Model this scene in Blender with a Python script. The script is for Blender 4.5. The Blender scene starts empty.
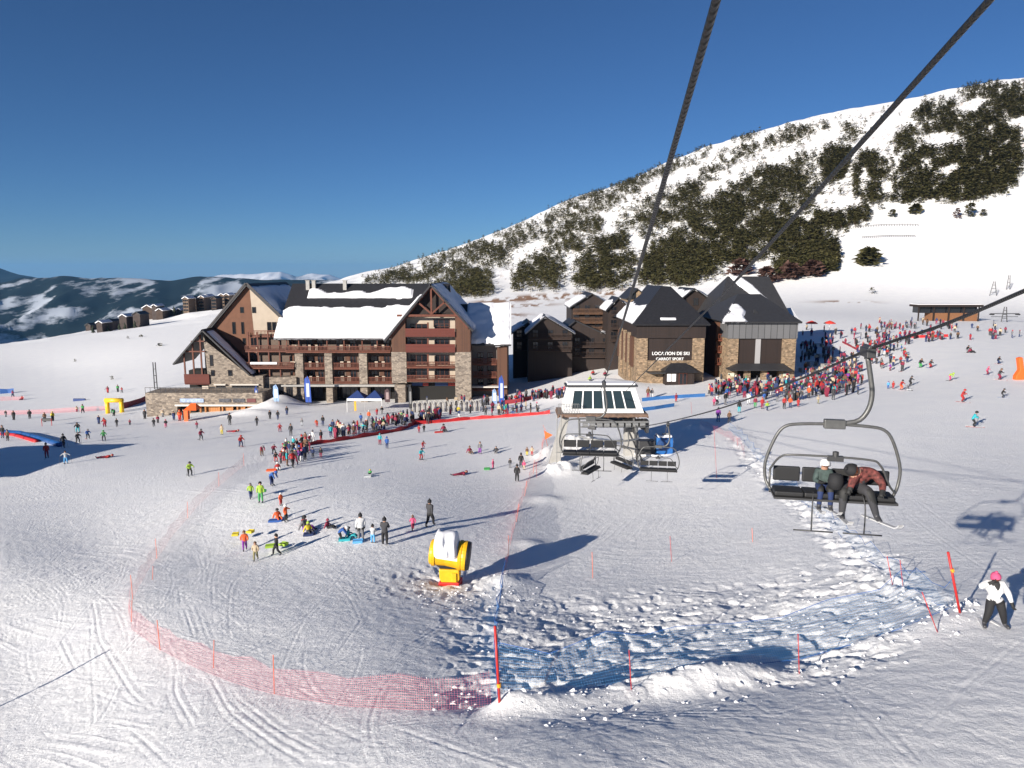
import bpy, bmesh, math, random
import numpy as np
from mathutils import Vector, Matrix, Euler
random.seed(7)
SC = bpy.context.scene
COL = SC.collection

# ------------------------------------------------------------------ camera, sky, sun, exposure
F_PX, W, H = 731.0, 1024, 768
PITCH = math.atan(112 / F_PX)
cam_d = bpy.data.cameras.new('camera'); cam = bpy.data.objects.new('camera', cam_d); COL.objects.link(cam)
cam_d.sensor_width = 36.0; cam_d.lens = F_PX / W * 36.0
cam_d.clip_start = 0.1; cam_d.clip_end = 60000
cam.location = (0, 0, 0); cam.rotation_euler = (math.pi / 2 - PITCH, 0, 0)
SC.camera = cam

SHADOW_AZ = math.radians(41.0)      # direction shadows run, clockwise from +Y
SUN_EL = math.radians(16.8)
world = bpy.data.worlds.new('World'); SC.world = world; world.use_nodes = True
nt = world.node_tree
bg = nt.nodes['Background']
sky = nt.nodes.new('ShaderNodeTexSky'); sky.sky_type = 'NISHITA'; sky.sun_disc = False
sky.sun_elevation = SUN_EL; sky.sun_rotation = math.pi + SHADOW_AZ
sky.altitude = 2500; sky.air_density = 0.95; sky.dust_density = 0.0; sky.ozone_density = 7.0
nt.links.new(sky.outputs[0], bg.inputs[0]); bg.inputs[1].default_value = 0.05
sun_d = bpy.data.lights.new('sun', 'SUN'); sun_d.energy = 5.0; sun_d.angle = math.radians(0.5); sun_d.color = (1.0, 0.925, 0.83)
sun = bpy.data.objects.new('sun', sun_d); COL.objects.link(sun)
sdir = Vector((math.sin(SHADOW_AZ) * math.cos(SUN_EL), math.cos(SHADOW_AZ) * math.cos(SUN_EL), -math.sin(SUN_EL)))
sun.rotation_euler = sdir.to_track_quat('-Z', 'Y').to_euler(); sun.location = (-60, -60, 60)
SC.view_settings.view_transform = 'Standard'; SC.view_settings.look = 'None'
SC.view_settings.exposure = 0.68; SC.view_settings.gamma = 1.0
SC.render.engine = 'CYCLES'
SC.cycles.max_bounces = 5; SC.cycles.diffuse_bounces = 2; SC.cycles.glossy_bounces = 2
SC.cycles.transparent_max_bounces = 12; SC.cycles.use_denoising = True
SC.cycles.volume_bounces = 0

# ------------------------------------------------------------------ picture <-> place
cp, sp = math.cos(PITCH), math.sin(PITCH)
def ray(px, py):
    """direction with unit forward (Y) step seen at a pixel"""
    u = (px - W / 2) / F_PX; v = (H / 2 - py) / F_PX
    d = (u, cp + v * sp, -sp + v * cp)
    return d[0] / d[1], d[2] / d[1]
def P(px, py, Y):
    a, b = ray(px, py); return Vector((a * Y, Y, b * Y))
def px_m(Y): return F_PX / Y

# ------------------------------------------------------------------ materials
MATS = {}
def mat(name, col, rough=0.7, metal=0.0, noise=0.0, nscale=4.0, bump=0.0, bscale=20.0, emit=None, trans=0.0, spec=0.5):
    if name in MATS: return MATS[name]
    m = bpy.data.materials.new(name); m.use_nodes = True; n = m.node_tree.nodes; L = m.node_tree.links
    b = n['Principled BSDF']; c = (*col, 1)
    b.inputs['Base Color'].default_value = c; b.inputs['Roughness'].default_value = rough
    b.inputs['Metallic'].default_value = metal; b.inputs['Specular IOR Level'].default_value = spec
    if noise > 0 or bump > 0:
        tc = n.new('ShaderNodeTexCoord')
    if noise > 0:
        t = n.new('ShaderNodeTexNoise'); t.inputs['Scale'].default_value = nscale; t.inputs['Detail'].default_value = 5
        L.new(tc.outputs['Object'], t.inputs['Vector'])
        r = n.new('ShaderNodeMapRange'); r.inputs[1].default_value = 0.3; r.inputs[2].default_value = 0.7
        r.inputs[3].default_value = 1 - noise; r.inputs[4].default_value = 1 + noise
        L.new(t.outputs[0], r.inputs[0])
        mx = n.new('ShaderNodeMix'); mx.data_type = 'RGBA'; mx.blend_type = 'MULTIPLY'; mx.inputs[0].default_value = 1
        mx.inputs[6].default_value = c; L.new(r.outputs[0], mx.inputs[7]); L.new(mx.outputs[2], b.inputs['Base Color'])
    if bump > 0:
        t2 = n.new('ShaderNodeTexNoise'); t2.inputs['Scale'].default_value = bscale; t2.inputs['Detail'].default_value = 4
        L.new(tc.outputs['Object'], t2.inputs['Vector'])
        bp = n.new('ShaderNodeBump'); bp.inputs['Strength'].default_value = bump; bp.inputs['Distance'].default_value = 0.05
        L.new(t2.outputs[0], bp.inputs['Height']); L.new(bp.outputs[0], b.inputs['Normal'])
    MATS[name] = m; return m

def brickish(name, ca, cb, cm, scale=1.0, w=0.55, h=0.28, mortar=0.03, rough=0.85):
    """rubble stone: voronoi cells with random tone and darker joints"""
    if name in MATS: return MATS[name]
    m = bpy.data.materials.new(name); m.use_nodes = True; n = m.node_tree.nodes; L = m.node_tree.links
    b = n['Principled BSDF']; b.inputs['Roughness'].default_value = rough
    tc = n.new('ShaderNodeTexCoord'); mp = n.new('ShaderNodeMapping'); mp.inputs['Scale'].default_value = (1 / w * scale, 1 / w * scale, 1 / h * scale)
    L.new(tc.outputs['Object'], mp.inputs[0])
    v = n.new('ShaderNodeTexVoronoi'); v.inputs['Scale'].default_value = 1.0; L.new(mp.outputs[0], v.inputs['Vector'])
    v2 = n.new('ShaderNodeTexVoronoi'); v2.feature = 'DISTANCE_TO_EDGE'; v2.inputs['Scale'].default_value = 1.0; L.new(mp.outputs[0], v2.inputs['Vector'])
    rp = n.new('ShaderNodeValToRGB'); L.new(v.outputs['Color'], rp.inputs[0])
    rp.color_ramp.elements[0].position = 0.2; rp.color_ramp.elements[0].color = (*ca, 1)
    rp.color_ramp.elements[1].position = 0.8; rp.color_ramp.elements[1].color = (*cb, 1)
    st = n.new('ShaderNodeMath'); st.operation = 'LESS_THAN'; st.inputs[1].default_value = mortar * 2; L.new(v2.outputs['Distance'], st.inputs[0])
    mx = n.new('ShaderNodeMix'); mx.data_type = 'RGBA'; L.new(st.outputs[0], mx.inputs[0]); L.new(rp.outputs[0], mx.inputs[6]); mx.inputs[7].default_value = (*cm, 1)
    L.new(mx.outputs[2], b.inputs['Base Color'])
    bp = n.new('ShaderNodeBump'); bp.inputs['Strength'].default_value = 0.6; bp.inputs['Distance'].default_value = 0.06
    L.new(v2.outputs['Distance'], bp.inputs['Height']); L.new(bp.outputs[0], b.inputs['Normal'])
    MATS[name] = m; return m

def planks(name, ca, cb, axis='X', width=0.16, rough=0.75):
    """boards: tone steps across one axis plus a dark joint"""
    if name in MATS: return MATS[name]
    m = bpy.data.materials.new(name); m.use_nodes = True; n = m.node_tree.nodes; L = m.node_tree.links
    b = n['Principled BSDF']; b.inputs['Roughness'].default_value = rough
    tc = n.new('ShaderNodeTexCoord'); sx = n.new('ShaderNodeSeparateXYZ'); L.new(tc.outputs['Object'], sx.inputs[0])
    s = n.new('ShaderNodeMath'); s.operation = 'DIVIDE'; s.inputs[1].default_value = width
    if axis == 'XY':
        ad = n.new('ShaderNodeMath'); ad.operation = 'ADD'; L.new(sx.outputs['X'], ad.inputs[0]); L.new(sx.outputs['Y'], ad.inputs[1]); L.new(ad.outputs[0], s.inputs[0])
    else: L.new(sx.outputs[axis], s.inputs[0])
    fl = n.new('ShaderNodeMath'); fl.operation = 'FLOOR'; L.new(s.outputs[0], fl.inputs[0])
    fr = n.new('ShaderNodeMath'); fr.operation = 'FRACT'; L.new(s.outputs[0], fr.inputs[0])
    wn = n.new('ShaderNodeTexWhiteNoise'); wn.noise_dimensions = '1D'; L.new(fl.outputs[0], wn.inputs['W'])
    nz = n.new('ShaderNodeTexNoise'); nz.inputs['Scale'].default_value = 0.6; nz.inputs['Detail'].default_value = 4; L.new(tc.outputs['Object'], nz.inputs['Vector'])
    av = n.new('ShaderNodeMath'); av.operation = 'ADD'; L.new(wn.outputs[0], av.inputs[0]); L.new(nz.outputs[0], av.inputs[1])
    rp = n.new('ShaderNodeValToRGB'); L.new(av.outputs[0], rp.inputs[0])
    rp.color_ramp.elements[0].position = 0.2; rp.color_ramp.elements[0].color = (*ca, 1); rp.color_ramp.elements[1].position = 1.0; rp.color_ramp.elements[1].color = (*cb, 1)
    lt = n.new('ShaderNodeMath'); lt.operation = 'LESS_THAN'; lt.inputs[1].default_value = 0.1; L.new(fr.outputs[0], lt.inputs[0])
    mx = n.new('ShaderNodeMix'); mx.data_type = 'RGBA'; L.new(lt.outputs[0], mx.inputs[0]); L.new(rp.outputs[0], mx.inputs[6]); mx.inputs[7].default_value = (ca[0] * .4, ca[1] * .4, ca[2] * .4, 1)
    L.new(mx.outputs[2], b.inputs['Base Color']); MATS[name] = m; return m

def net_mat(name, col, cell=18.0, fill=0.2, shows=1.0):
    """open mesh netting: the holes are clear, the cords opaque (pattern in UV)"""
    if name in MATS: return MATS[name]
    m = bpy.data.materials.new(name); m.use_nodes = True; n = m.node_tree.nodes; L = m.node_tree.links
    b = n['Principled BSDF']; b.inputs['Base Color'].default_value = (*col, 1); b.inputs['Roughness'].default_value = 0.6
    tc = n.new('ShaderNodeUVMap'); sx = n.new('ShaderNodeSeparateXYZ'); L.new(tc.outputs[0], sx.inputs[0])
    outs = []
    for ax, sg in (('X', 1), ('Y', 1)):
        mu = n.new('ShaderNodeMath'); mu.operation = 'MULTIPLY'; mu.inputs[1].default_value = cell; L.new(sx.outputs[ax], mu.inputs[0])
        fr = n.new('ShaderNodeMath'); fr.operation = 'FRACT'; L.new(mu.outputs[0], fr.inputs[0])
        lt = n.new('ShaderNodeMath'); lt.operation = 'LESS_THAN'; lt.inputs[1].default_value = fill; L.new(fr.outputs[0], lt.inputs[0]); outs.append(lt)
    mxm = n.new('ShaderNodeMath'); mxm.operation = 'MAXIMUM'; L.new(outs[0].outputs[0], mxm.inputs[0]); L.new(outs[1].outputs[0], mxm.inputs[1])
    L.new(mxm.outputs[0], b.inputs['Alpha']); MATS[name] = m; return m

# ------------------------------------------------------------------ mesh builder
class MB:
    def __init__(s): s.v = []; s.f = []; s.mi = []; s.cur = 0; s.uv = None
    def quadv(s, pts, mi=None):
        i = len(s.v); s.v += [tuple(p) for p in pts]; s.f.append(tuple(range(i, i + len(pts)))); s.mi.append(s.cur if mi is None else mi)
    def box(s, x0, x1, y0, y1, z0, z1):
        i = len(s.v)
        s.v += [(x0, y0, z0), (x1, y0, z0), (x1, y1, z0), (x0, y1, z0), (x0, y0, z1), (x1, y0, z1), (x1, y1, z1), (x0, y1, z1)]
        for f in ((0, 3, 2, 1), (4, 5, 6, 7), (0, 1, 5, 4), (1, 2, 6, 5), (2, 3, 7, 6), (3, 0, 4, 7)):
            s.f.append(tuple(i + k for k in f)); s.mi.append(s.cur)
        return s
    def prism(s, poly, y0, y1):
        """poly: list of (x,z), extruded along y"""
        a = len(s.v); n = len(poly)
        s.v += [(x, y0, z) for x, z in poly] + [(x, y1, z) for x, z in poly]
        s.f.append(tuple(a + k for k in range(n))); s.f.append(tuple(a + n + k for k in reversed(range(n))))
        for k in range(n):
            k2 = (k + 1) % n; s.f.append((a + k2, a + k, a + n + k, a + n + k2))
        s.mi += [s.cur] * (n + 2); return s
    def prismz(s, poly, z0, z1):
        a = len(s.v); n = len(poly)
        s.v += [(x, y, z0) for x, y in poly] + [(x, y, z1) for x, y in poly]
        s.f.append(tuple(a + k for k in reversed(range(n)))); s.f.append(tuple(a + n + k for k in range(n)))
        for k in range(n):
            k2 = (k + 1) % n; s.f.append((a + k, a + k2, a + n + k2, a + n + k))
        s.mi += [s.cur] * (n + 2); return s
    def slab(s, pts, th, n=None):
        """flat polygon given thickness downwards along its normal"""
        pts = [Vector(p) for p in pts]
        nn = (pts[1] - pts[0]).cross(pts[2] - pts[0]).normalized()
        if nn.z < 0: pts = pts[::-1]; nn = -nn
        a = len(s.v); k = len(pts)
        s.v += [tuple(p) for p in pts] + [tuple(p - nn * th) for p in pts]
        s.f.append(tuple(a + q for q in range(k))); s.f.append(tuple(a + k + q for q in reversed(range(k))))
        for q in range(k):
            q2 = (q + 1) % k; s.f.append((a + q2, a + q, a + k + q, a + k + q2))
        s.mi += [s.cur] * (k + 2); return s
    def tube(s, pts, r, n=8, closed=False, r2=None):
        pts = [Vector(p) for p in pts]; m = len(pts); rings = []
        up = Vector((0, 0, 1)); prev = None
        for k, p in enumerate(pts):
            if closed: t = pts[(k + 1) % m] - pts[k - 1]
            else: t = pts[min(k + 1, m - 1)] - pts[max(k - 1, 0)]
            t.normalize()
            if prev is None:
                a = t.cross(up)
                if a.length < 0.05: a = t.cross(Vector((1, 0, 0)))
                a.normalize()
            else:
                a = prev - t * prev.dot(t)
                if a.length < 1e-4: a = t.cross(up)
                a.normalize()
            prev = a; b = t.cross(a)
            rr = r if r2 is None else r + (r2 - r) * k / (m - 1)
            if isinstance(r, (list, tuple)): rr = r[k]
            i = len(s.v); s.v += [tuple(p + (a * math.cos(2 * math.pi * q / n) + b * math.sin(2 * math.pi * q / n)) * rr) for q in range(n)]
            rings.append(i)
        for k in range(m - 1 + (1 if closed else 0)):
            A = rings[k]; B = rings[(k + 1) % m]
            for q in range(n):
                q2 = (q + 1) % n; s.f.append((A + q, A + q2, B + q2, B + q)); s.mi.append(s.cur)
        if not closed:
            s.f.append(tuple(rings[0] + q for q in reversed(range(n)))); s.f.append(tuple(rings[-1] + q for q in range(n))); s.mi += [s.cur] * 2
        return s
    def lathe(s, prof, n=16, c=(0, 0, 0)):
        rings = []
        for r, z in prof:
            i = len(s.v); s.v += [(c[0] + r * math.cos(2 * math.pi * q / n), c[1] + r * math.sin(2 * math.pi * q / n), c[2] + z) for q in range(n)]; rings.append(i)
        for A, B in zip(rings, rings[1:]):
            for q in range(n):
                q2 = (q + 1) % n; s.f.append((A + q, A + q2, B + q2, B + q)); s.mi.append(s.cur)
        s.f.append(tuple(rings[0] + q for q in reversed(range(n)))); s.f.append(tuple(rings[-1] + q for q in range(n))); s.mi += [s.cur] * 2
        return s
    def xf(s, M, start=0):
        for k in range(start, len(s.v)): s.v[k] = tuple(M @ Vector(s.v[k]))
        return s
    def mesh(s, name, mats, smooth=False):
        me = bpy.data.meshes.new(name); me.from_pydata(s.v, [], s.f)
        for m in (mats if isinstance(mats, (list, tuple)) else [mats]): me.materials.append(m)
        me.polygons.foreach_set('material_index', s.mi)
        if smooth: me.polygons.foreach_set('use_smooth', [True] * len(s.f))
        me.update(); return me
    def build(s, name, mats, parent=None, smooth=False, loc=None, bevel=0):
        o = bpy.data.objects.new(name, s.mesh(name, mats, smooth)); COL.objects.link(o)
        if parent: o.parent = parent
        if loc: o.location = loc
        if bevel:
            b = o.modifiers.new('bevel', 'BEVEL'); b.width = bevel; b.segments = 2; b.limit_method = 'ANGLE'
        return o
def tag(o, label=None, cat=None, group=None, kind=None):
    if label: o['label'] = label
    if cat: o['category'] = cat
    if group: o['group'] = group
    if kind: o['kind'] = kind
    return o
def empty(name, loc=(0, 0, 0), rz=0, label=None, cat=None, group=None):
    o = bpy.data.objects.new(name, None); COL.objects.link(o); o.location = loc; o.rotation_euler = (0, 0, rz)
    return tag(o, label, cat, group)
def copy_tree(o, parent=None):
    c = o.copy(); COL.objects.link(c)
    if parent: c.parent = parent
    for ch in o.children: copy_tree(ch, c)
    return c

# ------------------------------------------------------------------ noise
def vnoise(x, y, seed=0):
    xi = np.floor(x).astype(np.int64); yi = np.floor(y).astype(np.int64); xf = x - xi; yf = y - yi
    u = xf * xf * (3 - 2 * xf); v = yf * yf * (3 - 2 * yf)
    def h(a, b):
        n = (a * 374761393 + b * 668265263 + seed * 974634777) & 0x7fffffff
        n = ((n ^ (n >> 13)) * 1274126177) & 0x7fffffff
        return ((n ^ (n >> 16)) & 0xffff) / 65535.0
    return (h(xi, yi) * (1 - u) + h(xi + 1, yi) * u) * (1 - v) + (h(xi, yi + 1) * (1 - u) + h(xi + 1, yi + 1) * u) * v
def fbm(x, y, o=4, seed=0):
    s = 0; a = 0.5
    for k in range(o): s = s + a * vnoise(x * 2 ** k, y * 2 ** k, seed + k); a *= 0.5
    return s
def smooth(a, b, x):
    t = np.clip((x - a) / (b - a), 0, 1); return t * t * (3 - 2 * t)

# ------------------------------------------------------------------ terrain
CP = [  # (pixel x, pixel y, forward distance)
 (-300,1200,9.5),(0,1200,9),(512,1200,7),(1024,1200,7),(1300,1200,7),(512,1600,5.2),(0,1600,5.6),(1024,1600,5.2),(-300,768,24),(0,768,22),(250,768,17.5),(512,768,13.8),(760,768,13.2),(1024,768,13.2),(1300,768,13),
 (-300,640,37),(0,650,34),(130,620,33),(256,555,45),(300,700,22),(450,700,19.5),(498,700,20),(640,690,20),(800,670,20.5),(955,615,22),(1000,627,21),(1024,700,16),
 (1300,600,25),(200,600,34),(380,640,26.5),
 (449,585,38),(360,541,43.5),(430,527,46),(598,532,49),(600,620,29),(760,590,32),(860,540,36.5),(985,523,36.5),(1024,560,28.5),(700,500,56),(800,480,56),
 (250,500,57),(100,550,50),(0,560,46.5),(-300,520,60),
 (190,476,70),(48,456,83),(0,470,78),(521,483,65),(518,470,69),(420,460,75),(300,470,70),(600,455,72),(680,450,72),(740,435,79),(974,427,73),(962,400,88),(1024,440,66),(850,430,74),(1300,430,75),
 (560,400,124),(600,405,112),(668,385,126),(760,380,127),(850,385,120),(890,375,128),(980,340,155),(928,360,128),(1024,345,150),(1300,345,150),(850,335,175),(945,320,220),(820,335,185),(1024,318,230),
 (140,418,135),(200,415,130),(260,410,132),(350,405,138),(450,402,138),(510,400,138),(560,385,150),(60,415,150),(0,420,150),(-300,420,160),(100,392,200),(0,392,215),(-300,392,230),(160,385,190),
 (300,385,175),(420,370,190),(0,345,420),(100,330,480),(200,310,600),(250,300,650),(50,370,290),(150,350,300),(150,330,430),(-300,350,450),
 (0,375,800),(100,350,900),(210,318,1000),(300,305,1000),(-300,380,900),(0,385,2400),(200,350,2400),(400,300,2400),(-300,385,2400),
 (400,300,450),(500,310,350),(560,330,260),(620,325,230),(400,290,600),(500,296,420),(600,295,400),(700,288,380),(800,288,340),(900,292,330),(1024,290,330),(1300,290,330),(700,320,230),(800,315,230),
]
for px_, pk_, y0_ in ((345,276,0),(400,268,0),(450,252,0),(500,232,0),(550,208,0),(600,188,0),(660,168,0),(700,150,0),(760,128,0),(800,118,0),(850,110,0),(900,99,0),(960,85,0),(1024,76,0),(1300,20,0)):
    kk = min(1.0, max(0.0, (px_ - 400) / 500)); Yr = 1000 - 220 * kk; Yb = 520 - 190 * kk
    zr = ray(px_, pk_)[1] * Yr; zb = ray(px_, 291)[1] * Yb
    for fr in (0.33, 0.66, 1.0):
        Yq = Yb + (Yr - Yb) * fr; zq = zb + (zr - zb) * (fr + 0.10 * math.sin(math.pi * fr))
        CP.append((px_, None, Yq, zq / Yq))
    CP.append((px_, None, Yr * 1.25, zr * 0.55 / (Yr * 1.25) - 0.03)); CP.append((px_, None, 2400, -0.08))
A = []
for c in CP:
    u, s_ = ray(c[0], c[1] if c[1] else 272)
    A.append((u, math.log(c[2]), s_ if c[1] else c[3]))
A = np.array(A); KT = 1.6
def _k(r2): return 0.5 * r2 * np.log(r2 + 1e-9)
XA = np.stack([A[:, 0] * KT, A[:, 1]], 1)
D2 = ((XA[:, None] - XA[None]) ** 2).sum(-1); n_ = len(A)
M_ = np.zeros((n_ + 3, n_ + 3)); M_[:n_, :n_] = _k(D2) + np.eye(n_) * 0.03
M_[:n_, n_] = 1; M_[:n_, n_ + 1:] = XA; M_[n_, :n_] = 1; M_[n_ + 1:, :n_] = XA.T
sol = np.linalg.solve(M_, np.concatenate([A[:, 2], [0, 0, 0]]))
def base_q(T, LY):
    q = sol[n_] + sol[n_ + 1] * T * KT + sol[n_ + 2] * LY
    for k in range(n_):
        q = q + sol[k] * _k((T * KT - XA[k, 0]) ** 2 + (LY - XA[k, 1]) ** 2)
    return q
ty = np.concatenate([np.linspace(-1.5, -0.8, 40)[:-1], np.linspace(-0.8, 0.8, 1000), np.linspace(0.8, 1.5, 40)[1:]])
ly = np.concatenate([np.linspace(math.log(5), math.log(12.5), 60)[:-1], np.linspace(math.log(12.5), math.log(70), 520), np.linspace(math.log(70), math.log(2400), 420)[1:]])
# base surface on a coarse grid, then refined
tc_ = np.linspace(-1.5, 1.5, 160); lc_ = np.linspace(math.log(5), math.log(2400), 240)
QC = base_q(*np.meshgrid(tc_, lc_))
def interp2(G, xs, ysv, X, Y):
    i = np.clip(np.searchsorted(xs, X) - 1, 0, len(xs) - 2); j = np.clip(np.searchsorted(ysv, Y) - 1, 0, len(ysv) - 2)
    a = np.clip((X - xs[i]) / (xs[i + 1] - xs[i]), 0, 1); b = np.clip((Y - ysv[j]) / (ysv[j + 1] - ysv[j]), 0, 1)
    return (G[j, i] * (1 - a) + G[j, i + 1] * a) * (1 - b) + (G[j + 1, i] * (1 - a) + G[j + 1, i + 1] * a) * b
def gauss(X, Y, cx, cy, rx, ry, rot=0):
    c, s = math.cos(rot), math.sin(rot); dx, dy = X - cx, Y - cy
    return np.exp(-(((dx * c + dy * s) / rx) ** 2 + ((-dx * s + dy * c) / ry) ** 2))
def polydist(X, Y, pts):
    best = np.full(X.shape, 1e9)
    for (ax, ay), (bx, by) in zip(pts, pts[1:]):
        dx, dy = bx - ax, by - ay; t = np.clip(((X - ax) * dx + (Y - ay) * dy) / (dx * dx + dy * dy), 0, 1)
        best = np.minimum(best, np.hypot(X - ax - t * dx, Y - ay - t * dy))
    return best
def flat(px, py, pts=None):
    """ground XY under a pixel on the smooth base surface"""
    u, s = ray(px, py); Ls = np.linspace(math.log(6), math.log(2300), 1500); Ys = np.exp(Ls)
    q = interp2(QC, tc_, lc_, np.full(Ls.shape, u), Ls)
    hit = np.nonzero(s <= q)[0]; Y = Ys[hit[0]] if len(hit) else 2000.
    return (u * Y, Y)
BERM = [flat(*p) for p in ((470, 712), (520, 708), (600, 700), (700, 688), (800, 672), (880, 645), (950, 622), (1000, 600))]
TRACKS = [[flat(*p) for p in q] for q in (
  ((195, 600), (215, 660), (240, 700), (290, 735), (370, 775)), ((185, 610), (205, 668), (232, 712), (275, 745), (340, 780)),
  ((90, 590), (100, 640), (130, 690), (190, 740), (260, 790)), ((60, 640), (90, 690), (150, 745), (200, 790)),
  ((170, 630), (176, 690), (200, 740), (230, 790)), ((0, 600), (60, 560), (140, 520), (220, 470)), ((0, 640), (70, 600), (150, 545), (190, 510)),
  ((0, 530), (80, 505), (170, 470)), ((1024, 470), (980, 440), (900, 400)), ((860, 470), (930, 530), (1024, 600)), ((880, 465), (950, 525), (1024, 575)),
  ((1024, 640), (960, 690), (900, 780)), ((300, 690), (420, 735), (560, 790)))]
_r = random.Random(5)
def _arc(px, py, hd, curv, n=14, st=1.6):
    x, y = flat(px, py); out = [(x, y)]
    for _ in range(n):
        hd += curv + _r.gauss(0, .03); x += math.sin(hd) * st; y += math.cos(hd) * st; out.append((x, y))
    return out
MORE_TRACKS = [_arc(_r.uniform(0, 330), _r.uniform(520, 790), _r.uniform(-1.0, .9), _r.uniform(-.07, .07)) for _ in range(80)] + \
    [_arc(_r.uniform(650, 1030), _r.uniform(680, 800), _r.uniform(-1.3, 1.3), _r.uniform(-.08, .08), 8, 1.2) for _ in range(26)] + \
    [_arc(_r.uniform(860, 1040), _r.uniform(440, 620), _r.uniform(-.9, -.2), _r.uniform(-.04, .04), 14, 2.0) for _ in range(28)] + \
    [_arc(_r.uniform(300, 520), _r.uniform(700, 790), _r.uniform(-1.6, 1.6), _r.uniform(-.12, .12), 8, 1.0) for _ in range(18)] + \
    [_arc(_r.uniform(60, 540), _r.uniform(470, 560), _r.uniform(-1.2, 1.2), _r.uniform(-.05, .05), 14, 2.4) for _ in range(36)]
PATH = [flat(*p) for p in ((735, 440), (755, 460), (800, 500), (840, 540), (880, 575), (930, 605))]
def detail(X, Y):
    z = np.zeros(X.shape); near = 1 - smooth(150, 260, Y)
    # gentle wind and piste roll
    z += (fbm(X / 14, Y / 14, 3, 3) - 0.45) * 0.5 * smooth(60, 25, Y) * 0.6
    z += (fbm(X / 60, Y / 60, 4, 9) - 0.45) * 14 * smooth(350, 600, Y)
    # churned snow inside the netted corner
    d = polydist(X, Y, BERM)
    u = X / Y
    chm = smooth(-0.14, -0.03, u) * smooth(0.62, 0.50, u) * smooth(17.5, 20, Y) * (1 - smooth(30, 37, Y))
    ch2 = gauss(X, Y, -3.3, 37, 3.2, 3.2)
    mask = np.maximum(chm, ch2)
    lumps = np.abs(fbm(X / 1.1, Y / 1.3, 4, 21) - 0.47) * 2
    holes = smooth(0.62, 0.72, vnoise(X / 0.42, Y / 0.5, 31)) * 0.15
    z += mask * ((lumps * 0.11 - 0.04) * (0.25 + 1.6 * smooth(.38, .62, fbm(X / 4, Y / 3, 2, 91))) - holes * .6 + (np.abs(fbm(X / .38, Y / .42, 4, 23) - .47)) * .20)
    z += chm * (fbm(X / 3.5, Y / 2.2, 3, 55) - 0.45) * .55
    # berm under the blue net with a trough behind it
    z += 0.60 * np.exp(-(d / 0.8) ** 2) * (0.4 + 0.9 * vnoise(X / 1.7, Y / 1.7, 77)) * smooth(-0.06, 0.0, u) * (1 - 0.65 * smooth(.30, .42, u))
    # footpath of kicked snow, ski tracks, ripples
    dp = polydist(X, Y, PATH); z += smooth(1.6, 0.6, dp) * (fbm(X / 0.5, Y / 0.7, 3, 5) - 0.47) * 0.5
    for k, t in enumerate(TRACKS + MORE_TRACKS):
        am = 1.0 if k < len(TRACKS) else .55
        px_ = [p[0] for p in t]; py_ = [p[1] for p in t]
        sel = (X > min(px_) - .6) & (X < max(px_) + .6) & (Y > min(py_) - .6) & (Y < max(py_) + .6)
        if not sel.any(): continue
        xs_, ys_ = X[sel], Y[sel]; dt = polydist(xs_ + (vnoise(xs_ / 3.0, ys_ / 3.0, 300 + k) - .5) * .12, ys_, t)
        amp = am * smooth(.25, .7, vnoise(xs_ / 4, ys_ / 4, 200 + k))
        z[sel] += (-0.014 * np.exp(-(dt / 0.05) ** 2) + 0.006 * np.exp(-((dt - 0.10) / 0.04) ** 2) - .008 * np.exp(-((dt - 0.26) / 0.04) ** 2)) * amp
    # many fine crossing ski tracks: stretched ridged noise in two headings
    for ang, sd, amp in ((0.5, 61, 0.022), (-0.6, 62, 0.02), (1.25, 63, 0.02)):
        c, s = math.cos(ang), math.sin(ang); a, b = X * c + Y * s, -X * s + Y * c
        wob = vnoise(a / 6, b / 6, sd + 9) * 1.3
        r = 1 - np.abs(vnoise(a / 14.0, (b + wob) / 0.30, sd) * 2 - 1)
        gate = smooth(0.42, 0.62, fbm(X / 7, Y / 7, 2, sd + 3))
        z += amp * smooth(0.75, 0.98, r) * gate * near * (1 - chm)
    z += (fbm(X / 0.35, Y / 0.35, 3, 88) - 0.45) * 0.05 * (1 - smooth(45, 80, Y))
    # bank and heaps
    for px, py, Y0, rx, ry, hh in ((281, 402, 137, 3.6, 3.5, 2.3), (268, 412, 132, 3.5, 2.5, 1.3), (250, 424, 127, 4, 2.0, .8)):
        q = P(px, py, Y0); z += hh * gauss(X, Y, q.x, Y0, rx, ry)
    q = P(600, 385, 128); z += 2.6 * gauss(X, Y, q.x - 1, 128, 8, 8)
    for px, py, rr, hh in ((573, 448, 2.2, 1.4), (560, 470, 1.5, 0.8), (695, 430, 1.0, 0.9), (600, 446, 2.0, 0.7), (553, 455, 1.6, 1.0)):
        fx, fy = flat(px, py); z += hh * gauss(X, Y, fx, fy, rr, rr * 1.2) * (0.35 + 1.1 * fbm(X / 0.7, Y / 0.7, 4, 41))
    for px, py, rr, hh in ((505, 583, 1.1, 0.4), (545, 500, 1.2, .3), (530, 545, 1.0, .25)):
        fx, fy = flat(px, py); z += hh * gauss(X, Y, fx, fy, rr, rr)
    # hollow of scraped snow by the hotel side wall and the cut bank above the road
    return z
TT, LL = np.meshgrid(ty, ly); YY = np.exp(LL); XX = TT * YY
ZZ = interp2(QC, tc_, lc_, TT, LL) * YY
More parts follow.
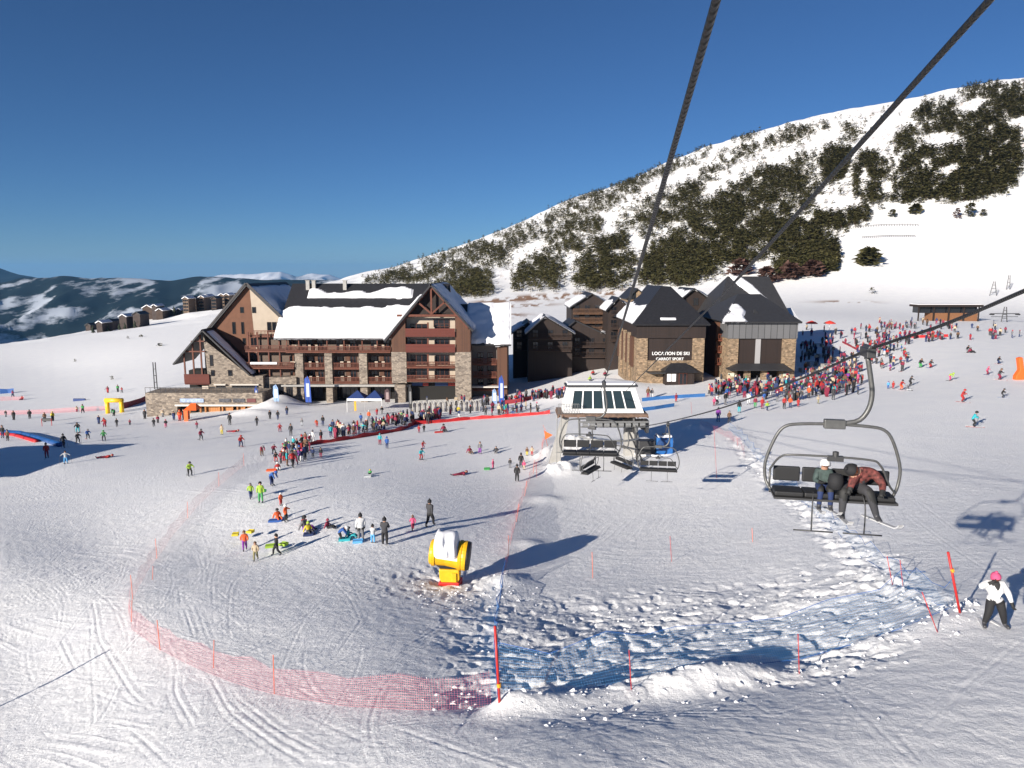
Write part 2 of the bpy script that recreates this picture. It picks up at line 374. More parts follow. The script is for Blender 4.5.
# a flat pad behind the shops and hotel
ZZ = ZZ + detail(XX, YY)
QG = ZZ / YY
def zat(x, y):
    y = max(y, 5.2); return float(interp2(QG, ty, ly, np.array([x / y]), np.array([math.log(y)]))[0] * y)
_Ls = np.linspace(math.log(8), math.log(2300), 2600)
def G(px, py):
    """ground point under a pixel"""
    u, s = ray(px, py); q = interp2(QG, ty, ly, np.full(_Ls.shape, u), _Ls)
    hit = np.nonzero(s <= q)[0]
    if not len(hit): return Vector((u * 1500, 1500, s * 1500))
    Y = math.exp(_Ls[hit[0]]); x = u * Y; return Vector((x, Y, zat(x, Y)))

ny, nx = TT.shape
V = np.stack([XX, YY, ZZ], -1).reshape(-1, 3)
# apron behind the camera
ap = np.stack([ty * 60, np.full(nx, -260.0), ZZ[0] - 4.0], -1)
V = np.concatenate([V, ap]); idx = np.arange(nx * ny).reshape(ny, nx)
Fq = np.stack([idx[:-1, :-1], idx[:-1, 1:], idx[1:, 1:], idx[1:, :-1]], -1).reshape(-1, 4)
ai = np.arange(nx) + nx * ny
Fa = np.stack([ai[:-1], ai[1:], idx[0, 1:], idx[0, :-1]], -1)
Fq = np.concatenate([Fq, Fa])
me = bpy.data.meshes.new('snow_ground')
me.vertices.add(len(V)); me.vertices.foreach_set('co', V.astype(np.float32).ravel())
me.loops.add(Fq.size); me.loops.foreach_set('vertex_index', Fq.astype(np.int32).ravel())
me.polygons.add(len(Fq)); me.polygons.foreach_set('loop_start', (np.arange(len(Fq)) * 4).astype(np.int32))
me.polygons.foreach_set('loop_total', np.full(len(Fq), 4, np.int32)); me.polygons.foreach_set('use_smooth', np.ones(len(Fq), bool))
me.update(calc_edges=True)

# bare earth showing through the snow (its own shape, not shade)
soil = np.zeros(nx * ny + nx, np.float32)
def img_xy(Vp):
    x, y, z = Vp[:, 0], Vp[:, 1], Vp[:, 2]; d = y * cp - z * sp
    return W / 2 + F_PX * x / d, H / 2 - F_PX * (z * cp + y * sp) / d
vx, vy = V[:, 0], V[:, 1]
nzs = fbm(vx / 6, vy / 9, 4, 13); nzl = fbm(vx / 1.5, vy / 6, 3, 14)
for sx_, sy_, rx_, ry_ in ((500, 301, 14, 10), (535, 298, 22, 12), (575, 296, 18, 12), (520, 306, 16, 6), (610, 293, 14, 8), (505, 316, 9, 8)):
    q = flat(sx_, sy_); soil[:] = np.maximum(soil, np.clip(1.5 * gauss(vx, vy, q[0], q[1], rx_, ry_), 0, 1) * smooth(0.42, 0.50, fbm(vx / 3, vy / 9, 4, 13)))
pq = flat(845, 302); soil[:] = np.maximum(soil, gauss(vx, vy, pq[0], pq[1], 10, 3.5) * smooth(.40, .48, nzs) * 1.5)
soil[:] = np.maximum(soil, 0.55 * smooth(0.56, 0.70, nzl) * smooth(420, 470, vy) * smooth(1200, 1000, vy) * smooth(0.0, 0.10, vx / np.maximum(vy, 1) + 0.1))
at = me.attributes.new('soil', 'FLOAT', 'POINT'); at.data.foreach_set('value', np.clip(soil, 0, 1).astype(np.float32))
m = bpy.data.materials.new('snow_ground'); m.use_nodes = True; n = m.node_tree.nodes; L = m.node_tree.links
b = n['Principled BSDF']; b.inputs['Roughness'].default_value = 0.62; b.inputs['Specular IOR Level'].default_value = 0.25
at_ = n.new('ShaderNodeAttribute'); at_.attribute_name = 'soil'
tc = n.new('ShaderNodeTexCoord')
nz = n.new('ShaderNodeTexNoise'); nz.inputs['Scale'].default_value = 0.35; nz.inputs['Detail'].default_value = 8; L.new(tc.outputs['Object'], nz.inputs['Vector'])
sn = n.new('ShaderNodeValToRGB'); L.new(nz.outputs[0], sn.inputs[0])
sn.color_ramp.elements[0].position = 0.3; sn.color_ramp.elements[0].color = (0.86, 0.86, 0.865, 1); sn.color_ramp.elements[1].position = 0.7; sn.color_ramp.elements[1].color = (0.92, 0.915, 0.90, 1)
so = n.new('ShaderNodeValToRGB'); L.new(nz.outputs[0], so.inputs[0])
so.color_ramp.elements[0].color = (0.16, 0.09, 0.05, 1); so.color_ramp.elements[1].color = (0.42, 0.25, 0.15, 1)
mx = n.new('ShaderNodeMix'); mx.data_type = 'RGBA'; L.new(at_.outputs['Fac'], mx.inputs[0]); L.new(sn.outputs[0], mx.inputs[6]); L.new(so.outputs[0], mx.inputs[7]); L.new(mx.outputs[2], b.inputs['Base Color'])
bn = n.new('ShaderNodeTexNoise'); bn.inputs['Scale'].default_value = 7.0; bn.inputs['Detail'].default_value = 10; bn.inputs['Roughness'].default_value = 0.72; L.new(tc.outputs['Object'], bn.inputs['Vector'])
mp = n.new('ShaderNodeMapping'); mp.inputs['Rotation'].default_value = (0, 0, 0.6); mp.inputs['Scale'].default_value = (0.22, 1.9, 0.4); L.new(tc.outputs['Object'], mp.inputs[0])
bn2 = n.new('ShaderNodeTexNoise'); bn2.inputs['Scale'].default_value = 1.0; bn2.inputs['Detail'].default_value = 5; L.new(mp.outputs[0], bn2.inputs['Vector'])
mp3 = n.new('ShaderNodeMapping'); mp3.inputs['Rotation'].default_value = (0, 0, -0.5); mp3.inputs['Scale'].default_value = (0.2, 1.6, 0.4); L.new(tc.outputs['Object'], mp3.inputs[0])
bn3 = n.new('ShaderNodeTexNoise'); bn3.inputs['Scale'].default_value = 1.0; bn3.inputs['Detail'].default_value = 5; L.new(mp3.outputs[0], bn3.inputs['Vector'])
ad = n.new('ShaderNodeMath'); ad.operation = 'ADD'; L.new(bn2.outputs[0], ad.inputs[0]); L.new(bn3.outputs[0], ad.inputs[1])
ad2 = n.new('ShaderNodeMath'); ad2.operation = 'MULTIPLY_ADD'; ad2.inputs[1].default_value = 3.2; L.new(bn.outputs[0], ad2.inputs[0]); hf = n.new('ShaderNodeMath'); hf.operation = 'MULTIPLY'; hf.inputs[1].default_value = 0.4; L.new(ad.outputs[0], hf.inputs[0]); L.new(hf.outputs[0], ad2.inputs[2])
bp = n.new('ShaderNodeBump'); bp.inputs['Strength'].default_value = 0.5; bp.inputs['Distance'].default_value = 0.045; L.new(ad2.outputs[0], bp.inputs['Height']); L.new(bp.outputs[0], b.inputs['Normal'])
MATS['ground'] = m; me.materials.append(m)
go = bpy.data.objects.new('ground', me); COL.objects.link(go); tag(go, 'snow covered slope and ski piste with crossing ski tracks', 'ground', kind='structure')

# ------------------------------------------------------------------ far ranges
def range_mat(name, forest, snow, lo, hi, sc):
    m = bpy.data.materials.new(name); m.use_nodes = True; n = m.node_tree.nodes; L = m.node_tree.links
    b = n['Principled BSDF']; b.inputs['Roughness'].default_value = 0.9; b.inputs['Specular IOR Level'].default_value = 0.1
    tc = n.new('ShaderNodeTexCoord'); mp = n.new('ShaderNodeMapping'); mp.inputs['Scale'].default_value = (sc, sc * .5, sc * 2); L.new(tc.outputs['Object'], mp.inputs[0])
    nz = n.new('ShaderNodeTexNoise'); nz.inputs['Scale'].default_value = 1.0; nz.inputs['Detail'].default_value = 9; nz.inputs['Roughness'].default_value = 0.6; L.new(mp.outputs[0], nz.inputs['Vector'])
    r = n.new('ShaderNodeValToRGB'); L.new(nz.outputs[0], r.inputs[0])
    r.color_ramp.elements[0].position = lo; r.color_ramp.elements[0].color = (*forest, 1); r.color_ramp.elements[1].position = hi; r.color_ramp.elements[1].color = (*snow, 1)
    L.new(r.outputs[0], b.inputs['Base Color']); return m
def hill_range(name, sky_pts, Yr, depth, base_z, m_, label, rough, seed):
    xs = np.linspace(sky_pts[0][0], sky_pts[-1][0], 260); ks = np.interp(xs, [p[0] for p in sky_pts], [p[1] for p in sky_pts])
    rows = 70; vs = []
    for j in range(rows):
        fr = j / (rows - 1)                        # 0 foot, 1 crest, beyond is back slope
        for i, x in enumerate(xs):
            u, s = ray(x, ks[i]); fr2 = min(fr / 0.8, 1.0); bk = max(0, fr - 0.8) / 0.2
            Y = Yr - depth * (1 - fr2) + bk * depth * 0.7; zc = s * Yr
            z = base_z + (zc - base_z) * (fr2 ** 0.85) - bk * (zc - base_z) * 0.9
            vs.append((u * Y, Y, z))
    vs = np.array(vs); wgt = np.tile(np.sin(np.pi * np.clip(np.linspace(0, 1, rows) / 0.8, 0, 1) * 0.94)[:, None], (1, len(xs))).ravel()
    rid = 1 - np.abs(fbm(vs[:, 0] / rough, vs[:, 1] / rough / 2.2, 5, seed) * 2 - 1)
    vs[:, 2] += (rid - 0.75) * (0.05 + wgt) * rough * 0.42
    q = len(xs); f = [(j * q + i, j * q + i + 1, (j + 1) * q + i + 1, (j + 1) * q + i) for j in range(rows - 1) for i in range(q - 1)]
    me = bpy.data.meshes.new(name); me.from_pydata(vs.tolist(), [], f); me.materials.append(m_); me.polygons.foreach_set('use_smooth', [True] * len(f)); me.update()
    o = bpy.data.objects.new(name, me); COL.objects.link(o); tag(o, label, 'hills', kind='structure')
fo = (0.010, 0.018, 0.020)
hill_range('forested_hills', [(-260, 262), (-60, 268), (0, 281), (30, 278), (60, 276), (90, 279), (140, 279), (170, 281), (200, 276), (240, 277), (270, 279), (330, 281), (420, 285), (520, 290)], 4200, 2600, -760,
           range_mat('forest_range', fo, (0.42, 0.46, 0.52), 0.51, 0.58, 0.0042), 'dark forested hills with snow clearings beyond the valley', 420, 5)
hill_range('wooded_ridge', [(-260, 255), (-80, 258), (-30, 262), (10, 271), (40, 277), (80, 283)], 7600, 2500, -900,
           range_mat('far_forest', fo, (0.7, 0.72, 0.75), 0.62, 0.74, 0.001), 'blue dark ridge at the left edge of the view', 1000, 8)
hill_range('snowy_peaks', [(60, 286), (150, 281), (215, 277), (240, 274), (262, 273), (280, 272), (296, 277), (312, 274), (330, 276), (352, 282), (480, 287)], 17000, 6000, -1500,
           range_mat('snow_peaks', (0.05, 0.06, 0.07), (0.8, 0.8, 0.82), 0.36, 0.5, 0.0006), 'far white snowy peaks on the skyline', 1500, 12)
vb = MB(); vb.quadv([(-30000, 1500, -900), (30000, 1500, -900), (30000, 32000, -900), (-30000, 32000, -900)])
tag(vb.build('valley_floor', mat('valley', (0.03, 0.04, 0.035), 0.95)), 'dark wooded valley floor', 'valley', kind='structure')

# the air between here and the far ranges
hz = MB(); hz.box(-34000, 34000, -420, 34000, -1900, 330)
hm = bpy.data.materials.new('haze'); hm.use_nodes = True; hn = hm.node_tree.nodes; hn.remove(hn['Principled BSDF']); pv = hn.new('ShaderNodeVolumePrincipled')
pv.inputs['Color'].default_value = (.22, .55, 1.0, 1); pv.inputs['Density'].default_value = 0.000032; pv.inputs['Anisotropy'].default_value = 0.1
hm.node_tree.links.new(pv.outputs[0], hn['Material Output'].inputs['Volume'])
tag(hz.build('haze', hm), 'thin blue mountain air', 'haze', kind='stuff')

# ------------------------------------------------------------------ building kit
stone = brickish('rubble_stone', (0.13, 0.105, 0.085), (0.34, 0.28, 0.22), (0.2, 0.17, 0.14))
stone_y = brickish('ochre_stone', (0.13, 0.09, 0.055), (0.34, 0.235, 0.145), (0.2, 0.15, 0.1), w=.45, h=.25)
brown = planks('brown_boards', (0.06, 0.026, 0.015), (0.105, 0.045, 0.024), 'XY', 0.22)
dbrown = planks('dark_brown_boards', (0.013, 0.0075, 0.006), (0.023, 0.013, 0.010), 'XY', 0.25)
redwood = mat('red_stained_wood', (0.115, 0.030, 0.013), 0.6, noise=0.25, nscale=3)
redpanel = planks('dark_red_boards', (0.085, 0.016, 0.010), (0.12, 0.024, 0.014), 'Z', 0.2)
orangewood = planks('orange_wood', (0.28, 0.11, 0.035), (0.42, 0.18, 0.06), 'XY', 0.3)
cream = mat('cream_render', (0.42, 0.35, 0.275), 0.9, noise=0.06, nscale=1.5)
tanwall = mat('brown_render', (0.15, 0.07, 0.042), 0.9, noise=0.10, nscale=1.2)
glass_d = mat('dark_glass', (0.012, 0.014, 0.018), 0.08, spec=0.6)
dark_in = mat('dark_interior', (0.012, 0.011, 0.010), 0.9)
slate = mat('slate_roof', (0.020, 0.020, 0.023), 0.55, noise=0.25, nscale=2.5, bump=0.3, bscale=12)
slate2 = mat('grey_slate', (0.032, 0.032, 0.035), 0.6, noise=0.2, nscale=2.5, bump=0.3, bscale=12)
snow_m = mat('roof_snow', (0.80, 0.80, 0.82), 0.6, bump=0.35, bscale=1.3, spec=0.2)
concrete = mat('concrete', (0.34, 0.33, 0.31), 0.85, noise=0.12, nscale=2)
trimw = mat('pale_trim', (0.60, 0.56, 0.50), 0.7)
white = mat('white_paint', (0.80, 0.80, 0.79), 0.45, noise=0.03)
steel = mat('galvanised_steel', (0.30, 0.30, 0.29), 0.42, metal=0.5, noise=0.12, nscale=6)
dsteel = mat('dark_steel', (0.06, 0.06, 0.062), 0.5, metal=0.4)
blackm = mat('black_rubber', (0.012, 0.012, 0.013), 0.55)

class Thing:
    def __init__(s, name, base, label, cat, group=None, rz=0):
        s.base = Vector(base); s.root = empty(name, s.base, rz, label, cat, group); s.M = Matrix.Translation(-s.base)
        if rz: s.M = Matrix.Rotation(-rz, 4, 'Z') @ s.M
    def part(s, name, mb, mats, parent=None, smooth=False, bevel=0, local=False):
        if not local: mb.xf(s.M)
        o = mb.build(name, mats, parent or s.root, smooth, bevel=bevel); return o

def X_(px, Y): return P(px, 300, Y).x if False else (px - 512) / F_PX * Y / (cp + 0 * sp) * 1.0
def xz(px, py, Y): p = P(px, 352 if py < 5 else py, Y); return p.x, p.z
def snow_patch(O, U, Vv, nrm, lu, lv, fn, step=0.45, th=0.4):
    """snow lying on a slope: O corner, U/V unit axes; fn(u,v) > 0 where snow lies (metres to its edge)"""
    nu, nv = max(2, int(lu / step)), max(2, int(lv / step)); mb = MB()
    g = [[None] * (nv + 1) for _ in range(nu + 1)]; hh = {}
    for i in range(nu + 1):
        for j in range(nv + 1):
            u, v = lu * i / nu, lv * j / nv; d = fn(u, v)
            e = min(u, lu - u, v, lv - v)
            wob = float(vnoise(np.array([u * .9 + O.x]), np.array([v * .9 + O.y]), 5)[0])
            t = th * (0.75 + 0.5 * wob) * float(smooth(0, 0.5, d)) * float(smooth(-0.25, 0.35, e)) - 0.04
            p = O + U * u + Vv * v + nrm * t; g[i][j] = len(mb.v); mb.v.append(tuple(p)); hh[g[i][j]] = d
    for i in range(nu):
        for j in range(nv):
            q = (g[i][j], g[i + 1][j], g[i + 1][j + 1], g[i][j + 1])
            if max(hh[k] for k in q) > 0: mb.f.append(q); mb.mi.append(0)
    # skirt down to the roof along the border so that it has a real edge
    def sk(a, b):
        if hh[a] <= 0 and hh[b] <= 0: return
        pa, pb = Vector(mb.v[a]), Vector(mb.v[b]); i0 = len(mb.v)
        mb.v += [tuple(pa - nrm * (th * .7)), tuple(pb - nrm * (th * .7))]; mb.f.append((a, b, i0 + 1, i0)); mb.mi.append(0)
    for i in range(nu): sk(g[i][0], g[i + 1][0]); sk(g[i + 1][nv], g[i][nv])
    for j in range(nv): sk(g[0][j + 1], g[0][j]); sk(g[nu][j], g[nu][j + 1])
    return mb
def slope(a, b, c):
    """axes of a roof plane from three points: a eave corner, b eave other end, c ridge point above a"""
    a, b, c = Vector(a), Vector(b), Vector(c); U = (b - a); lu = U.length; U.normalize(); w = c - a; w = w - U * w.dot(U); lv = w.length; w.normalize()
    n = U.cross(w); n = n if n.z > 0 else -n; return a, U, w, n, lu, lv
def n1(x, s=0, f=1.0): return float(fbm(np.array([x * f]), np.array([s * 7.3]), 3, 70 + int(s))[0]) - 0.44

def window(T, x0, x1, z0, z1, y, parent=None, mull=1, fm=None, name='window'):
    """casement set in a wall that faces the camera at forward distance y"""
    t = 0.07; m = MB()
    m.box(x0, x1, y - .05, y + .05, z0, z0 + t); m.box(x0, x1, y - .05, y + .05, z1 - t, z1)
    m.box(x0, x0 + t, y - .05, y + .05, z0 + t, z1 - t); m.box(x1 - t, x1, y - .05, y + .05, z0 + t, z1 - t)
    for k in range(mull):
        xm = x0 + (x1 - x0) * (k + 1) / (mull + 1); m.box(xm - .035, xm + .035, y - .05, y + .05, z0 + t, z1 - t)
    w = T.part(name, m, fm or redwood, parent)
    g = MB(); g.box(x0 + t, x1 - t, y + .0, y + .03, z0 + t, z1 - t); T.part('pane', g, glass_d, w)
    return w
darkwood = mat('shaded_wood', (.030, .016, .011), .8, noise=.3)  # darkened balcony wood for the shaded chalets, courtyard shade put into its colour
def balcony(T, x0, x1, zf, yf, yw, kind='rail', mt=None, h=1.05):
    mt = mt or redwood; m = MB(); m.box(x0, x1, yf, yw, zf - .22, zf)
    if kind == 'panel': m.box(x0, x1, yf - .06, yf, zf - .25, zf + h)
    else:
        m.box(x0, x1, yf - .05, yf + .03, zf + h - .12, zf + h); m.box(x0, x1, yf - .04, yf + .02, zf + .08, zf + .2)
        m.box(x0, x1, yf - .05, yf + .0, zf - .28, zf - .03)
        n = max(2, int((x1 - x0) / 0.26))
        for k in range(n + 1):
            x = x0 + (x1 - x0) * k / n; m.box(x - .055, x + .055, yf - .03, yf + .01, zf + .2, zf + h - .12)
    return T.part('balcony', m, mt)

# ------------------------------------------------------------------ hotel
def hotel():
    YB = 142.0; base = P(340, 402, YB)
    T = Thing('hotel', (base.x, YB, base.z), 'long brown and cream chalet hotel with stone pillars, balconies and snowy roofs', 'hotel')
    zb = base.z - 4
    # ---- main block
    x0, _ = xz(286, 340, YB); x1, _ = xz(400, 340, YB)
    _, ze = xz(340, 339, YB - 1.5); _, zr = xz(340, 283.5, 152)
    fl = [xz(340, y, YB)[1] for y in (384, 368, 351.5, 339)]           # slab and storey floors
    wl = MB(); wl.box(x0 - 6, x1 + 4, YB + 1.8, 162, fl[0], ze + 0.6); T.part('wall', wl, mat('shaded_bay_render', (.13, .095, .075), .9, noise=.15))  # bay walls: the recess shade is put into a darker render colour
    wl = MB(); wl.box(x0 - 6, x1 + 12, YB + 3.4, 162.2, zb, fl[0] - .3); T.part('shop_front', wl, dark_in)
    sb = MB(); sb.box(x0 - 1, x1 + 2, YB - 1.2, YB + 3.4, fl[0] - .35, fl[0]); T.part('canopy', sb, concrete)
    ridge_x0, ridge_x1 = x0 - 1.2, x1 + 9
    rf = MB(); ov = 0.0
    rf.slab([(x0 - 2.0, YB - 1.3, ze), (x1 + 2, YB - 1.3, ze), (ridge_x1, 152, zr), (ridge_x0, 152, zr)], .35)
    rf.slab([(ridge_x0, 152, zr - .02), (ridge_x1, 152, zr - .02), (ridge_x1, 164, ze), (ridge_x0, 164, ze)], .35)
    roof = T.part('roof', rf, slate)
    a, U, Vv, n, lu, lv = slope((x0 - 2.0, YB - 1.3, ze), (x1 + 2, YB - 1.3, ze), (x0 - 2, 152, zr))
    def f_low(u, v): return min(lv * .56 + 1.0 * n1(u, 1, .35) + .5 * n1(u, 2, 1.4) - v + min(0, (u - 1.5)) * .6 + (0.5 if u > lu * .8 else 0), 3)
    s1 = snow_patch(a, U, Vv, n, lu, lv * .75, f_low, .3, .55); T.part('roof_snow', s1, snow_m, roof, smooth=True)
    def f_up(u, v):
        v += lv * .70; return min(v - lv * (.72 + .05 * n1(u, 4, .5)) , lv * (.87 + .32 * n1(u, 3, .18)) - v, u - 4.5, lu - .3 - u)
    s2 = snow_patch(a + Vv * lv * .70, U, Vv, n, lu, lv * .27, f_up, .3, .45); T.part('roof_snow', s2, snow_m, roof, smooth=True)
    for px in (308, 314, 345):                                         # chimneys and vents on the ridge
        c = MB(); X, Z = xz(px, 284, 151); c.box(X - .35, X + .35, 150.6, 151.3, zr - 1.5, zr + .55); c.box(X - .45, X + .45, 150.5, 151.4, zr + .55, zr + .68); T.part('chimney', c, concrete, roof)
    # pillars
    pil = [(295, 303), (324.5, 332), (359, 367)]
    for a_, b_ in pil:
        X0, X1 = xz(a_, 360, YB - .3)[0], xz(b_, 360, YB - .3)[0]
        m = MB(); m.box(X0, X1, YB - .4, YB + 2.2, fl[0] + .004, fl[2] + .2); T.part('pillar', m, stone)
        m = MB(); m.box(X0 + .1, X1 - .1, YB - .3, YB + 3.2, zb, fl[0] - .36); T.part('pillar', m, stone)
    bays = [(287, 295), (303, 324.5), (332, 359), (367, 393)]
    for bi, (a_, b_) in enumerate(bays):
        X0, X1 = xz(a_, 360, YB)[0] + .03, xz(b_, 360, YB)[0] - .03
        for k in (0, 1): balcony(T, X0, X1, fl[k] + (.35 if k == 0 else 0), YB - .1, YB + 1.8)
        w_ = X1 - X0; nn = 2 if w_ > 3 else 1
        for k in (0, 1, 2):
            z = fl[k] + (.3 if k == 0 else .05)
            for q in range(nn):
                cx = X0 + w_ * (q + .5) / nn; window(T, cx - .85, cx + .45, z, z + 2.1, YB + 1.74)
            # timber infill wall beside the windows
            m = MB(); m.box(X0 + w_ * .42, X0 + w_ * .58, YB + 1.66, YB + 1.80, z, z + 2.3); T.part('panel', m, brown)
            for q in range(nn): cx = X0 + w_ * (q + (.12 if q else .88)) / nn; m = MB(); m.box(cx - .75, cx + .6, YB + .05, YB + .2, z + .1, z + 1.25); T.part('panel', m, cream)
    balcony(T, xz(287, 350, YB)[0], xz(391, 350, YB)[0], fl[2] + .1, YB - .8, YB + 1.8)
    for px in (288, 300, 328, 345, 363, 378):
        X = xz(px, 350, YB)[0]; m = MB(); m.box(X - .1, X + .1, YB - .7, YB - .5, fl[2] + .1, ze + .1); T.part('post', m, redwood)
    # ---- shop bays under the canopy
    for a_, b_ in ((304, 323), (334, 341), (342, 358), (369, 391)):
        X0, X1 = xz(a_, 395, YB + 3)[0], xz(b_, 395, YB + 3)[0]; window(T, X0, X1, base.z + .3, fl[0] - .6, YB + 3.3, mull=3, fm=dbrown, name='shop_window')
    # ---- right gable block
    YG = 139.0
    ax, az = xz(431, 283.7, YG); lx, lz = xz(386.5, 339, YG); rx, rz_ = xz(471.5, 329, YG)
    gx0, _ = xz(392, 360, YG); gx1, _ = xz(470.5, 360, YG); cx0, cx1 = xz(406, 360, YG)[0], xz(455.5, 360, YG)[0]
    def roof_z(x): return az - (az - lz) * (ax - x) / (ax - lx) if x < ax else az - (az - rz_) * (x - ax) / (rx - ax)
    zst = xz(430, 352, YG)[1]
    for (A, B) in ((gx0, cx0), (cx1, gx1)):
        m = MB(); m.prism([(A, zst), (B, zst), (B, roof_z(B) - .3), (A, roof_z(A) - .3)], YG, YG + 3); T.part('wall', m, brown)
        zlow = zb if A > ax else xz(400, 383, YG)[1]
        m = MB(); m.box(A - .08, B + .08, YG - .1, YG + 3, zlow, zst - .01); T.part('pillar', m, stone)
    m = MB(); m.box(gx0 + .3, cx0 - .3, YG + .4, YG + 3, zb, xz(400, 384, YG)[1] - .2); T.part('pillar', m, stone)
    m = MB(); zt = xz(430, 316, YG)[1]; m.box(cx0, cx1, YG + 1.8, 163, xz(430, 384, YG)[1], zt); T.part('wall', m, cream)
    m = MB(); m.prism([(cx0 - .02, zt), (cx1 + .02, zt), (cx1, roof_z(cx1) - .4), (ax, az - .5), (cx0, roof_z(cx0) - .4)], YG + 1.0, YG + 1.6); T.part('gable_boards', m, dbrown)
    m = MB(); m.box(gx1 - .4, gx1 + .02, YG + 3, 163, zb, roof_z(gx1) - .3); T.part('wall', m, brown)
    m = MB(); m.box(gx0 + .5, gx1 - .5, YG + 3.2, YG + 5, zb, xz(430, 385, YG)[1]); T.part('shop_front', m, dark_in)
    # truss
    m = MB(); tb = xz(430, 315, YG)[1]
    m.box(cx0 - 1.5, cx1 + 1.0, YG - .35, YG - .05, tb - .3, tb + .12)
    m.box(ax - .16, ax + .16, YG - .32, YG - .08, tb + .12, az - .5)
    def beam(p, q, w=.16):
        p, q = Vector((p[0], 0, p[1])), Vector((q[0], 0, q[1])); d = (q - p).normalized(); nn = Vector((-d.z, 0, d.x)) * w
        m.prism([(v.x, v.z) for v in (p - nn, q - nn, q + nn, p + nn)], YG - .30, YG - .1)
    beam((ax - .1, tb + .3), (ax - 2.6, tb + 2.5)); beam((ax + .1, tb + .3), (ax + 2.6, tb + 2.5))
    beam((lx + .6, roof_z(lx + .6) - .5), (ax, az - .45), .2); beam((rx - .6, roof_z(rx - .6) - .5), (ax, az - .45), .2)
    T.part('truss', m, redwood)
    for yy, kd, mt_ in ((336.2, 'panel', redpanel), (351.8, 'panel', redpanel), (367.6, 'rail', None), (381, 'rail', None)):
        zf = xz(430, yy, YG)[1]; balcony(T, cx0 + .02, cx1 - .02, zf + .15, YG - (.25 if kd == 'panel' else .05), YG + 1.8, kd, mt_, 1.35 if kd == 'panel' else 1.0)
        for (a_, b_) in ((408, 424), (433, 446)):
            window(T, xz(a_, yy, YG)[0] + .3, xz(b_, yy, YG)[0] + .5, zf + .3, zf + 2.25, YG + 1.74, mull=2)
        m = MB(); xm = xz(428, yy, YG)[0]; m.box(xm - .15, xm + .15, YG + .1, YG + .4, zf + .16, zf + 2.6); T.part('post', m, redwood)
    zf = xz(430, 325, YG)[1]; window(T, xz(433, 1, YG)[0], xz(449, 1, YG)[0], zf - .5, zf + 1.0, YG + 1.72, mull=2)
    for (a_, b_, mt_) in ((409, 420, 'blue'), (420.4, 426, 'red'), (433, 446, 'blue'), (446.4, 454, 'red')):
        m = MB(); zq = xz(430, 388, YG)[1]; m.box(xz(a_, 1, YG)[0], xz(b_, 1, YG)[0], YG + 2.9, YG + 3.15, zq, zq + .6)
        T.part('shop_fascia', m, mat('fascia_blue', (0.02, 0.05, 0.16), .5) if mt_ == 'blue' else mat('fascia_red', (0.30, 0.03, 0.02), .5))
    YR = 168
    rf = MB(); e = .7
    rf.slab([(lx - .4, YG - e, lz - .3), (ax, YG - e, az), (ax, YR, az), (lx - .4, YR, lz - .3)], .3)
    rf.slab([(ax, YG - e, az - .01), (rx + .4, YG - e, rz_ - .3), (rx + .4, YR, rz_ - .3), (ax, YR, az - .01)], .3)
    r2 = T.part('roof', rf, slate)
    a, U, Vv, n, lu, lv = slope((rx + .4, YG - e + .15, rz_ - .3), (rx + .4, YR, rz_ - .3), (ax, YG - e + .15, az))
    T.part('roof_snow', snow_patch(a, U, Vv, n, lu, lv, lambda u, v: min(lv * .985 - v - .4 * abs(n1(u, 6, .4)), u + .25, 3), .4, .5), snow_m, r2, smooth=True)
    a, U, Vv, n, lu, lv = slope((lx - .4, YG - e + .1, lz - .3), (lx - .4, 150, lz - .3), (ax, YG - e + .1, az))
    T.part('roof_snow', snow_patch(a, U, Vv, n, lu, lv, lambda u, v: min(lv * .80 - v + 1.2 * n1(u, 8, .8), u + .3, 3), .35, .5), snow_m, r2, smooth=True)
    # ---- right wing
    YW = 143.0; wx0, wx1 = gx1 - .2, xz(507, 360, YW)[0]
    zwr = xz(490, 304, 152)[1]; zwe = xz(490, 345, YW - 1)[1]
    m = MB(); m.box(wx0, wx1, YW + 1.6, 162, zb, zwe + .8); T.part('wall', m, mat('grey_render', (0.20, 0.17, 0.15), .9, noise=.1))
    m = MB(); m.box(xz(497, 1, YW)[0], wx1 + .05, YW, YW + 2.2, zb, zwe + .1); T.part('wall', m, brown)
    m = MB(); m.prism([(YW - .5, 0)], 0, 1) if False else None
    side = MB(); side.v += [(wx1, YW + .2, zb), (wx1, 162, zb), (wx1, 162, zwe), (wx1, 152.5, zwr - .4), (wx1, YW + .2, zwe)] + [(wx1 + .25, YW + .2, zb), (wx1 + .25, 162, zb), (wx1 + .25, 162, zwe), (wx1 + .25, 152.5, zwr - .4), (wx1 + .25, YW + .2, zwe)]
    side.f += [(0, 1, 2, 3, 4), (9, 8, 7, 6, 5)] + [(k, k + 5, (k + 1) % 5 + 5, (k + 1) % 5) for k in range(5)]; side.mi += [0] * 7; T.part('wall', side, dbrown)
    rf = MB(); rf.slab([(wx0 - 1, YW - 1, zwe), (wx1 + .8, YW - 1, zwe), (wx1 + .8, 152, zwr), (wx0 - 8, 152, zwr)], .3); rf.slab([(wx0 - 8, 152, zwr - .01), (wx1 + .8, 152, zwr - .01), (wx1 + .8, 163, zwe), (wx0 - 8, 163, zwe)], .3)
    r3 = T.part('roof', rf, slate)
    a, U, Vv, n, lu, lv = slope((wx0 - 1, YW - 1, zwe), (wx1 + .8, YW - 1, zwe), (wx0 - 1, 152, zwr))
    T.part('roof_snow', snow_patch(a, U, Vv, n, lu, lv, lambda u, v: min(v - .6 + 2.0 * n1(u, 9, .5) + max(0, u - lu * .55) * .5, u + .3, 3), .3, .7), snow_m, r3, smooth=True)
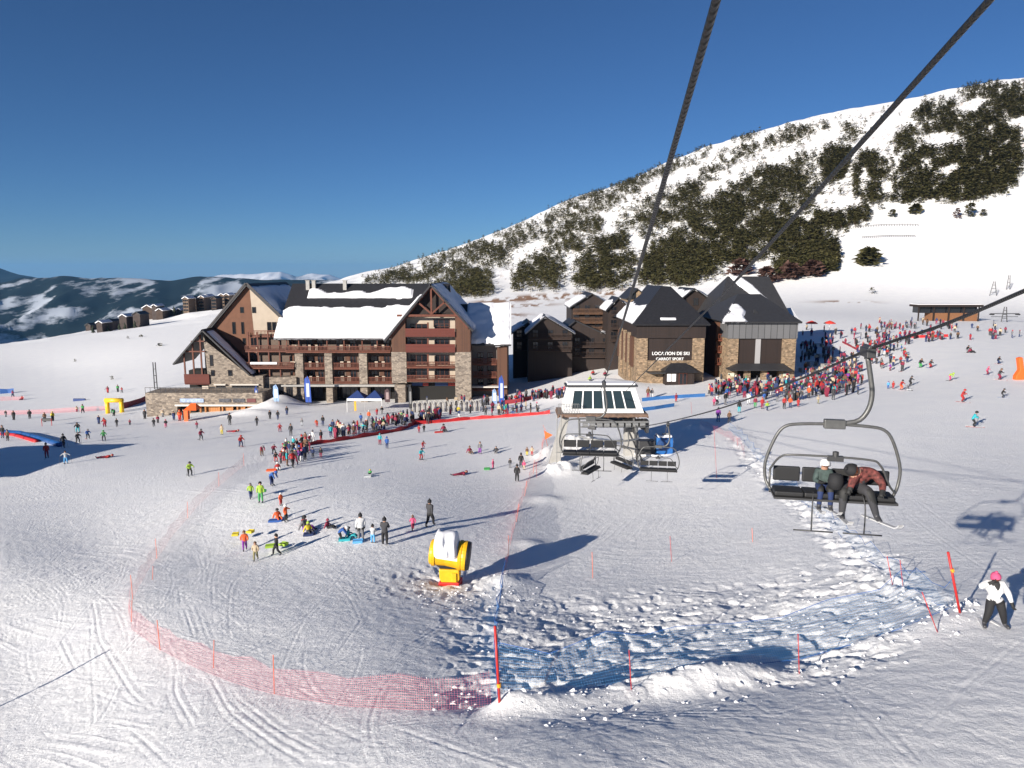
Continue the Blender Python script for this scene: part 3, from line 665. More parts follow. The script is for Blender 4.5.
    for yy in (364, 377, 390):
        zf = xz(485, yy, YW)[1]; balcony(T, wx0 + .4, xz(496.5, 1, YW)[0], zf, YW + .3, YW + 1.6)
        for a_ in (477, 487): window(T, xz(a_, 1, YW)[0], xz(a_ + 6, 1, YW)[0], zf + .1, zf + 2.1, YW + 1.54)
    sb = MB(); zq = xz(480, 386, YW)[1]; sb.box(wx0 + .3, wx1, YW - 1.5, YW + .2, zq - .12, zq + .12); T.part('canopy', sb, trimw)
    # ---- left gable block
    YL = 145.0
    ax, az = xz(247.5, 283.5, YL); lx, lz = xz(206, 333, YL); rx, rz_ = xz(292, 326, YL)
    xs, _ = xz(250, 300, YL); xs2 = xz(254, 300, YL)[0]
    zbt = xz(250, 372, YL)[1]
    ml = MB(); ml.prism([(lx + .6, zb), (xs2, zb), (xs2, zbt), (xs, az - .7), (ax, az - .35), (lx + .6, lz + .1)], YL, YL + 18); T.part('wall', ml, tanwall)
    mr = MB(); mr.prism([(xs2 + .01, zb), (rx - .5, zb), (rx - .5, rz_ - .1), (xs + .01, az - .75)], YL + .02, YL + 18); T.part('wall', mr, cream)
    rf = MB(); e = .8
    rf.slab([(lx - .5, YL - e, lz - .6), (ax, YL - e, az), (ax, 170, az), (lx - .5, 170, lz - .6)], .32)
    rf.slab([(ax, YL - e, az - .01), (rx + .5, YL - e, rz_ - .55), (rx + .5, 170, rz_ - .55), (ax, 170, az - .01)], .32)
    r4 = T.part('roof', rf, slate)
    tm = MB()
    for (bx, bz) in ((lx - .5, lz - .6), (rx + .5, rz_ - .55)):
        d = Vector((bx - ax, 0, bz - az)); nn = Vector((-d.z, 0, d.x)).normalized() * (.18 if bx < ax else -.18); yq = YL - e - .07
        p = [Vector((ax, 0, az)), Vector((bx, 0, bz))]; tm.prism([(v.x, v.z) for v in (p[0] + nn * .2, p[1] + nn * .2, p[1] - nn * 1.6, p[0] - nn * 1.6)], yq, yq + .06)
    T.part('bargeboard', tm, mat('dark_trim', (0.035, 0.03, 0.03), .6), r4)
    a, U, Vv, n, lu, lv = slope((rx + .5, YL - e + 1.0, rz_ - .55), (rx + .5, 168, rz_ - .55), (ax, YL - e + 1.0, az))
    T.part('roof_snow', snow_patch(a, U, Vv, n, lu, lv, lambda u, v: min(lv * .93 - v + .8 * n1(u, 12, .4), u - .1 + .5 * n1(v, 13, .5), v + .3, 3), .35, .5), snow_m, r4, smooth=True)
    for (a_, b_, y0, y1) in ((240, 244, 307, 313), (252, 256, 307, 313), (232, 236, 322, 334), (241, 244.5, 322, 334), (242.5, 246, 338, 344)):
        x0_, z1 = xz(a_, y0, YL); x1_, z0_ = xz(b_, y1, YL); window(T, x0_, x1_, z0_, z1, YL - .03, mull=0, fm=dbrown)
    for a_ in (267, 272, 277):
        x0_, z1 = xz(a_, 322, YL); x1_, z0_ = xz(a_ + 4.6, 332, YL); window(T, x0_, x1_, z0_, z1, YL - .03, mull=0, fm=dbrown)
    # stepped balconies
    for (a_, b_, yy, yf) in ((246, 279, 336, 142.4), (246, 296, 350.5, 141.6), (248, 295, 367, 141.2)):
        x0_, zf = xz(a_, yy, YL - 3); x1_ = xz(b_, yy, YL - 3)[0]; balcony(T, x0_, x1_, zf, yf, YL)
    sn = MB(); x0_, zf = xz(250, 364, 141); x1_ = xz(277, 364, 141)[0]; sn.box(x0_, x1_, 141.0, 141.5, zf - .1, zf + .35); T.part('balcony_snow', sn, snow_m, bevel=.1)
    for px in (248, 257.5, 268, 279):
        x_, z1 = xz(px, 332, 142); z0_ = xz(px, 378, 142)[1]; m = MB(); m.box(x_ - .11, x_ + .11, 141.7, 141.95, z0_, z1); T.part('post', m, redwood)
    for yy in (347, 362, 376):
        for a_ in (251, 262, 271, 283):
            x0_, z0_ = xz(a_, yy, YL); x1_ = xz(a_ + 6.5, yy, YL)[0]; window(T, x0_, x1_, z0_, z0_ + 1.9, YL - .05)
    # ---- stone annex
    YA = 140.0
    ax, az = xz(203.5, 330, YA); lx, lz = xz(177, 360, YA); rx, rz_ = xz(250, 374, YA)
    sx0 = xz(206, 360, YA)[0]; sx1 = xz(262, 360, YA)[0]; zt = xz(255, 376, YA)[1]
    m = MB(); m.prism([(sx0 + .7, zb), (sx1, zb), (sx1, zt), (rx, zt), (rx, rz_ - .4), (sx0, az - 2.0), (sx0 - .3, az - .6)], YA, YA + 6); T.part('wall', m, stone)
    m = MB(); m.box(sx1 - .02, xz(295, 1, YA + 1)[0], YA + 1, YA + 6, zb, xz(280, 378, YA)[1]); T.part('wall', m, stone)
    m = MB(); m.box(lx + 1.0, sx0 + .6, YA + 2.5, YA + 6, zb, xz(190, 372, YA)[1]); T.part('wall', m, dark_in)
    m = MB(); m.box(xz(203.5, 1, YA)[0], sx0 + .5, YA + .4, YA + 5, zb + 2, az - 3); T.part('wall', m, dbrown)
    rf = MB(); e = .8
    rf.slab([(lx - .6, YA - e, lz - .7), (ax, YA - e, az + .2), (ax, YA + 9, az + .2), (lx - .6, YA + 9, lz - .7)], .28)
    rf.slab([(ax, YA - e, az + .19), (rx + .3, YA - e, rz_ - .1), (rx + .3, YA + 6, rz_ - .1), (ax, YA + 9, az + .19)], .28)
    r5 = T.part('roof', rf, slate)
    a, U, Vv, n, lu, lv = slope((rx + .3, YA - e + .9, rz_ - .1), (rx + .3, YA + 5, rz_ - .1), (ax, YA - e + .9, az + .2))
    T.part('roof_snow', snow_patch(a, U, Vv, n, lu, lv, lambda u, v: min(u + .2 + .3 * n1(v, 15, .7), lv - .6 - v, v + .2, 3 - .0, 2.6 + .8 * n1(v, 16, .5) - u * .8), .3, .3), snow_m, r5, smooth=True)
    m = MB(); zp0, zp1 = xz(190, 383.5, YA)[1], xz(190, 374, YA)[1]
    m.box(xz(183, 1, YA)[0], sx0 + .5, YA - .3, YA - .1, zp0, zp1); m.box(xz(183, 1, YA)[0], sx0 + .5, YA - .1, YA + 2.5, zp0 - .2, zp0); T.part('balcony', m, redpanel)
    for px in (184, 193, 201):
        x_ = xz(px, 350, YA)[0]; m = MB(); m.box(x_ - .13, x_ + .13, YA - .25, YA, zp0, min(lz + (az - lz) * (x_ - lx) / (ax - lx) - .2, az)); T.part('post', m, redwood)
    m = MB(); z_ = xz(190, 352, YA)[1]; m.box(xz(186, 1, YA)[0], sx0, YA - .3, YA - .05, z_, z_ + .25)
    m.box(xz(192, 1, YA)[0], sx0, YA - .3, YA - .05, z_ + 2.0, z_ + 2.2); T.part('beam', m, redwood)
    for (a_, b_, y0, y1) in ((209.5, 213.5, 355, 366), (210.8, 215, 370, 376), (228, 232.5, 370, 376)):
        x0_, z1 = xz(a_, y0, YA); x1_, z0_ = xz(b_, y1, YA); window(T, x0_, x1_, z0_, z1, YA - .03, mull=0, fm=dbrown)
    for (a_, b_) in ((216, 226), (232, 259)):
        x0_, z1 = xz(a_, 385, YA); x1_, z0_ = xz(b_, 396, YA); window(T, x0_, x1_, z0_, z1, YA - .03, mull=2 if b_ > 230 else 1, fm=dbrown, name='shop_window')
        m = MB(); m.box(x0_ - .2, x1_ + .2, YA - .5, YA - .06, z1, z1 + .22); T.part('lintel', m, trimw)
    for (a_, b_) in ((270, 284), (286, 293)):
        x0_, z1 = xz(a_, 384, YA + 1); x1_, z0_ = xz(b_, 397, YA + 1); window(T, x0_, x1_, z0_, z1, YA + .97, mull=2, fm=dbrown, name='shop_window')
    m = MB(); x0_, z1 = xz(202, 386, YA - 1); x1_, z0_ = xz(209, 398, YA - 1); m.box(x0_, x1_, YA - 1, YA - .8, z0_, z1); T.part('panel', m, mat('pale_stone_panel', (.5, .43, .36), .8))
hotel()

# ------------------------------------------------------------------ terrace with the arcade under it
def terrace():
    Yt = 134.0; x0, z1 = xz(145, 393, Yt); x1, _ = xz(262, 393, Yt); xm, _ = xz(176, 393, Yt); zl = xz(200, 404.5, Yt)[1]; zb = xz(200, 419, Yt)[1] - 2
    b = P(205, 418, Yt); T = Thing('stone_terrace', b, 'stone terrace wall with timber arcade beneath, in front of the hotel gable', 'terrace')
    m = MB(); m.box(x0, x1, Yt, 139.8, zl, z1); T.part('parapet', m, stone)
    m = MB(); m.box(x0, xm, Yt + .05, 139.5, zb, zl); T.part('wall', m, stone)
    m = MB(); m.box(xm - .2, x1 + .2, Yt - .5, 139, zl - .25, zl + .08); T.part('ledge', m, trimw)
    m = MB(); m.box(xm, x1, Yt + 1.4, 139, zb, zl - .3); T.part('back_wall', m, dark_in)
    for a, c in ((206, 218), (223, 231), (238, 243), (246, 258)):
        X0, X1 = xz(a, 410, Yt)[0], xz(c, 410, Yt)[0]; m = MB(); m.box(X0, X1, Yt + .6, Yt + .9, zb, zl - .3); T.part('arcade_panel', m, orangewood)
    for a in (189, 200, 205, 219, 222, 232, 237, 244, 258):
        X = xz(a, 410, Yt)[0]; m = MB(); m.box(X - .14, X + .14, Yt + .2, Yt + .5, zb, zl - .3); T.part('post', m, orangewood)
    for a, c, mt_ in ((180, 204, 'blue'), (219, 231, 'dark'), (233, 245, 'dark'), (247, 256, 'red')):
        X0, zz1 = xz(a, 398.5, Yt); X1, zz0 = xz(c, 402.3, Yt); m = MB(); m.box(X0, X1, Yt - .12, Yt - .02, zz0, zz1)
        T.part('banner', m, {'blue': mat('banner_pale_blue', (.30, .38, .55), .6, noise=.35, nscale=3), 'dark': mat('banner_grey', (.06, .06, .07), .6, noise=.6, nscale=4), 'red': mat('banner_maroon', (.12, .03, .03), .6)}[mt_])
    X0, zz = xz(145, 392, Yt); m = MB()
    for k in range(24):
        x = x0 + (x1 - x0) * k / 23; m.box(x - .03, x + .03, Yt + .1, Yt + .16, z1, z1 + 1.0)
    m.box(x0, x1, Yt + .08, Yt + .18, z1 + .95, z1 + 1.03); T.part('railing', m, dsteel)
terrace()

# ------------------------------------------------------------------ ski hire shop, restaurant and chalets
def hip(mb, x0, x1, y0, y1, ze, zr, rx0, rx1, ry0, ry1, th=.3):
    A, B, C, D = (x0, y0, ze), (x1, y0, ze), (x1, y1, ze), (x0, y1, ze)
    if rx1 - rx0 < .1: E, F = (rx0, ry0, zr), (rx0, ry1, zr); fs = [[A, B, E], [B, C, F, E], [C, D, F], [D, A, E, F]]
    elif abs(ry1 - ry0) < .1: E, F = (rx0, ry0, zr), (rx1, ry0, zr); fs = [[A, B, F, E], [B, C, F], [C, D, E, F], [D, A, E]]
    else: E, F, G_, H_ = (rx0, ry0, zr), (rx1, ry0, zr), (rx1, ry1, zr), (rx0, ry1, zr); fs = [[A, B, F, E], [B, C, G_, F], [C, D, H_, G_], [D, A, E, H_], [E, F, G_, H_]]
    for f in fs: mb.slab(f, th)
def text_obj(s, size, loc, parent, m_, name, spacing=1.0):
    c = bpy.data.curves.new(name, 'FONT'); c.body = s; c.size = size; c.extrude = .04; c.align_x = 'CENTER'; c.space_character = spacing; c.offset = .012
    o = bpy.data.objects.new(name, c); COL.objects.link(o); dg = bpy.context.evaluated_depsgraph_get(); me = bpy.data.meshes.new_from_object(o.evaluated_get(dg))
    bpy.data.objects.remove(o); me.materials.clear(); me.materials.append(m_)
    r = bpy.data.objects.new(name, me); COL.objects.link(r); r.rotation_euler = (math.pi / 2, 0, 0); r.location = loc
    if parent: r.parent = parent
    return r
def ski_shop():
    Y0 = 128.0; x0, zb = xz(636, 383, Y0); x1, _ = xz(703, 383, Y0); ze = xz(660, 324, Y0)[1]
    T = Thing('ski_hire_shop', ((x0 + x1) / 2, Y0, zb), 'stone ski hire shop with tall black hipped roof and white lettering', 'shop')
    zg = zb - 4
    b1, b2 = xz(647.6, 1, Y0)[0], xz(692.4, 1, Y0)[0]; zp = xz(660, 338, Y0)[1]; zq = xz(660, 360.5, Y0)[1]
    m = MB(); m.box(x0, b1, Y0, 150, zg, zp); T.part('wall', m, stone_y)
    m = MB(); m.box(b2, x1, Y0, 150, zg, zp); T.part('wall', m, stone_y)
    m = MB(); m.box(b1 + .001, b2 - .001, Y0 + .05, 149, zg, zq); T.part('wall', m, stone_y)
    m = MB(); m.box(b1 + .01, b2 - .01, Y0 + .25, 149, zq, zp); sgn = T.part('sign_panel', m, dbrown)
    m = MB(); m.box(x0 - .1, x1 + .1, Y0 - .15, 150.2, zp, ze + .1); T.part('wall', m, dbrown)
    # timber left side wall with balconies
    m = MB()
    for yy in (131, 136, 141, 146): m.box(x0 - .35, x0 - .05, yy, yy + 3, zp - 5.5, zp - .05)
    T.part('side_panel', m, brown)
    m = MB()
    for yy in (134.2, 139.2, 144.2): m.box(x0 - .5, x0 - .05, yy, yy + 1.6, zp - 8.5, zp + .5)
    T.part('buttress', m, stone_y)
    rf = MB(); xm = (x0 + x1) / 2 + .4; zr = xz(665, 286.6, 135.5)[1]
    hip(rf, x0 - .9, x1 + .7, Y0 - 1, 151.5, ze, zr, xm - .9, xm + .9, 135.5, 145)
    rf2 = T.part('roof', rf, slate)
    a, U, Vv, n, lu, lv = slope((x0 - .9, 151.5, ze), (x0 - .9, Y0 - 1, ze), (xm - .9, 145, zr))
    T.part('roof_snow', snow_patch(a, U, Vv, n, lu, lv, lambda u, v: min(u - 3 + n1(v, 1, 1) * 2, lu - 1.2 - u - v * .8, 3.8 + 2.6 * n1(u, 22, .4) - v, 3), .35, .4), snow_m, rf2, smooth=True)
    a, U, Vv, n, lu, lv = slope((x0 - .9, Y0 - 1, ze), (x1 + .7, Y0 - 1, ze), (xm - .9, 135.5, zr))
    # map: v axis of the front slope leans; keep a small drift near the eave centre
    T.part('roof_snow', snow_patch(a, U, Vv, n, lu, lv, lambda u, v: min(1.5 - abs(u - 6.3) + .5 * n1(u, 3, 2), .45 - abs(v - 1.5)), .15, .25), snow_m, rf2, smooth=True)
    X, Z = xz(671, 356, Y0); text_obj('LOCATION DE SKI', .80, Vector((X, Y0 + .22, Z + .16)) - T.base, T.root, white, 'lettering', 1.0)
    X, Z = xz(670, 360.2, Y0); text_obj('GARROT SPORT', .66, Vector((X, Y0 + .22, Z - .02)) - T.base, T.root, white, 'lettering', 1.02)
    # porch
    px0, pz1 = xz(666, 371.5, Y0 - 2.5); px1, pz0 = xz(694, 388, Y0 - 2.5)
    m = MB(); m.box(px0, px1, Y0 - 2.4, Y0 - .01, pz0 - 1, pz1); por = T.part('porch', m, dbrown)
    m = MB(); hip(m, px0 - .5, px1 + .5, Y0 - 3.1, Y0 - .02, pz1, pz1 + 1.3, px0 + 1.2, px1 - 1.2, Y0 - 1, Y0 - 1, .15); T.part('porch_roof', m, slate, por)
    for a_ in (667.3, 672): 
        X0, z1 = xz(a_, 374, Y0 - 2.5); X1, z0 = xz(a_ + 3.8, 381.5, Y0 - 2.5); m = MB(); m.box(X0, X1, Y0 - 2.5, Y0 - 2.42, z0, z1); T.part('notice', m, white, por)
    window(T, xz(680, 1, Y0 - 2.5)[0], xz(688, 1, Y0 - 2.5)[0], pz0 + .6, pz1 - .3, Y0 - 2.45, parent=por, mull=1, name='porch_door')
    m = MB(); X0, z0 = xz(646, 372, Y0); X1, z1 = xz(664, 370.6, Y0); m.box(X0, X1, Y0 - 2.2, Y0 - .01, z0, z0 + .18); T.part('awning', m, dsteel)
ski_shop()
def restaurant():
    Y0 = 128.0; x0, zb = xz(726.5, 380, Y0); x1, _ = xz(794, 380, Y0); ze = xz(760, 321.5, Y0)[1]
    T = Thing('restaurant_building', ((x0 + x1) / 2, Y0, zb), 'grey banded restaurant building with stone corners, stepped black roofs and snow patches', 'restaurant')
    zg = zb - 4; b1, b2 = xz(738.3, 1, Y0)[0], xz(782, 1, Y0)[0]; zp = xz(760, 338.5, Y0)[1]; zq = xz(760, 364, Y0)[1]; zl = xz(760, 369.5, Y0 - 2)[1]
    for A, B in ((x0, b1), (b2, x1)):
        m = MB(); m.box(A, B, Y0, 146, zg, zp); T.part('wall', m, stone_y)
    m = MB(); m.box(b1 + .01, b2 - .01, Y0 + .3, 146, zq - 1, zp); T.part('wall', m, dbrown)
    X0, X1 = xz(755.6, 1, Y0)[0], xz(760.7, 1, Y0)[0]; m = MB(); m.box(X0, X1, Y0 + .15, Y0 + .35, zq, zp - .05); T.part('pilaster', m, mat('grey_metal_strip', (.33, .32, .32), .5))
    m = MB(); m.box(x0 - .1, x1 + .1, Y0 - .2, 146.2, zp, ze + .1); T.part('wall', m, planks('grey_cladding', (.10, .10, .105), (.125, .125, .13), 'XY', 1.1))
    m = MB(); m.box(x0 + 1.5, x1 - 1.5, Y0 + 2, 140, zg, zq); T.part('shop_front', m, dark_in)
    for px in (748, 765):
        X = xz(px, 1, Y0 - .5)[0]; m = MB(); m.box(X - .5, X + .5, Y0 - .9, Y0 - .1, zg, zl + .2); T.part('pillar', m, stone_y)
    m = MB(); hip(m, xz(730, 1, Y0 - 2)[0], xz(792, 1, Y0 - 2)[0], Y0 - 2.4, Y0 + .2, zl, zq + .1, xz(737, 1, Y0)[0], xz(784, 1, Y0)[0], Y0 - .05, Y0 - .05, .2); T.part('pent_roof', m, slate2)
    for a_, b_ in ((728, 734), (783, 789)):
        m = MB(); X0, z1 = xz(a_, 373, Y0); X1, z0 = xz(b_, 376.5, Y0); m.box(X0, X1, Y0 - .12, Y0 - .02, z0, z1); T.part('notice', m, mat('pale_notice', (.5, .52, .42), .6))
    m = MB(); X0, X1 = xz(720.5, 1, 130)[0], x0 - .01; m.box(X0, X1, 133, 146, zg, ze - .5); T.part('wall', m, brown)
    for yy in (340, 352, 364): balcony(T, X0, x0 - .02, xz(722, yy, 131)[1], 131.6, 133)
    zr = xz(745, 294, 138)[1]
    rf = MB(); hip(rf, x0 - 1.0, x1 + .5, Y0 - 1, 148, ze, zr, xz(735, 1, 138)[0], xz(757.5, 1, 138)[0], 138, 138); r1 = T.part('roof', rf, slate2)
    a, U, Vv, n, lu, lv = slope((x0 - 1, Y0 - 1, ze), (x1 + .5, Y0 - 1, ze), (x0 - 1, 138, zr))
    T.part('roof_snow', snow_patch(a - U * 2, U, Vv, n, lu, lv * .85, lambda u, v: min(u - v * .50 - 1.6 + 1.5 * n1(v, 31, .5), 6.0 + v * .10 + 3 * n1(v, 32, .5) - u, v + .2 , lv * .62 - v, 3) if True else 0, .25, .4), snow_m, r1, smooth=True)
    # taller rear block
    X0, X1 = xz(712, 1, 152)[0], xz(778, 1, 152)[0]; zr2 = xz(737, 276.4, 156)[1]; ze2 = zr2 - 8.0
    m = MB(); m.box(X0 + .8, X1 - 1, 148.5, 166, zg, ze2 + .3); T.part('wall', m, dbrown)
    m = MB(); m.prism([(X1 - 9, ze2), (X1 - 1, ze2), (X1 - 5, ze2 + 4)], 147.5, 148.4); T.part('wall', m, dbrown)
    rf = MB(); hip(rf, X0 - 1, X1 + .5, 147, 168, ze2, zr2, xz(710, 1, 156)[0] + 3, xz(765, 1, 156)[0], 156, 156.05); r2 = T.part('roof', rf, slate2)
    a, U, Vv, n, lu, lv = slope((X0 - 1, 147, ze2), (X1 + .5, 147, ze2), (X0 - 1, 156, zr2))
    T.part('roof_snow', snow_patch(a, U, Vv, n, lu, lv, lambda u, v: min(1.3 + 1.2 * n1(v, 35, .6) - abs(u - (lu - 1.6 - v * .62)), v - .6, 3), .25, .35), snow_m, r2, smooth=True)
    m = MB(); m.box(X1 - 3.5, X1 + 2.2, 149, 158, zg, ze2 - 1.2); T.part('wall', m, dbrown)
    m = MB(); m.slab([(X1 - 2, 148.6, ze2 - 1.2), (X1 + 3, 148.6, ze2 - 1.2), (X1 + 1.5, 154, ze2 + 1.3), (X1 - 4, 154, ze2 + 1.3)], .25); r3 = T.part('roof', m, slate2)
    a, U, Vv, n, lu, lv = slope((X1 - 2, 148.6, ze2 - 1.2), (X1 + 3, 148.6, ze2 - 1.2), (X1 - 2, 154, ze2 + 1.3))
    T.part('roof_snow', snow_patch(a, U, Vv, n, lu, lv, lambda u, v: min(u + .3, 2), .3, .4), snow_m, r3, smooth=True)
    window(T, X1 - 1.0, X1 + .8, ze2 - 3.6, ze2 - 2.0, 148.95)
    m = MB(); hip(m, xz(750.5, 1, 131)[0], xz(755, 1, 131)[0], 130.2, 131.6, xz(750, 312.5, 131)[1], xz(750, 309.5, 131)[1], xz(752, 1, 131)[0], xz(753.5, 1, 131)[0], 131, 131, .1); T.part('roof_vent', m, dsteel, r1)
restaurant()
def chalet(name, label, pxs, Y0, peak, eave_y, base_y, depth, wallm, roofm, floors, snowf=None, balc=False, group=None, wins=3, ridge='Y'):
    x0, zb = xz(pxs[0], base_y, Y0); x1 = xz(pxs[1], base_y, Y0)[0]; ze = xz(pxs[0], eave_y, Y0)[1]; xp, zp = xz(peak[0], peak[1], Y0)
    T = Thing(name, ((x0 + x1) / 2, Y0, zb), label, 'chalet', group); zg = zb - 6
    m = MB()
    if ridge == 'Y': m.prism([(x0, zg), (x1, zg), (x1, ze), (xp, zp - .3), (x0, ze)], Y0, Y0 + depth)
    else: m.box(x0, x1, Y0, Y0 + depth, zg, ze)
    T.part('wall', m, wallm)
    rf = MB(); e = .6
    if ridge == 'Y':
        rf.slab([(x0 - .6, Y0 - e, ze - .4), (xp, Y0 - e, zp), (xp, Y0 + depth, zp), (x0 - .6, Y0 + depth, ze - .4)], .25)
        rf.slab([(xp, Y0 - e, zp - .01), (x1 + .6, Y0 - e, ze - .4), (x1 + .6, Y0 + depth, ze - .4), (xp, Y0 + depth, zp - .01)], .25)
        sl = [slope((x1 + .6, Y0 - e, ze - .4), (x1 + .6, Y0 + depth, ze - .4), (xp, Y0 - e, zp)), slope((x0 - .6, Y0 + depth, ze - .4), (x0 - .6, Y0 - e, ze - .4), (xp, Y0 + depth, zp))]
    else:
        ym = Y0 + depth / 2; hip(rf, x0 - .6, x1 + .6, Y0 - e, Y0 + depth + e, ze, zp, xp - 1, xp + 1, ym, ym, .25); sl = [slope((x0 - .6, Y0 - e, ze), (x1 + .6, Y0 - e, ze), (x0 - .6, ym, zp))]
        if snowf is None: sl = []
    r = T.part('roof', rf, roofm)
    if snowf:
        for a, U, Vv, n, lu, lv in sl: T.part('roof_snow', snow_patch(a, U, Vv, n, lu, lv, lambda u, v: snowf(u, v, lu, lv), .35, .4), snow_m, r, smooth=True)
    for f in floors:
        zf = xz(pxs[0], f, Y0)[1]
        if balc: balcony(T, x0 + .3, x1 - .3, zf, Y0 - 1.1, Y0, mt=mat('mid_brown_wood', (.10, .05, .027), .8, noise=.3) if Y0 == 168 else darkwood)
        for k in range(wins):
            cx = x0 + (x1 - x0) * (k + .5) / wins; window(T, cx - .6, cx + .6, zf + .1, zf + 1.8, Y0 - .05, fm=dbrown)
    return T
sn_part = lambda th, s: (lambda u, v, lu, lv: min(lv * th + 2.5 * n1(u, s, .35) - v, 3, u + .3))
chalet('apartment_chalet', 'sunlit apartment chalet with timber balconies behind the ski hire shop', (571, 612), 168, (592, 293), 306, 360, 16, dbrown, slate, (313, 322, 331, 340), lambda u, v, lu, lv: min(lv * .75 + 2 * n1(u, 41, .4) - v, u - 1, 3), True, wins=4)
chalet('apartment_chalet', 'low shaded chalet with blue shadowed snow on its roof', (528, 572), 158, (545, 316), 332, 366, 12, dbrown, slate, (338, 350), sn_part(.9, 42), True)
chalet('apartment_chalet', 'dark timber chalet behind the shaded courtyard', (556, 612), 162, (575, 320), 336, 366, 14, dbrown, slate, (346, 356), sn_part(.35, 43), True, wins=4)
chalet('apartment_chalet', 'dark chalet half hidden behind the right end of the hotel', (513, 538), 165, (528, 322), 332, 370, 14, dbrown, slate, (338, 350), sn_part(.7, 44), True, wins=2)
chalet('apartment_chalet', 'smaller steep black gabled roof left behind the ski hire shop', (627, 647), 178, (637, 288), 297, 350, 12, stone_y, slate, (300,), None, wins=2)
chalet('apartment_chalet', 'steep black gabled roof immediately left of the ski shop ridge', (647, 666), 182, (656, 285.5), 296, 350, 12, stone_y, slate, (300,), None, wins=2)
chalet('apartment_chalet', 'broad black roofed chalet with snow between the two shops', (676, 712), 162, (694, 288), 302, 350, 14, dbrown, slate, (306, 318), lambda u, v, lu, lv: min(lv * .8 + 3 * n1(u, 45, .4) - v, u + .3, 3), False)
chalet('apartment_chalet', 'chalet with snow covered roof left of the ski hire shop', (607, 630), 158, (618, 297), 309, 362, 10, dbrown, slate, (315, 328, 340), sn_part(.7, 46), True, wins=2)

# ------------------------------------------------------------------ drag lift hut, pylon
def lift_hut():
    g = G(948, 321); Y0 = g.y; x0, x1 = xz(918, 310, Y0)[0], xz(978, 310, Y0)[0]
    T = Thing('lift_hut', g, 'long low dark roofed lift hut with orange timber front on the upper slope', 'lift hut')
    z0 = g.z - 2; z1 = xz(940, 313, Y0)[1]; z2 = xz(940, 306.5, Y0 )[1]
    m = MB(); m.box(x0 + 4, x1, Y0, Y0 + 3.5, z0, z1); T.part('wall', m, mat('hut_wood', (.20, .09, .04), .8, noise=.2))
    m = MB(); m.box(x0 + .3, x1 - .1, Y0 + .3, Y0 + 3.5, z1, z2 - .1); T.part('window', m, glass_d)
    m = MB(); m.box(x0 - .5, x1 + .8, Y0 - 1.2, Y0 + 4, z2 - .1, z2 + .5); r = T.part('roof', m, dbrown)
    m = MB(); m.box(x0 - .4, x1 + .7, Y0 - .6, Y0 + 3.9, z2 + .5, z2 + .75); T.part('roof_snow', m, snow_m, r, bevel=.2)
    for k in range(5):
        x = x0 + (x1 - x0) * k / 4; m = MB(); m.box(x - .15, x + .15, Y0 - .6, Y0 - .3, z0, z2); T.part('post', m, dbrown)
lift_hut()
def pylon(name, px, py, top, label, wide, cat='pylon'):
    g = G(px, py); Y = g.y; k = F_PX / Y; h = (py - top) / k
    T = Thing(name, g, label, cat)
    m = MB(); w = wide
    m.tube([(g.x - w, Y, g.z - .5), (g.x - .3, Y, g.z + h)], .13, 6); m.tube([(g.x + w, Y, g.z - .5), (g.x + .3, Y, g.z + h)], .13, 6)
    for q in (.25, .5, .75): m.tube([(g.x - w * (1 - q), Y, g.z + h * q), (g.x + w * (1 - q), Y, g.z + h * q)], .09, 5)
    T.part('mast', m, dsteel); return T, g, h
T, g, h = pylon('lift_pylon', 1004, 322, 307, 'steel lift pylon with wide cross arms beside the long lift hut', .9)
m = MB(); m.tube([(g.x - 4.2, g.y, g.z + h * .55), (g.x + 4.2, g.y, g.z + h * .55)], .13, 6); m.tube([(g.x - 4, g.y, g.z + h * .35), (g.x + 4, g.y, g.z + h * .35)], .08, 6)
for s_ in (-1, 1): m.tube([(g.x + s_ * 3.8, g.y - .9, g.z + h * .5), (g.x + s_ * 3.8, g.y + .9, g.z + h * .5)], .22, 6)
T.part('cross_arm', m, dsteel)
pylon('lattice_pylon', 993, 296, 282, 'small lattice pylon on the snow above the lift hut', 1.6)
pylon('lattice_pylon', 1008, 290, 276, 'slender lattice mast standing furthest up the right hand slope', .8)
pylon('lattice_pylon', 156, 389, 362, 'thin steel mast on the snowfield left of the hotel porch', .35, 'mast')
# wooden snow barriers on the slope
for (a, b, lb) in (((853, 229), (918, 227), 'upper of two long low snow barriers on the bare slope'), ((862, 239), (915, 237.5), 'lower of two long low snow barriers on the bare slope')):
    A_, B_ = G(*a), G(*b); T = Thing('snow_barrier', A_, lb, 'barrier'); m = MB(); n_q = 26
    for k in range(n_q):
        q = A_.lerp(B_, k / (n_q - 1)); z = zat(q.x, q.y); m.box(q.x - .07, q.x + .07, q.y, q.y + .12, z - .3, z + 1.3)
    T.part('post', m, dbrown)
    m = MB()
    for k in range(n_q - 1):
        q, r_ = A_.lerp(B_, k / (n_q - 1)), A_.lerp(B_, (k + 1) / (n_q - 1)); m.tube([(q.x, q.y, zat(q.x, q.y) + 1.1), (r_.x, r_.y, zat(r_.x, r_.y) + 1.1)], .12, 4)
    T.part('rail', m, dbrown)

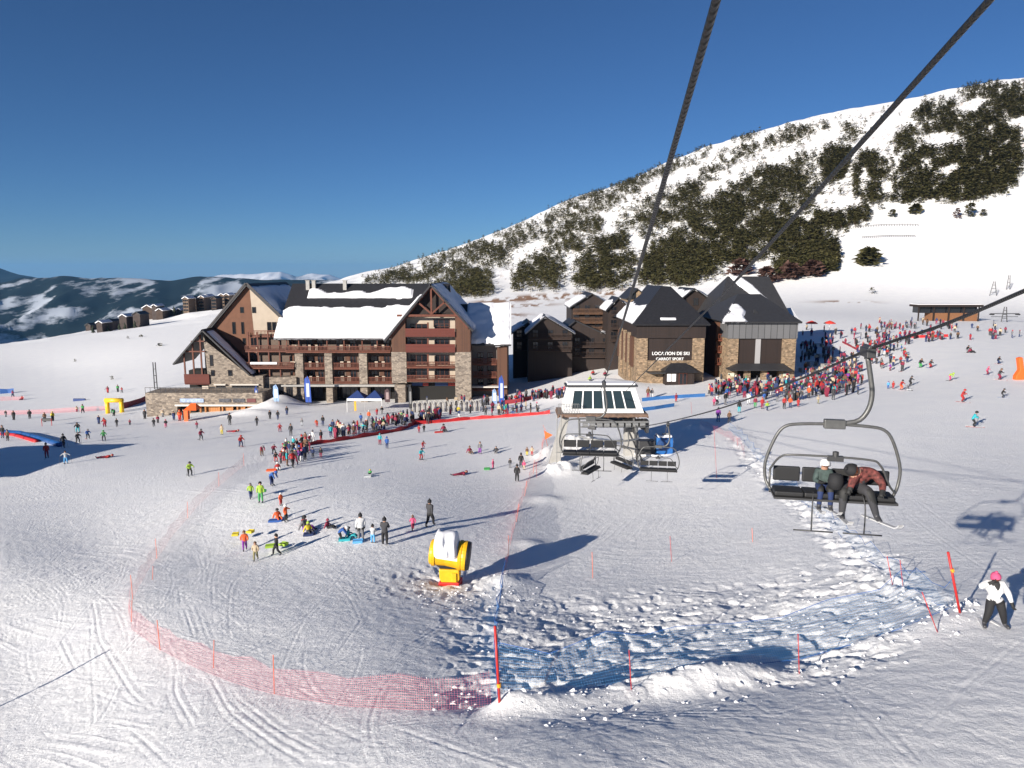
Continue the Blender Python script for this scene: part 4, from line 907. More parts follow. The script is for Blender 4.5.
# ------------------------------------------------------------------ far village on the ridge
vill = [(186, 304, 7, 10, 'o'), (193, 304, 7, 10, 'd'), (200, 303, 6, 9, 'o'), (207, 303.5, 7, 11, 'o'), (214, 303, 6, 10, 'd'), (221, 302, 7, 12, 'o'), (228, 302, 6, 12, 'o'), (234, 301, 6, 12, 'd'),
        (146, 312, 12, 8, 'd'), (160, 312, 8, 5, 'd'), (136, 315, 9, 4, 'g'), (122, 318, 9, 5, 'g'), (98, 323, 7, 4, 'g'), (109, 321, 6, 3, 'g'), (170, 311, 7, 4, 'g'), (153, 309, 6, 5, 'g'), (89, 325, 6, 3, 'g'), (179, 311, 6, 3, 'g')]
vm = {'o': planks('ochre_blocks', (.07, .045, .03), (.15, .10, .065), 'X', 2.2), 'd': mat('brown_blocks', (.06, .04, .03), .9, noise=.3, nscale=.4), 'g': mat('dark_chalets', (.06, .045, .04), .9, noise=.3, nscale=.4)}
words_v = ['first', 'second', 'third', 'fourth', 'fifth', 'sixth', 'seventh', 'eighth', 'ninth', 'tenth']
cnt_b = cnt_c = 0
order = {i: r for r, i in enumerate(sorted(range(8), key=lambda i: vill[i][0]))}
ordc = {i: r for r, i in enumerate(sorted(range(8, 18), key=lambda i: vill[i][0]))}
for i, (px, py, w, h, k) in enumerate(vill):
    _rv = random.Random(i * 7 + 3); Y = (560 if px > 140 else 490) + _rv.uniform(-25, 25); h = h * .72 + _rv.uniform(-1.2, 1.5); px += _rv.uniform(-1.5, 1.5); q = P(px, py, Y); x, z = q.x, zat(q.x, Y); hw = w * .4 / (F_PX / Y); ztop = P(px, py - h, Y).z; zb0 = min(z, q.z) - 4
    lb = f'tall ochre apartment block, {words_v[order[i]]} from the left in the distant ridge row' if i < 8 else f'small snow roofed chalet, {words_v[ordc[i]]} from the left below the distant blocks'
    T = Thing('apartment_block' if i < 8 else 'distant_chalet', (x, Y, z), lb, 'building', 'blocks on the distant ridge' if i < 8 else 'chalets on the distant ridge')
    m = MB(); rh = hw * .55; m.prism([(x - hw, zb0), (x + hw, zb0), (x + hw, ztop - rh), (x, ztop), (x - hw, ztop - rh)], Y, Y + 12); T.part('wall', m, vm[k])
    m = MB(); m.slab([(x - hw - .6, Y - .6, ztop - rh - .2), (x, Y - .6, ztop + .3), (x, Y + 12, ztop + .3), (x - hw - .6, Y + 12, ztop - rh - .2)], .5); m.slab([(x, Y - .6, ztop + .3), (x + hw + .6, Y - .6, ztop - rh - .2), (x + hw + .6, Y + 12, ztop - rh - .2), (x, Y + 12, ztop + .3)], .5); T.part('roof', m, snow_m if i % 3 != 1 else slate)
    if i < 8:
        for f in range(4):
            for s_ in (-.5, .0, .5):
                zz = ztop - rh - 2.4 - f * 2.4; m = MB(); m.box(x + s_ * hw * 1.2 - .5, x + s_ * hw * 1.2 + .5, Y - .1, Y + .1, zz, zz + 1.3); T.part('window', m, glass_d)

_rv = random.Random(9)
LV = ['leftmost', 'second from left', 'third from left', 'fourth from left', 'fifth from left', 'sixth from left', 'seventh from left', 'eighth from left', 'ninth from left', 'tenth from left', 'eleventh from left', 'rightmost']
evg = mat('village_evergreen', (.02, .028, .014), .95, noise=.4)
for i in range(12):
    px = 92 + i * 8.4 + _rv.uniform(-2, 2); Y = (548 if px > 140 else 476); q = P(px, 318, Y); z = zat(q.x, Y); hh = _rv.uniform(4, 7); T = Thing('conifer', (q.x, Y, z), f'dark conifer among the distant ridge chalets, {LV[i]} of twelve', 'tree', 'conifers among the distant chalets')
    m = MB(); m.lathe([(.25, -1.5), (.25, hh * .2)], 5, (q.x, Y, z)); T.part('trunk', m, dbrown)
    m = MB(); w = hh * .34
    for k in range(5): m.lathe([(w * (1 - k * .18) * _rv.uniform(.8, 1.2), hh * (.1 + .17 * k)), (.05, hh * (.42 + .17 * k))], 7, (q.x + _rv.uniform(-.3, .3), Y, z))
    T.part('crown', m, evg)

# ------------------------------------------------------------------ lift ropes
def catenary(p0, p1, sag, n=60):
    p0, p1 = Vector(p0), Vector(p1); return [p0.lerp(p1, k / (n - 1)) - Vector((0, 0, sag * 4 * (k / (n - 1)) * (1 - k / (n - 1)))) for k in range(n)]
rope_m = bpy.data.materials.new('twisted_rope'); rope_m.use_nodes = True
_n, _L = rope_m.node_tree.nodes, rope_m.node_tree.links; _b = _n['Principled BSDF']; _b.inputs['Base Color'].default_value = (.02, .02, .021, 1); _b.inputs['Roughness'].default_value = .45; _b.inputs['Metallic'].default_value = .3
_tc = _n.new('ShaderNodeTexCoord'); _w = _n.new('ShaderNodeTexWave'); _w.bands_direction = 'DIAGONAL'; _w.inputs['Scale'].default_value = 9; _L.new(_tc.outputs['Object'], _w.inputs['Vector'])
_bp = _n.new('ShaderNodeBump'); _bp.inputs['Strength'].default_value = .8; _bp.inputs['Distance'].default_value = .02; _L.new(_w.outputs[1], _bp.inputs['Height']); _L.new(_bp.outputs[0], _b.inputs['Normal'])
Q1 = P(598, 392, 69.5); Q1n = P(707, 0, 6.0)
def rope(name, pts, r, label):
    m = MB(); strands = 6; n = len(pts)
    for s_ in range(1): m.tube(pts, r, 10)
    o = m.build(name, rope_m, smooth=True); return tag(o, label, 'cable', 'chairlift cables')
R1 = [P(*q) for q in ((704, 8, 6.0), (690, 66, 7.0), (668, 160, 9.2), (646, 246, 13), (627, 310, 19), (614, 350, 28), (602, 384, 45), (598, 396, 69))]
def fine(ctrl, n=80):
    ctrl = [Vector(c) for c in ctrl]; out = []
    for k in range(n):
        t = k / (n - 1) * (len(ctrl) - 1); i = min(int(t), len(ctrl) - 2); f = t - i
        p0, p1, p2, p3 = ctrl[max(i - 1, 0)], ctrl[i], ctrl[i + 1], ctrl[min(i + 2, len(ctrl) - 1)]
        out.append(0.5 * ((2 * p1) + (p2 - p0) * f + (2 * p0 - 5 * p1 + 4 * p2 - p3) * f * f + (3 * p1 - 3 * p2 + p3 - p0) * f ** 3))
    return out
def straight(a, b, ext0, ext1, sag=0.0, n=50):
    """a, b are points the rope passes through"""
    d = b - a; p0 = a - d * ext0; p1 = b + d * ext1; return catenary(p0, p1, sag, n)
a1, b1 = P(693, 52, 5.2), P(600, 390, 66); R1 = straight(a1, b1, 0.16, 0.02, 0.45)
rope('haul_cable', R1, .026, 'thick twisted cable running from overhead down to the lift station roof')
a2, b2 = P(968, 24, 5.2), P(745, 271, 12.6); d2 = (b2 - a2); R2 = [a2 - d2 * 1.0, a2, b2, P(690, 322, 24), P(622, 395, 66)]
R2 = [a2 - d2 * 1.2] + fine([a2, b2, P(700, 317, 20), P(652, 365, 38), P(625, 392, 66)], 60)
rope('haul_cable', R2, .025, 'second overhead cable crossing the upper right sky towards the shops')
g3 = P(868, 350, 17.0); R3 = [P(1110, 252, 8.6)] + fine([P(1024, 291, 10.8), P(940, 326, 14.0), g3, P(800, 379, 22.5), P(715, 410, 36), P(657, 424, 53), P(628, 428, 66)], 60)
rope('haul_cable', R3, .033, 'lower dark cable that carries the chair with two riders')

# ------------------------------------------------------------------ chairs of the lift
chsteel = mat('chair_steel', (.12, .12, .117), .45, metal=.4, noise=.15, nscale=8)
blackpad = mat('black_padding', (0.015, 0.015, 0.016), 0.6, noise=.1)
def chair_parts(T, snow=False):
    """local axes: grip at the origin, riders look along -Y, X to the side"""
    m = MB(); m.box(-.10, .10, -.35, .35, -.12, .10); m.tube([(0, -.28, .1), (0, .28, .1)], .07, 8)
    T.part('grip', m, dsteel, local=True, bevel=.02)
    m = MB(); m.tube(fine([(.0, 0, -.1), (.10, 0, -.6), (.16, 0, -1.0), (.10, 0, -1.38), (-.12, 0, -1.66), (-.62, 0, -1.74)], 18), .058, 10); T.part('hanger', m, chsteel, smooth=True, local=True)
    cx = -.62
    m = MB(); m.box(cx - .24, cx + .24, -.09, .09, -1.86, -1.64); T.part('clamp', m, chsteel, local=True, bevel=.02)
    m = MB()
    L_ = [(cx, 0, -1.75), (cx - .75, 0, -1.78), (cx - 1.12, 0, -1.86), (cx - 1.33, 0, -2.15), (cx - 1.52, .02, -2.75), (cx - 1.50, .02, -3.20), (cx - 1.38, -.10, -3.42)]
    R_ = [(2 * cx - x, y, z) for x, y, z in L_]
    m.tube(fine(L_, 26), .038, 10); m.tube(fine(R_, 26), .038, 10); T.part('frame', m, chsteel, smooth=True, local=True)
    m = MB()
    for k in range(4):
        xa = cx - 1.32 + k * .67
        m.box(xa, xa + .62, .02, .12, -3.22, -2.86)
    T.part('backrest', m, blackpad, local=True, bevel=.03)
    m = MB()
    for k in range(4):
        xa = cx - 1.34 + k * .67; m.box(xa, xa + .66, -.52, .04, -3.46, -3.34)
    se = T.part('seat', m, blackpad, local=True, bevel=.035)
    m = MB(); m.box(cx - 1.36, cx + 1.38, -.56, .0, -3.52, -3.47); m.tube([(cx - 1.4, .05, -3.5), (cx + 1.4, .05, -3.5)], .04, 8); T.part('seat_frame', m, dsteel, local=True)
    m = MB(); B_ = [(cx - 1.42, -.1, -2.9), (cx - 1.25, -.42, -2.52), (cx - .9, -.55, -2.42), (cx + .6, -.55, -2.45), (cx + .95, -.5, -2.6), (cx + 1.22, -.3, -3.1), (cx + 1.42, -.08, -3.34)]
    m.tube(fine(B_, 34), .026, 8); m.tube([(cx - 1.42, -.1, -3.35), (cx - 1.42, -.1, -2.9)], .026, 8)
    bar = T.part('safety_bar', m, chsteel, smooth=True, local=True)
    m = MB(); m.box(cx - .22, cx + .12, -.62, -.50, -2.52, -2.40); m.lathe([(.0, 0), (.07, 0), (.07, .12), (0, .14)], 8, (cx - .05, -.56, -2.42)); T.part('latch', m, dsteel, bar, local=True)
    m = MB(); m.tube(fine([(cx - .46, -.45, -3.32), (cx - .50, -.62, -3.6), (cx - .5, -.66, -4.2)], 10), .017, 8); m.tube([(cx - .9, -.66, -4.22), (cx - .02, -.66, -4.22)], .018, 8)
    m.tube(fine([(cx + .62, -.45, -3.32), (cx + .66, -.62, -3.6), (cx + .66, -.66, -4.2)], 10), .017, 8); m.tube([(cx + .2, -.66, -4.22), (cx + 1.05, -.66, -4.22)], .018, 8)
    T.part('footrest', m, dsteel, bar, smooth=True, local=True)
def yaw_to(p): return math.atan2(p.x, p.y)
def make_chair(p, label, yaw, scale=1.0):
    T = Thing('lift_chair', p - Vector((0, 0, .04)), label, 'lift chair', 'chairs of the chairlift', yaw); chair_parts(T); T.root.scale = (scale,) * 3; return T
CH = make_chair(g3, 'occupied chairlift chair carrying two skiers over the piste', -math.radians(12))
# riders sit in this chair; positions are worked out from its own matrix later
for px, py, Y, yw, lb in ((604, 384, 35.5, -.10, 'empty black seated chair hanging left of the lift station gear'), (668, 424, 53, -.16, 'empty chair with snowy seat hanging in front of the blue machinery box'),
                          (592, 428, 60, 1.05, 'small empty chair turned sideways on the inside curve left of the station'), (628, 430, 66, -1.1, 'small empty chair turned sideways close under the station deck')):
    c = copy_tree(CH.root); c.location = P(px, py, Y); c.rotation_euler = (0, 0, yw); c['label'] = lb

# ------------------------------------------------------------------ lift station
def station():
    Y0 = 70.0; x0, zt = xz(569, 388, Y0); x1, _ = xz(636, 388, Y0); bx0, zb = xz(563, 413, Y0); bx1, _ = xz(644, 413, Y0); g = zat((x0 + x1) / 2, Y0)
    T = Thing('lift_station', ((bx0 + bx1) / 2, Y0, g), 'white lift station cabin with a row of windows standing on steel legs', 'lift station')
    D = 3.2
    m = MB(); f = [(bx0, Y0, zb), (bx1, Y0, zb), (x1, Y0 + .9, zt), (x0, Y0 + .9, zt)]; b = [(x, Y0 + D - (y - Y0), z) for x, y, z in f]
    m.quadv([(bx1, Y0, zb), (bx1, Y0 + D, zb), (x1, Y0 + D - .9, zt), (x1, Y0 + .9, zt)]); m.quadv([(bx0, Y0 + D, zb), (bx0, Y0, zb), (x0, Y0 + .9, zt), (x0, Y0 + D - .9, zt)])
    m.quadv([b[1], b[0], b[3], b[2]]); m.quadv([(bx0, Y0, zb), (bx0, Y0 + D, zb), (bx1, Y0 + D, zb), (bx1, Y0, zb)])
    # front with opening: frame strips
    def fp(u, v):     # u 0..1 across, v 0..1 up
        xa = bx0 + (x0 - bx0) * v; xb = bx1 + (x1 - bx1) * v; return (xa + (xb - xa) * u, Y0 + .9 * v, zb + (zt - zb) * v)
    for (u0, u1, v0, v1) in ((0, 1, 0, .16), (0, 1, .84, 1), (0, .09, .16, .84), (.93, 1, .16, .84)): m.quadv([fp(u0, v0), fp(u1, v0), fp(u1, v1), fp(u0, v1)])
    T.part('hood', m, white)
    m = MB(); 
    for k in range(7):
        u = .09 + .84 * k / 6; a, b_ = Vector(fp(u - .006, .16)), Vector(fp(u + .006, .84)); m.quadv([fp(u - .009, .16), fp(u + .009, .16), fp(u + .009, .84), fp(u - .009, .84)])
    m.v = [(x, y - .03, z) for x, y, z in m.v]; T.part('mullion', m, white)
    for k in range(6):
        u0, u1 = .09 + .84 * k / 6 + .009, .09 + .84 * (k + 1) / 6 - .009
        m = MB(); m.quadv([fp(u0, .17), fp(u1, .17), fp(u1, .83), fp(u0, .83)]); m.v = [(x, y + .05, z) for x, y, z in m.v]
        T.part('window', m, mat('station_glass', (.025, .04, .045), .06, spec=.8))
    m = MB(); m.box(x0 - .3, x1 + .3, Y0 + .6, Y0 + D - .6, zt + .002, zt + .14); T.part('roof', m, dsteel)
    m = MB(); m.box(x0 - .1, x1 + .1, Y0 + .8, Y0 + D - .8, zt + .14, zt + .34); T.part('roof_snow', m, snow_m, bevel=.08)
    m = MB(); m.box(bx0 - .5, bx1 + .3, Y0 - .6, Y0 + D, zb - .22, zb - .02)
    for q in range(10): x = bx0 - .5 + (bx1 - bx0 + .8) * q / 9; m.box(x - .06, x + .06, Y0 - .6, Y0 + D, zb - .38, zb - .22)
    m.box(bx0 - .5, bx1 + .3, Y0 - .66, Y0 - .5, zb - .3, zb - .08); T.part('deck', m, mat('rusty_steel', (.16, .10, .07), .7, noise=.35, nscale=3))
    m = MB()
    for q in range(14): x = bx0 - .5 + 2.0 * q / 13; m.tube([(x, Y0 - .62, zb), (x, Y0 - .62, zb + 1.0)], .02, 4)
    m.tube([(bx0 - .5, Y0 - .62, zb + 1.0), (bx0 + 1.5, Y0 - .62, zb + 1.0)], .03, 5); T.part('railing', m, steel)
    # legs, bull wheel and machinery below
    m = MB(); xa, za = xz(553, 420, Y0); m.prism([(xa - .6, g - 1.5), (xa + .5, g - 1.5), (xa + 1.6, zb - .55), (xa + .9, zb - .55)], Y0 + .4, Y0 + 1.4); T.part('leg', m, concrete)
    m = MB(); xc = xz(633, 430, Y0)[0]; m.box(xc - .5, xc + .5, Y0 + 1.6, Y0 + 2.8, g - 1, zb - .5); T.part('leg', m, concrete)
    m = MB(); zc = zb - 1.1; m.lathe([(.3, -.3), (2.2, -.25), (2.35, -.1), (2.2, 0), (2.35, .1), (2.2, .25), (.3, .3)], 28, (xz(612, 430, Y0)[0], Y0 + 2.2, zc)); T.part('bull_wheel', m, dsteel)
    m = MB(); ya = Y0 - 1.2; X = xz(584, 430, Y0)[0]; X2 = xz(640, 430, Y0)[0]
    for k in range(9):
        xq = X + (X2 - X) * k / 8; m.tube([(xq - .25, ya, zb - .9), (xq + .25, ya, zb - .9)], .24, 10)
    m.tube([(X - .6, ya, zb - .65), (X2 + .6, ya, zb - .65)], .09, 6); m.tube([(X - .6, ya + .3, zb - 1.2), (X2 + .6, ya + .3, zb - 1.2)], .07, 6)
    T.part('sheave_train', m, steel)
    m = MB(); X = xz(596, 430, Y0)[0]; m.tube([(X - 1.7, Y0 - .4, zb - .5), (X - 1.9, Y0 - 3.2, zb - 1.6)], .10, 6); m.tube([(X + 3.6, Y0 - .4, zb - .5), (X + 3.6, Y0 - 3.2, zb - 1.8)], .10, 6)
    m.tube(fine([(X - 1.9, Y0 - 3.2, zb - 1.6), (X - .5, Y0 - 4.2, zb - 1.75), (X + 2.2, Y0 - 4.2, zb - 1.8), (X + 3.6, Y0 - 3.2, zb - 1.8)], 16), .10, 6); T.part('turning_rail', m, steel)
    m = MB()
    for k in range(7):
        xq = xc - 1.0 + .35 * k; m.box(xq, xq + .28, Y0 - .9 + .2 * (k % 3), Y0 + .3, zb - 1.3 - .25 * (k % 4), zb - .6)
    m.tube([(xc, Y0 - .8, zb - .6), (xc + .4, Y0 - .8, g - .4)], .12, 8); m.tube([(xc - .8, Y0 - .8, zb - 1.1), (xc + .9, Y0 - .9, g + .2)], .09, 8); T.part('drive_unit', m, dsteel)
    for px in (557, 561): 
        m = MB(); X, z = xz(px, 415, Y0 - 1); m.tube([(X, Y0 - 1, g - .5), (X, Y0 - 1, z)], .05, 6); m.tube([(X - .1, Y0 - 1, g + 1.2), (X + .7, Y0 - 1, g + 1.2)], .04, 6); T.part('gate_post', m, steel)
station()
def blue_box():
    g = G(657, 455); Y = g.y; x0, x1 = xz(650, 450, Y)[0], xz(674, 450, Y)[0]
    T = Thing('machinery_box', g, 'blue steel operator platform box with a round hatch right of the station', 'machine')
    bl = mat('blue_paint', (.02, .12, .36), .45, noise=.1, nscale=3); k = Y / F_PX
    m = MB(); m.box(x0 + .7, x1 - .1, Y, Y + 1.6, g.z - .3, g.z + 1.7); T.part('body', m, bl, bevel=.05)
    m = MB(); m.lathe([(0, 0), (.62, 0), (.62, .12), (.3, .18), (0, .18)], 18); m.xf(Matrix.Translation((x0 + 1.3, Y - .02, g.z + 1.05)) @ Matrix.Rotation(math.pi / 2, 4, 'X')); T.part('hatch', m, mat('deep_blue', (.012, .05, .16), .4))
    m = MB(); m.box(x0 - 1.1, x0 + .6, Y + .3, Y + 1.5, g.z - .3, g.z + 1.3); T.part('engine', m, dsteel, bevel=.08)
    m = MB(); m.box(x0 - 1.5, x1 + .1, Y - .5, Y - .35, g.z - .05, g.z + .12); m.box(x0 - 1.5, x0 - 1.35, Y - .5, Y + 1.4, g.z - .05, g.z + .12); T.part('step_rail', m, white)
    m = MB(); m.tube([(x0 + 1.6, Y + .5, g.z + 1.7), (x0 + 1.7, Y + .5, g.z + 3.0)], .04, 6); m.box(x0 + 1.3, x0 + 2.0, Y + .4, Y + .6, g.z + 1.7, g.z + 2.1); T.part('mast', m, steel)
    m = MB(); m.box(x0 + .8, x1 - .2, Y + .05, Y + 1.5, g.z + 1.7, g.z + 1.95); T.part('snow_cap', m, snow_m, bevel=.1)
blue_box()

# ------------------------------------------------------------------ snow cannon
def cannon():
    g = G(450, 583); k = g.y / F_PX
    T = Thing('snow_cannon', g, 'yellow snow cannon capped with thick snow on a red base', 'snow cannon')
    ye = mat('yellow_paint', (.72, .40, .012), .4, noise=.08, nscale=3); rd = mat('red_paint', (.50, .02, .015), .45, noise=.1); bk = mat('black_grille', (.015, .015, .017), .5)
    s_ = k * 731 / 731
    U_ = lambda v: v * k          # picture units at the cannon's distance, in metres
    yaw = math.radians(-3)
    def rot(mb): mb.xf(Matrix.Translation(g) @ Matrix.Rotation(yaw, 4, 'Z') @ Matrix.Scale(.82, 4)); return mb
    m = MB(); m.prismz([(-.70, -.5), (.66, -.5), (.78, .5), (-.6, .55)], -.5, .22); T.part('base', rot(m), rd, bevel=.05)
    m = MB(); m.prism([(-.52, .22), (.56, .22), (.70, .45), (.66, 1.08), (-.66, 1.12), (-.62, .45)], -.5, .5); T.part('pedestal', rot(m), ye, bevel=.06)
    m = MB(); m.prism([(-.85, 1.35), (-.6, 1.13), (.66, 1.09), (.8, 1.2), (.6, 1.5), (-.95, 1.62)], -.42, .42); T.part('fork', rot(m), bk, bevel=.04)
    # barrel: axis along local X, slightly pitched down to the left
    B = MB(); B.lathe([(.70, -1.28), (.80, -1.22), (.84, -1.0), (.80, -.2), (.86, .4), (.97, .95), (.97, 1.12)], 28)
    Mx = Matrix.Translation((0, 0, 2.0)) @ Matrix.Rotation(math.radians(6), 4, 'Y') @ Matrix.Rotation(math.pi / 2, 4, 'Y')
    B.xf(Mx); T.part('barrel', rot(B), ye, smooth=False)
    m = MB(); m.lathe([(0, 0), (.92, 0), (.95, .06), (.9, .22), (0, .24)], 26, (0, 0, 1.125)); m.xf(Mx); T.part('fan_grille', rot(m), bk)
    m = MB(); m.lathe([(0, -1.30), (.6, -1.30), (.66, -1.285), (0, -1.285)], 20); m.xf(Mx); T.part('nozzle_ring', rot(m), dsteel)
    for z_ in (-1.08, .62):
        m = MB(); r_ = .86 if z_ < 0 else .95; m.lathe([(r_ - .08, z_), (r_ + .03, z_), (r_ + .03, z_ + .2), (r_ - .08, z_ + .2)], 28); m.xf(Mx); T.part('band', rot(m), ye)
    # snow lying over the barrel and pouring down its side
    bm = MB(); nu, nv = 26, 28
    for i in range(nu + 1):
        for j in range(nv + 1):
            u = i / nu; v = j / nv; ang = math.radians(-96 + 192 * v) ; xx = -.98 + 1.62 * u
            w = float(vnoise(np.array([u * 5 + .3]), np.array([v * 7]), 77)[0]); cap = max(0.0, math.cos(ang)) ** .6
            e = float(smooth(0, .12, min(u, 1 - u))) * float(smooth(0, .12, min(v, 1 - v)))
            r_ = .80 + .10 * u + e * (.05 + .50 * cap + .20 * w)
            yy = -math.sin(ang) * r_; zz = 2.0 + math.cos(ang) * r_ - xx * .10
            bm.v.append((xx + (w - .5) * .16, yy, zz))
    for i in range(nu):
        for j in range(nv): a = i * (nv + 1) + j; bm.f.append((a, a + nv + 1, a + nv + 2, a + 1)); bm.mi.append(0)
    T.part('snow_cap', rot(bm), snow_m, smooth=True)
    m = MB(); m.box(.2, .5, -.62, -.5, .3, .9); T.part('control_box', rot(m), ye, bevel=.02)
cannon()

# ------------------------------------------------------------------ nets, fences, poles
def ground_line(pix, step=1.0, wob=0.0):
    pts = [Vector((*flat(*p), 0)) for p in pix]; pts = [Vector((p.x, p.y, zat(p.x, p.y))) for p in pts]; out = []
    for a, b in zip(pts, pts[1:]):
        n = max(1, int((b - a).xy.length / step))
        for k in range(n):
            q = a.lerp(b, k / n); out.append(Vector((q.x, q.y, zat(q.x, q.y))))
    out.append(pts[-1]); return out
def net(name, pix, h, m_, label, cat='net', group=None, lean=(0, 0), step=1.0, posts=None, sink=.05, sagf=.12, ropes=None, smooth_path=True, pole_every=0, pole_m=None):
    pts = ground_line(pix, step); me = bpy.data.meshes.new(name); vs = []; f = []; uv = []; L_ = 0; rows = 4
    for k, p in enumerate(pts):
        if k: L_ += (p - pts[k - 1]).length
        t = (pts[min(k + 1, len(pts) - 1)] - pts[max(k - 1, 0)]).normalized(); nrm = Vector((-t.y, t.x, 0))
        hh = h * (1 - sagf * abs(math.sin(L_ * .9)) - sagf * .8 * float(vnoise(np.array([L_ * .5]), np.array([1.0]), 3)[0]))
        for r in range(rows + 1):
            v = r / rows; w = .10 * math.sin(L_ * 1.7 + v * 2) * v
            q = p + Vector((lean[0] * v, lean[1] * v, hh * v - sink)) + nrm * w; vs.append(tuple(q)); uv.append((L_, v * h))
    for k in range(len(pts) - 1):
        for r in range(rows): a = k * (rows + 1) + r; f.append((a, a + rows + 1, a + rows + 2, a + 1))
    me.from_pydata(vs, [], f); me.materials.append(m_); ul = me.uv_layers.new(name='UVMap')
    for p in me.polygons:
        for li in p.loop_indices: ul.data[li].uv = uv[me.loops[li].vertex_index]
    o = bpy.data.objects.new('netting', me); COL.objects.link(o)
    T = Thing(name, pts[0], label, cat, group); o.parent = T.root; o.location = -T.base
    if ropes:
        m = MB(); m.tube([Vector(vs[k * (rows + 1) + rows]) for k in range(len(pts))], ropes[0], 4); m.tube([Vector(vs[k * (rows + 1)]) + Vector((0, 0, .06)) for k in range(len(pts))], ropes[0], 4); T.part('edge_rope', m, ropes[1])
    if pole_every:
        acc = 0
        for k, p in enumerate(pts):
            if k: acc += (p - pts[k - 1]).length
            if k == 0 or acc >= pole_every:
                acc = 0; m = MB(); tilt = Vector((random.uniform(-.1, .1), random.uniform(-.06, .06), 0)); m.tube([p - Vector((0, 0, .2)), p + Vector((lean[0], lean[1], h * 1.1)) + tilt], .014, 6); T.part('pole', m, pole_m)
    return T
pink = net_mat('red_netting', (.60, .12, .14), 13, .07); pink2 = net_mat('pink_netting', (.66, .14, .15), 14, .13)
bluen = net_mat('blue_netting', (.10, .30, .56), 13, .055); bluen2 = net_mat('blue_netting_dense', (.05, .26, .62), 15, .15)
redm = mat('red_pole', (.45, .02, .018), .45); orangep = mat('orange_pole', (.72, .12, .03), .45); bluer = mat('blue_rope', (.03, .13, .42), .6); yelm = mat('yellow_sleeve', (.75, .35, .02), .5)
redrope = mat('red_rope', (.45, .05, .05), .6); redban = mat('red_banner', (.42, .013, .016), .6, noise=.12, nscale=2); darkred = mat('dark_red_banner', (.25, .02, .03), .6)
net('safety_net', [(244, 466), (222, 484), (198, 506), (172, 537), (150, 568), (135, 594), (128, 612), (132, 630), (160, 648), (200, 668), (250, 688), (300, 699), (350, 706), (400, 709), (430, 709), (460, 707), (492, 704)], 1.15, pink, 'pink red safety net curving round the beginners slope on the left', lean=(-.05, .25), pole_every=9, pole_m=orangep, sagf=.15)
net('safety_net', [(545, 440), (541, 458), (530, 480), (520, 508), (514, 530), (508, 556), (504, 582)], 1.2, pink2, 'pink safety net running from the station to behind the snow cannon', lean=(.1, 0), pole_every=8, pole_m=orangep)
net('safety_net', [(503, 584), (497, 610), (494, 640), (495, 668), (498, 694)], 1.0, bluen2, 'short blue net hanging beside the tall red pole near the cannon', lean=(.05, 0), ropes=(.016, bluer), sagf=.25)
net('safety_net', [(505, 698), (560, 700), (620, 694), (690, 684), (750, 674), (800, 664), (850, 650), (900, 636), (950, 616)], 1.35, bluen, 'long blue net laid over the snow bank in the foreground', lean=(-.25, 1.1), ropes=(.010, bluer), sagf=.3)
net('safety_net', [(950, 612), (925, 600), (893, 580), (862, 556), (834, 530), (806, 505), (778, 480), (757, 458), (742, 440), (728, 428)], 1.1, bluen, 'faint blue net following the kicked footpath behind the chair', lean=(.2, .1), ropes=(.010, bluer), sagf=.35)
net('safety_net', [(700, 424), (740, 444), (745, 458)], .9, pink, 'faint red net between the station yard and the crowd', sagf=.2)
net('crowd_barrier', [(297, 448), (312, 445), (335, 442), (360, 438), (385, 434), (402, 431), (415, 425), (440, 423), (470, 420), (500, 418), (525, 416), (550, 414)], .78, redban, 'long low red fabric barrier crossing the slope below the hotel', 'barrier', step=.8, sagf=.3, pole_every=9, pole_m=darkred)
net('crowd_barrier', [(412, 425), (425, 421), (440, 418)], .9, darkred, 'short dark red barrier behind the line of skiers', 'barrier', step=1.5)
net('crowd_barrier', [(505, 405), (530, 402), (565, 399)], .8, darkred, 'dark maroon barrier in front of the shaded courtyard crowd', 'barrier', step=1.5, sagf=.05)
net('race_net', [(0, 415), (40, 414), (90, 411), (110, 410)], 1.1, pink2, 'long pink net left of the yellow arch', 'net', step=3)
net('race_net', [(124, 409), (135, 405), (147, 401), (155, 395)], 1.4, darkred, 'dark red net between the yellow arch and the terrace wall', 'net', step=2)
net('race_net', [(0, 401), (12, 400), (24, 400)], 1.2, pink2, 'short red net at the far left edge', 'net', step=2)
net('blue_barrier', [(0, 394), (8, 393.5), (14, 393)], 1.6, mat('blue_fabric', (.02, .09, .30), .6), 'small blue fabric barrier at the far left edge', 'barrier', step=2)
net('crowd_barrier', [(905, 338), (920, 338), (948, 337)], .7, redban, 'red strip barrier in the far crowd below the lift hut', 'barrier', step=2, sagf=.03)
net('crowd_barrier', [(842, 343), (850, 347), (858, 351)], .55, darkred, 'red barrier slanting through the crowd behind the cable grip', 'barrier', step=2, sagf=.05)
for i, (pix, lb) in enumerate((([(642, 402), (660, 400), (705, 397)], 'blue fabric barrier below the ski hire shop porch'), ([(640, 412), (655, 410), (674, 407)], 'blue fabric barrier just right of the station cabin'))):
    net('blue_barrier', pix, .6, mat('bright_blue_fabric', (.022, .11, .30), .6), lb, 'barrier', step=1.5, sagf=.04)
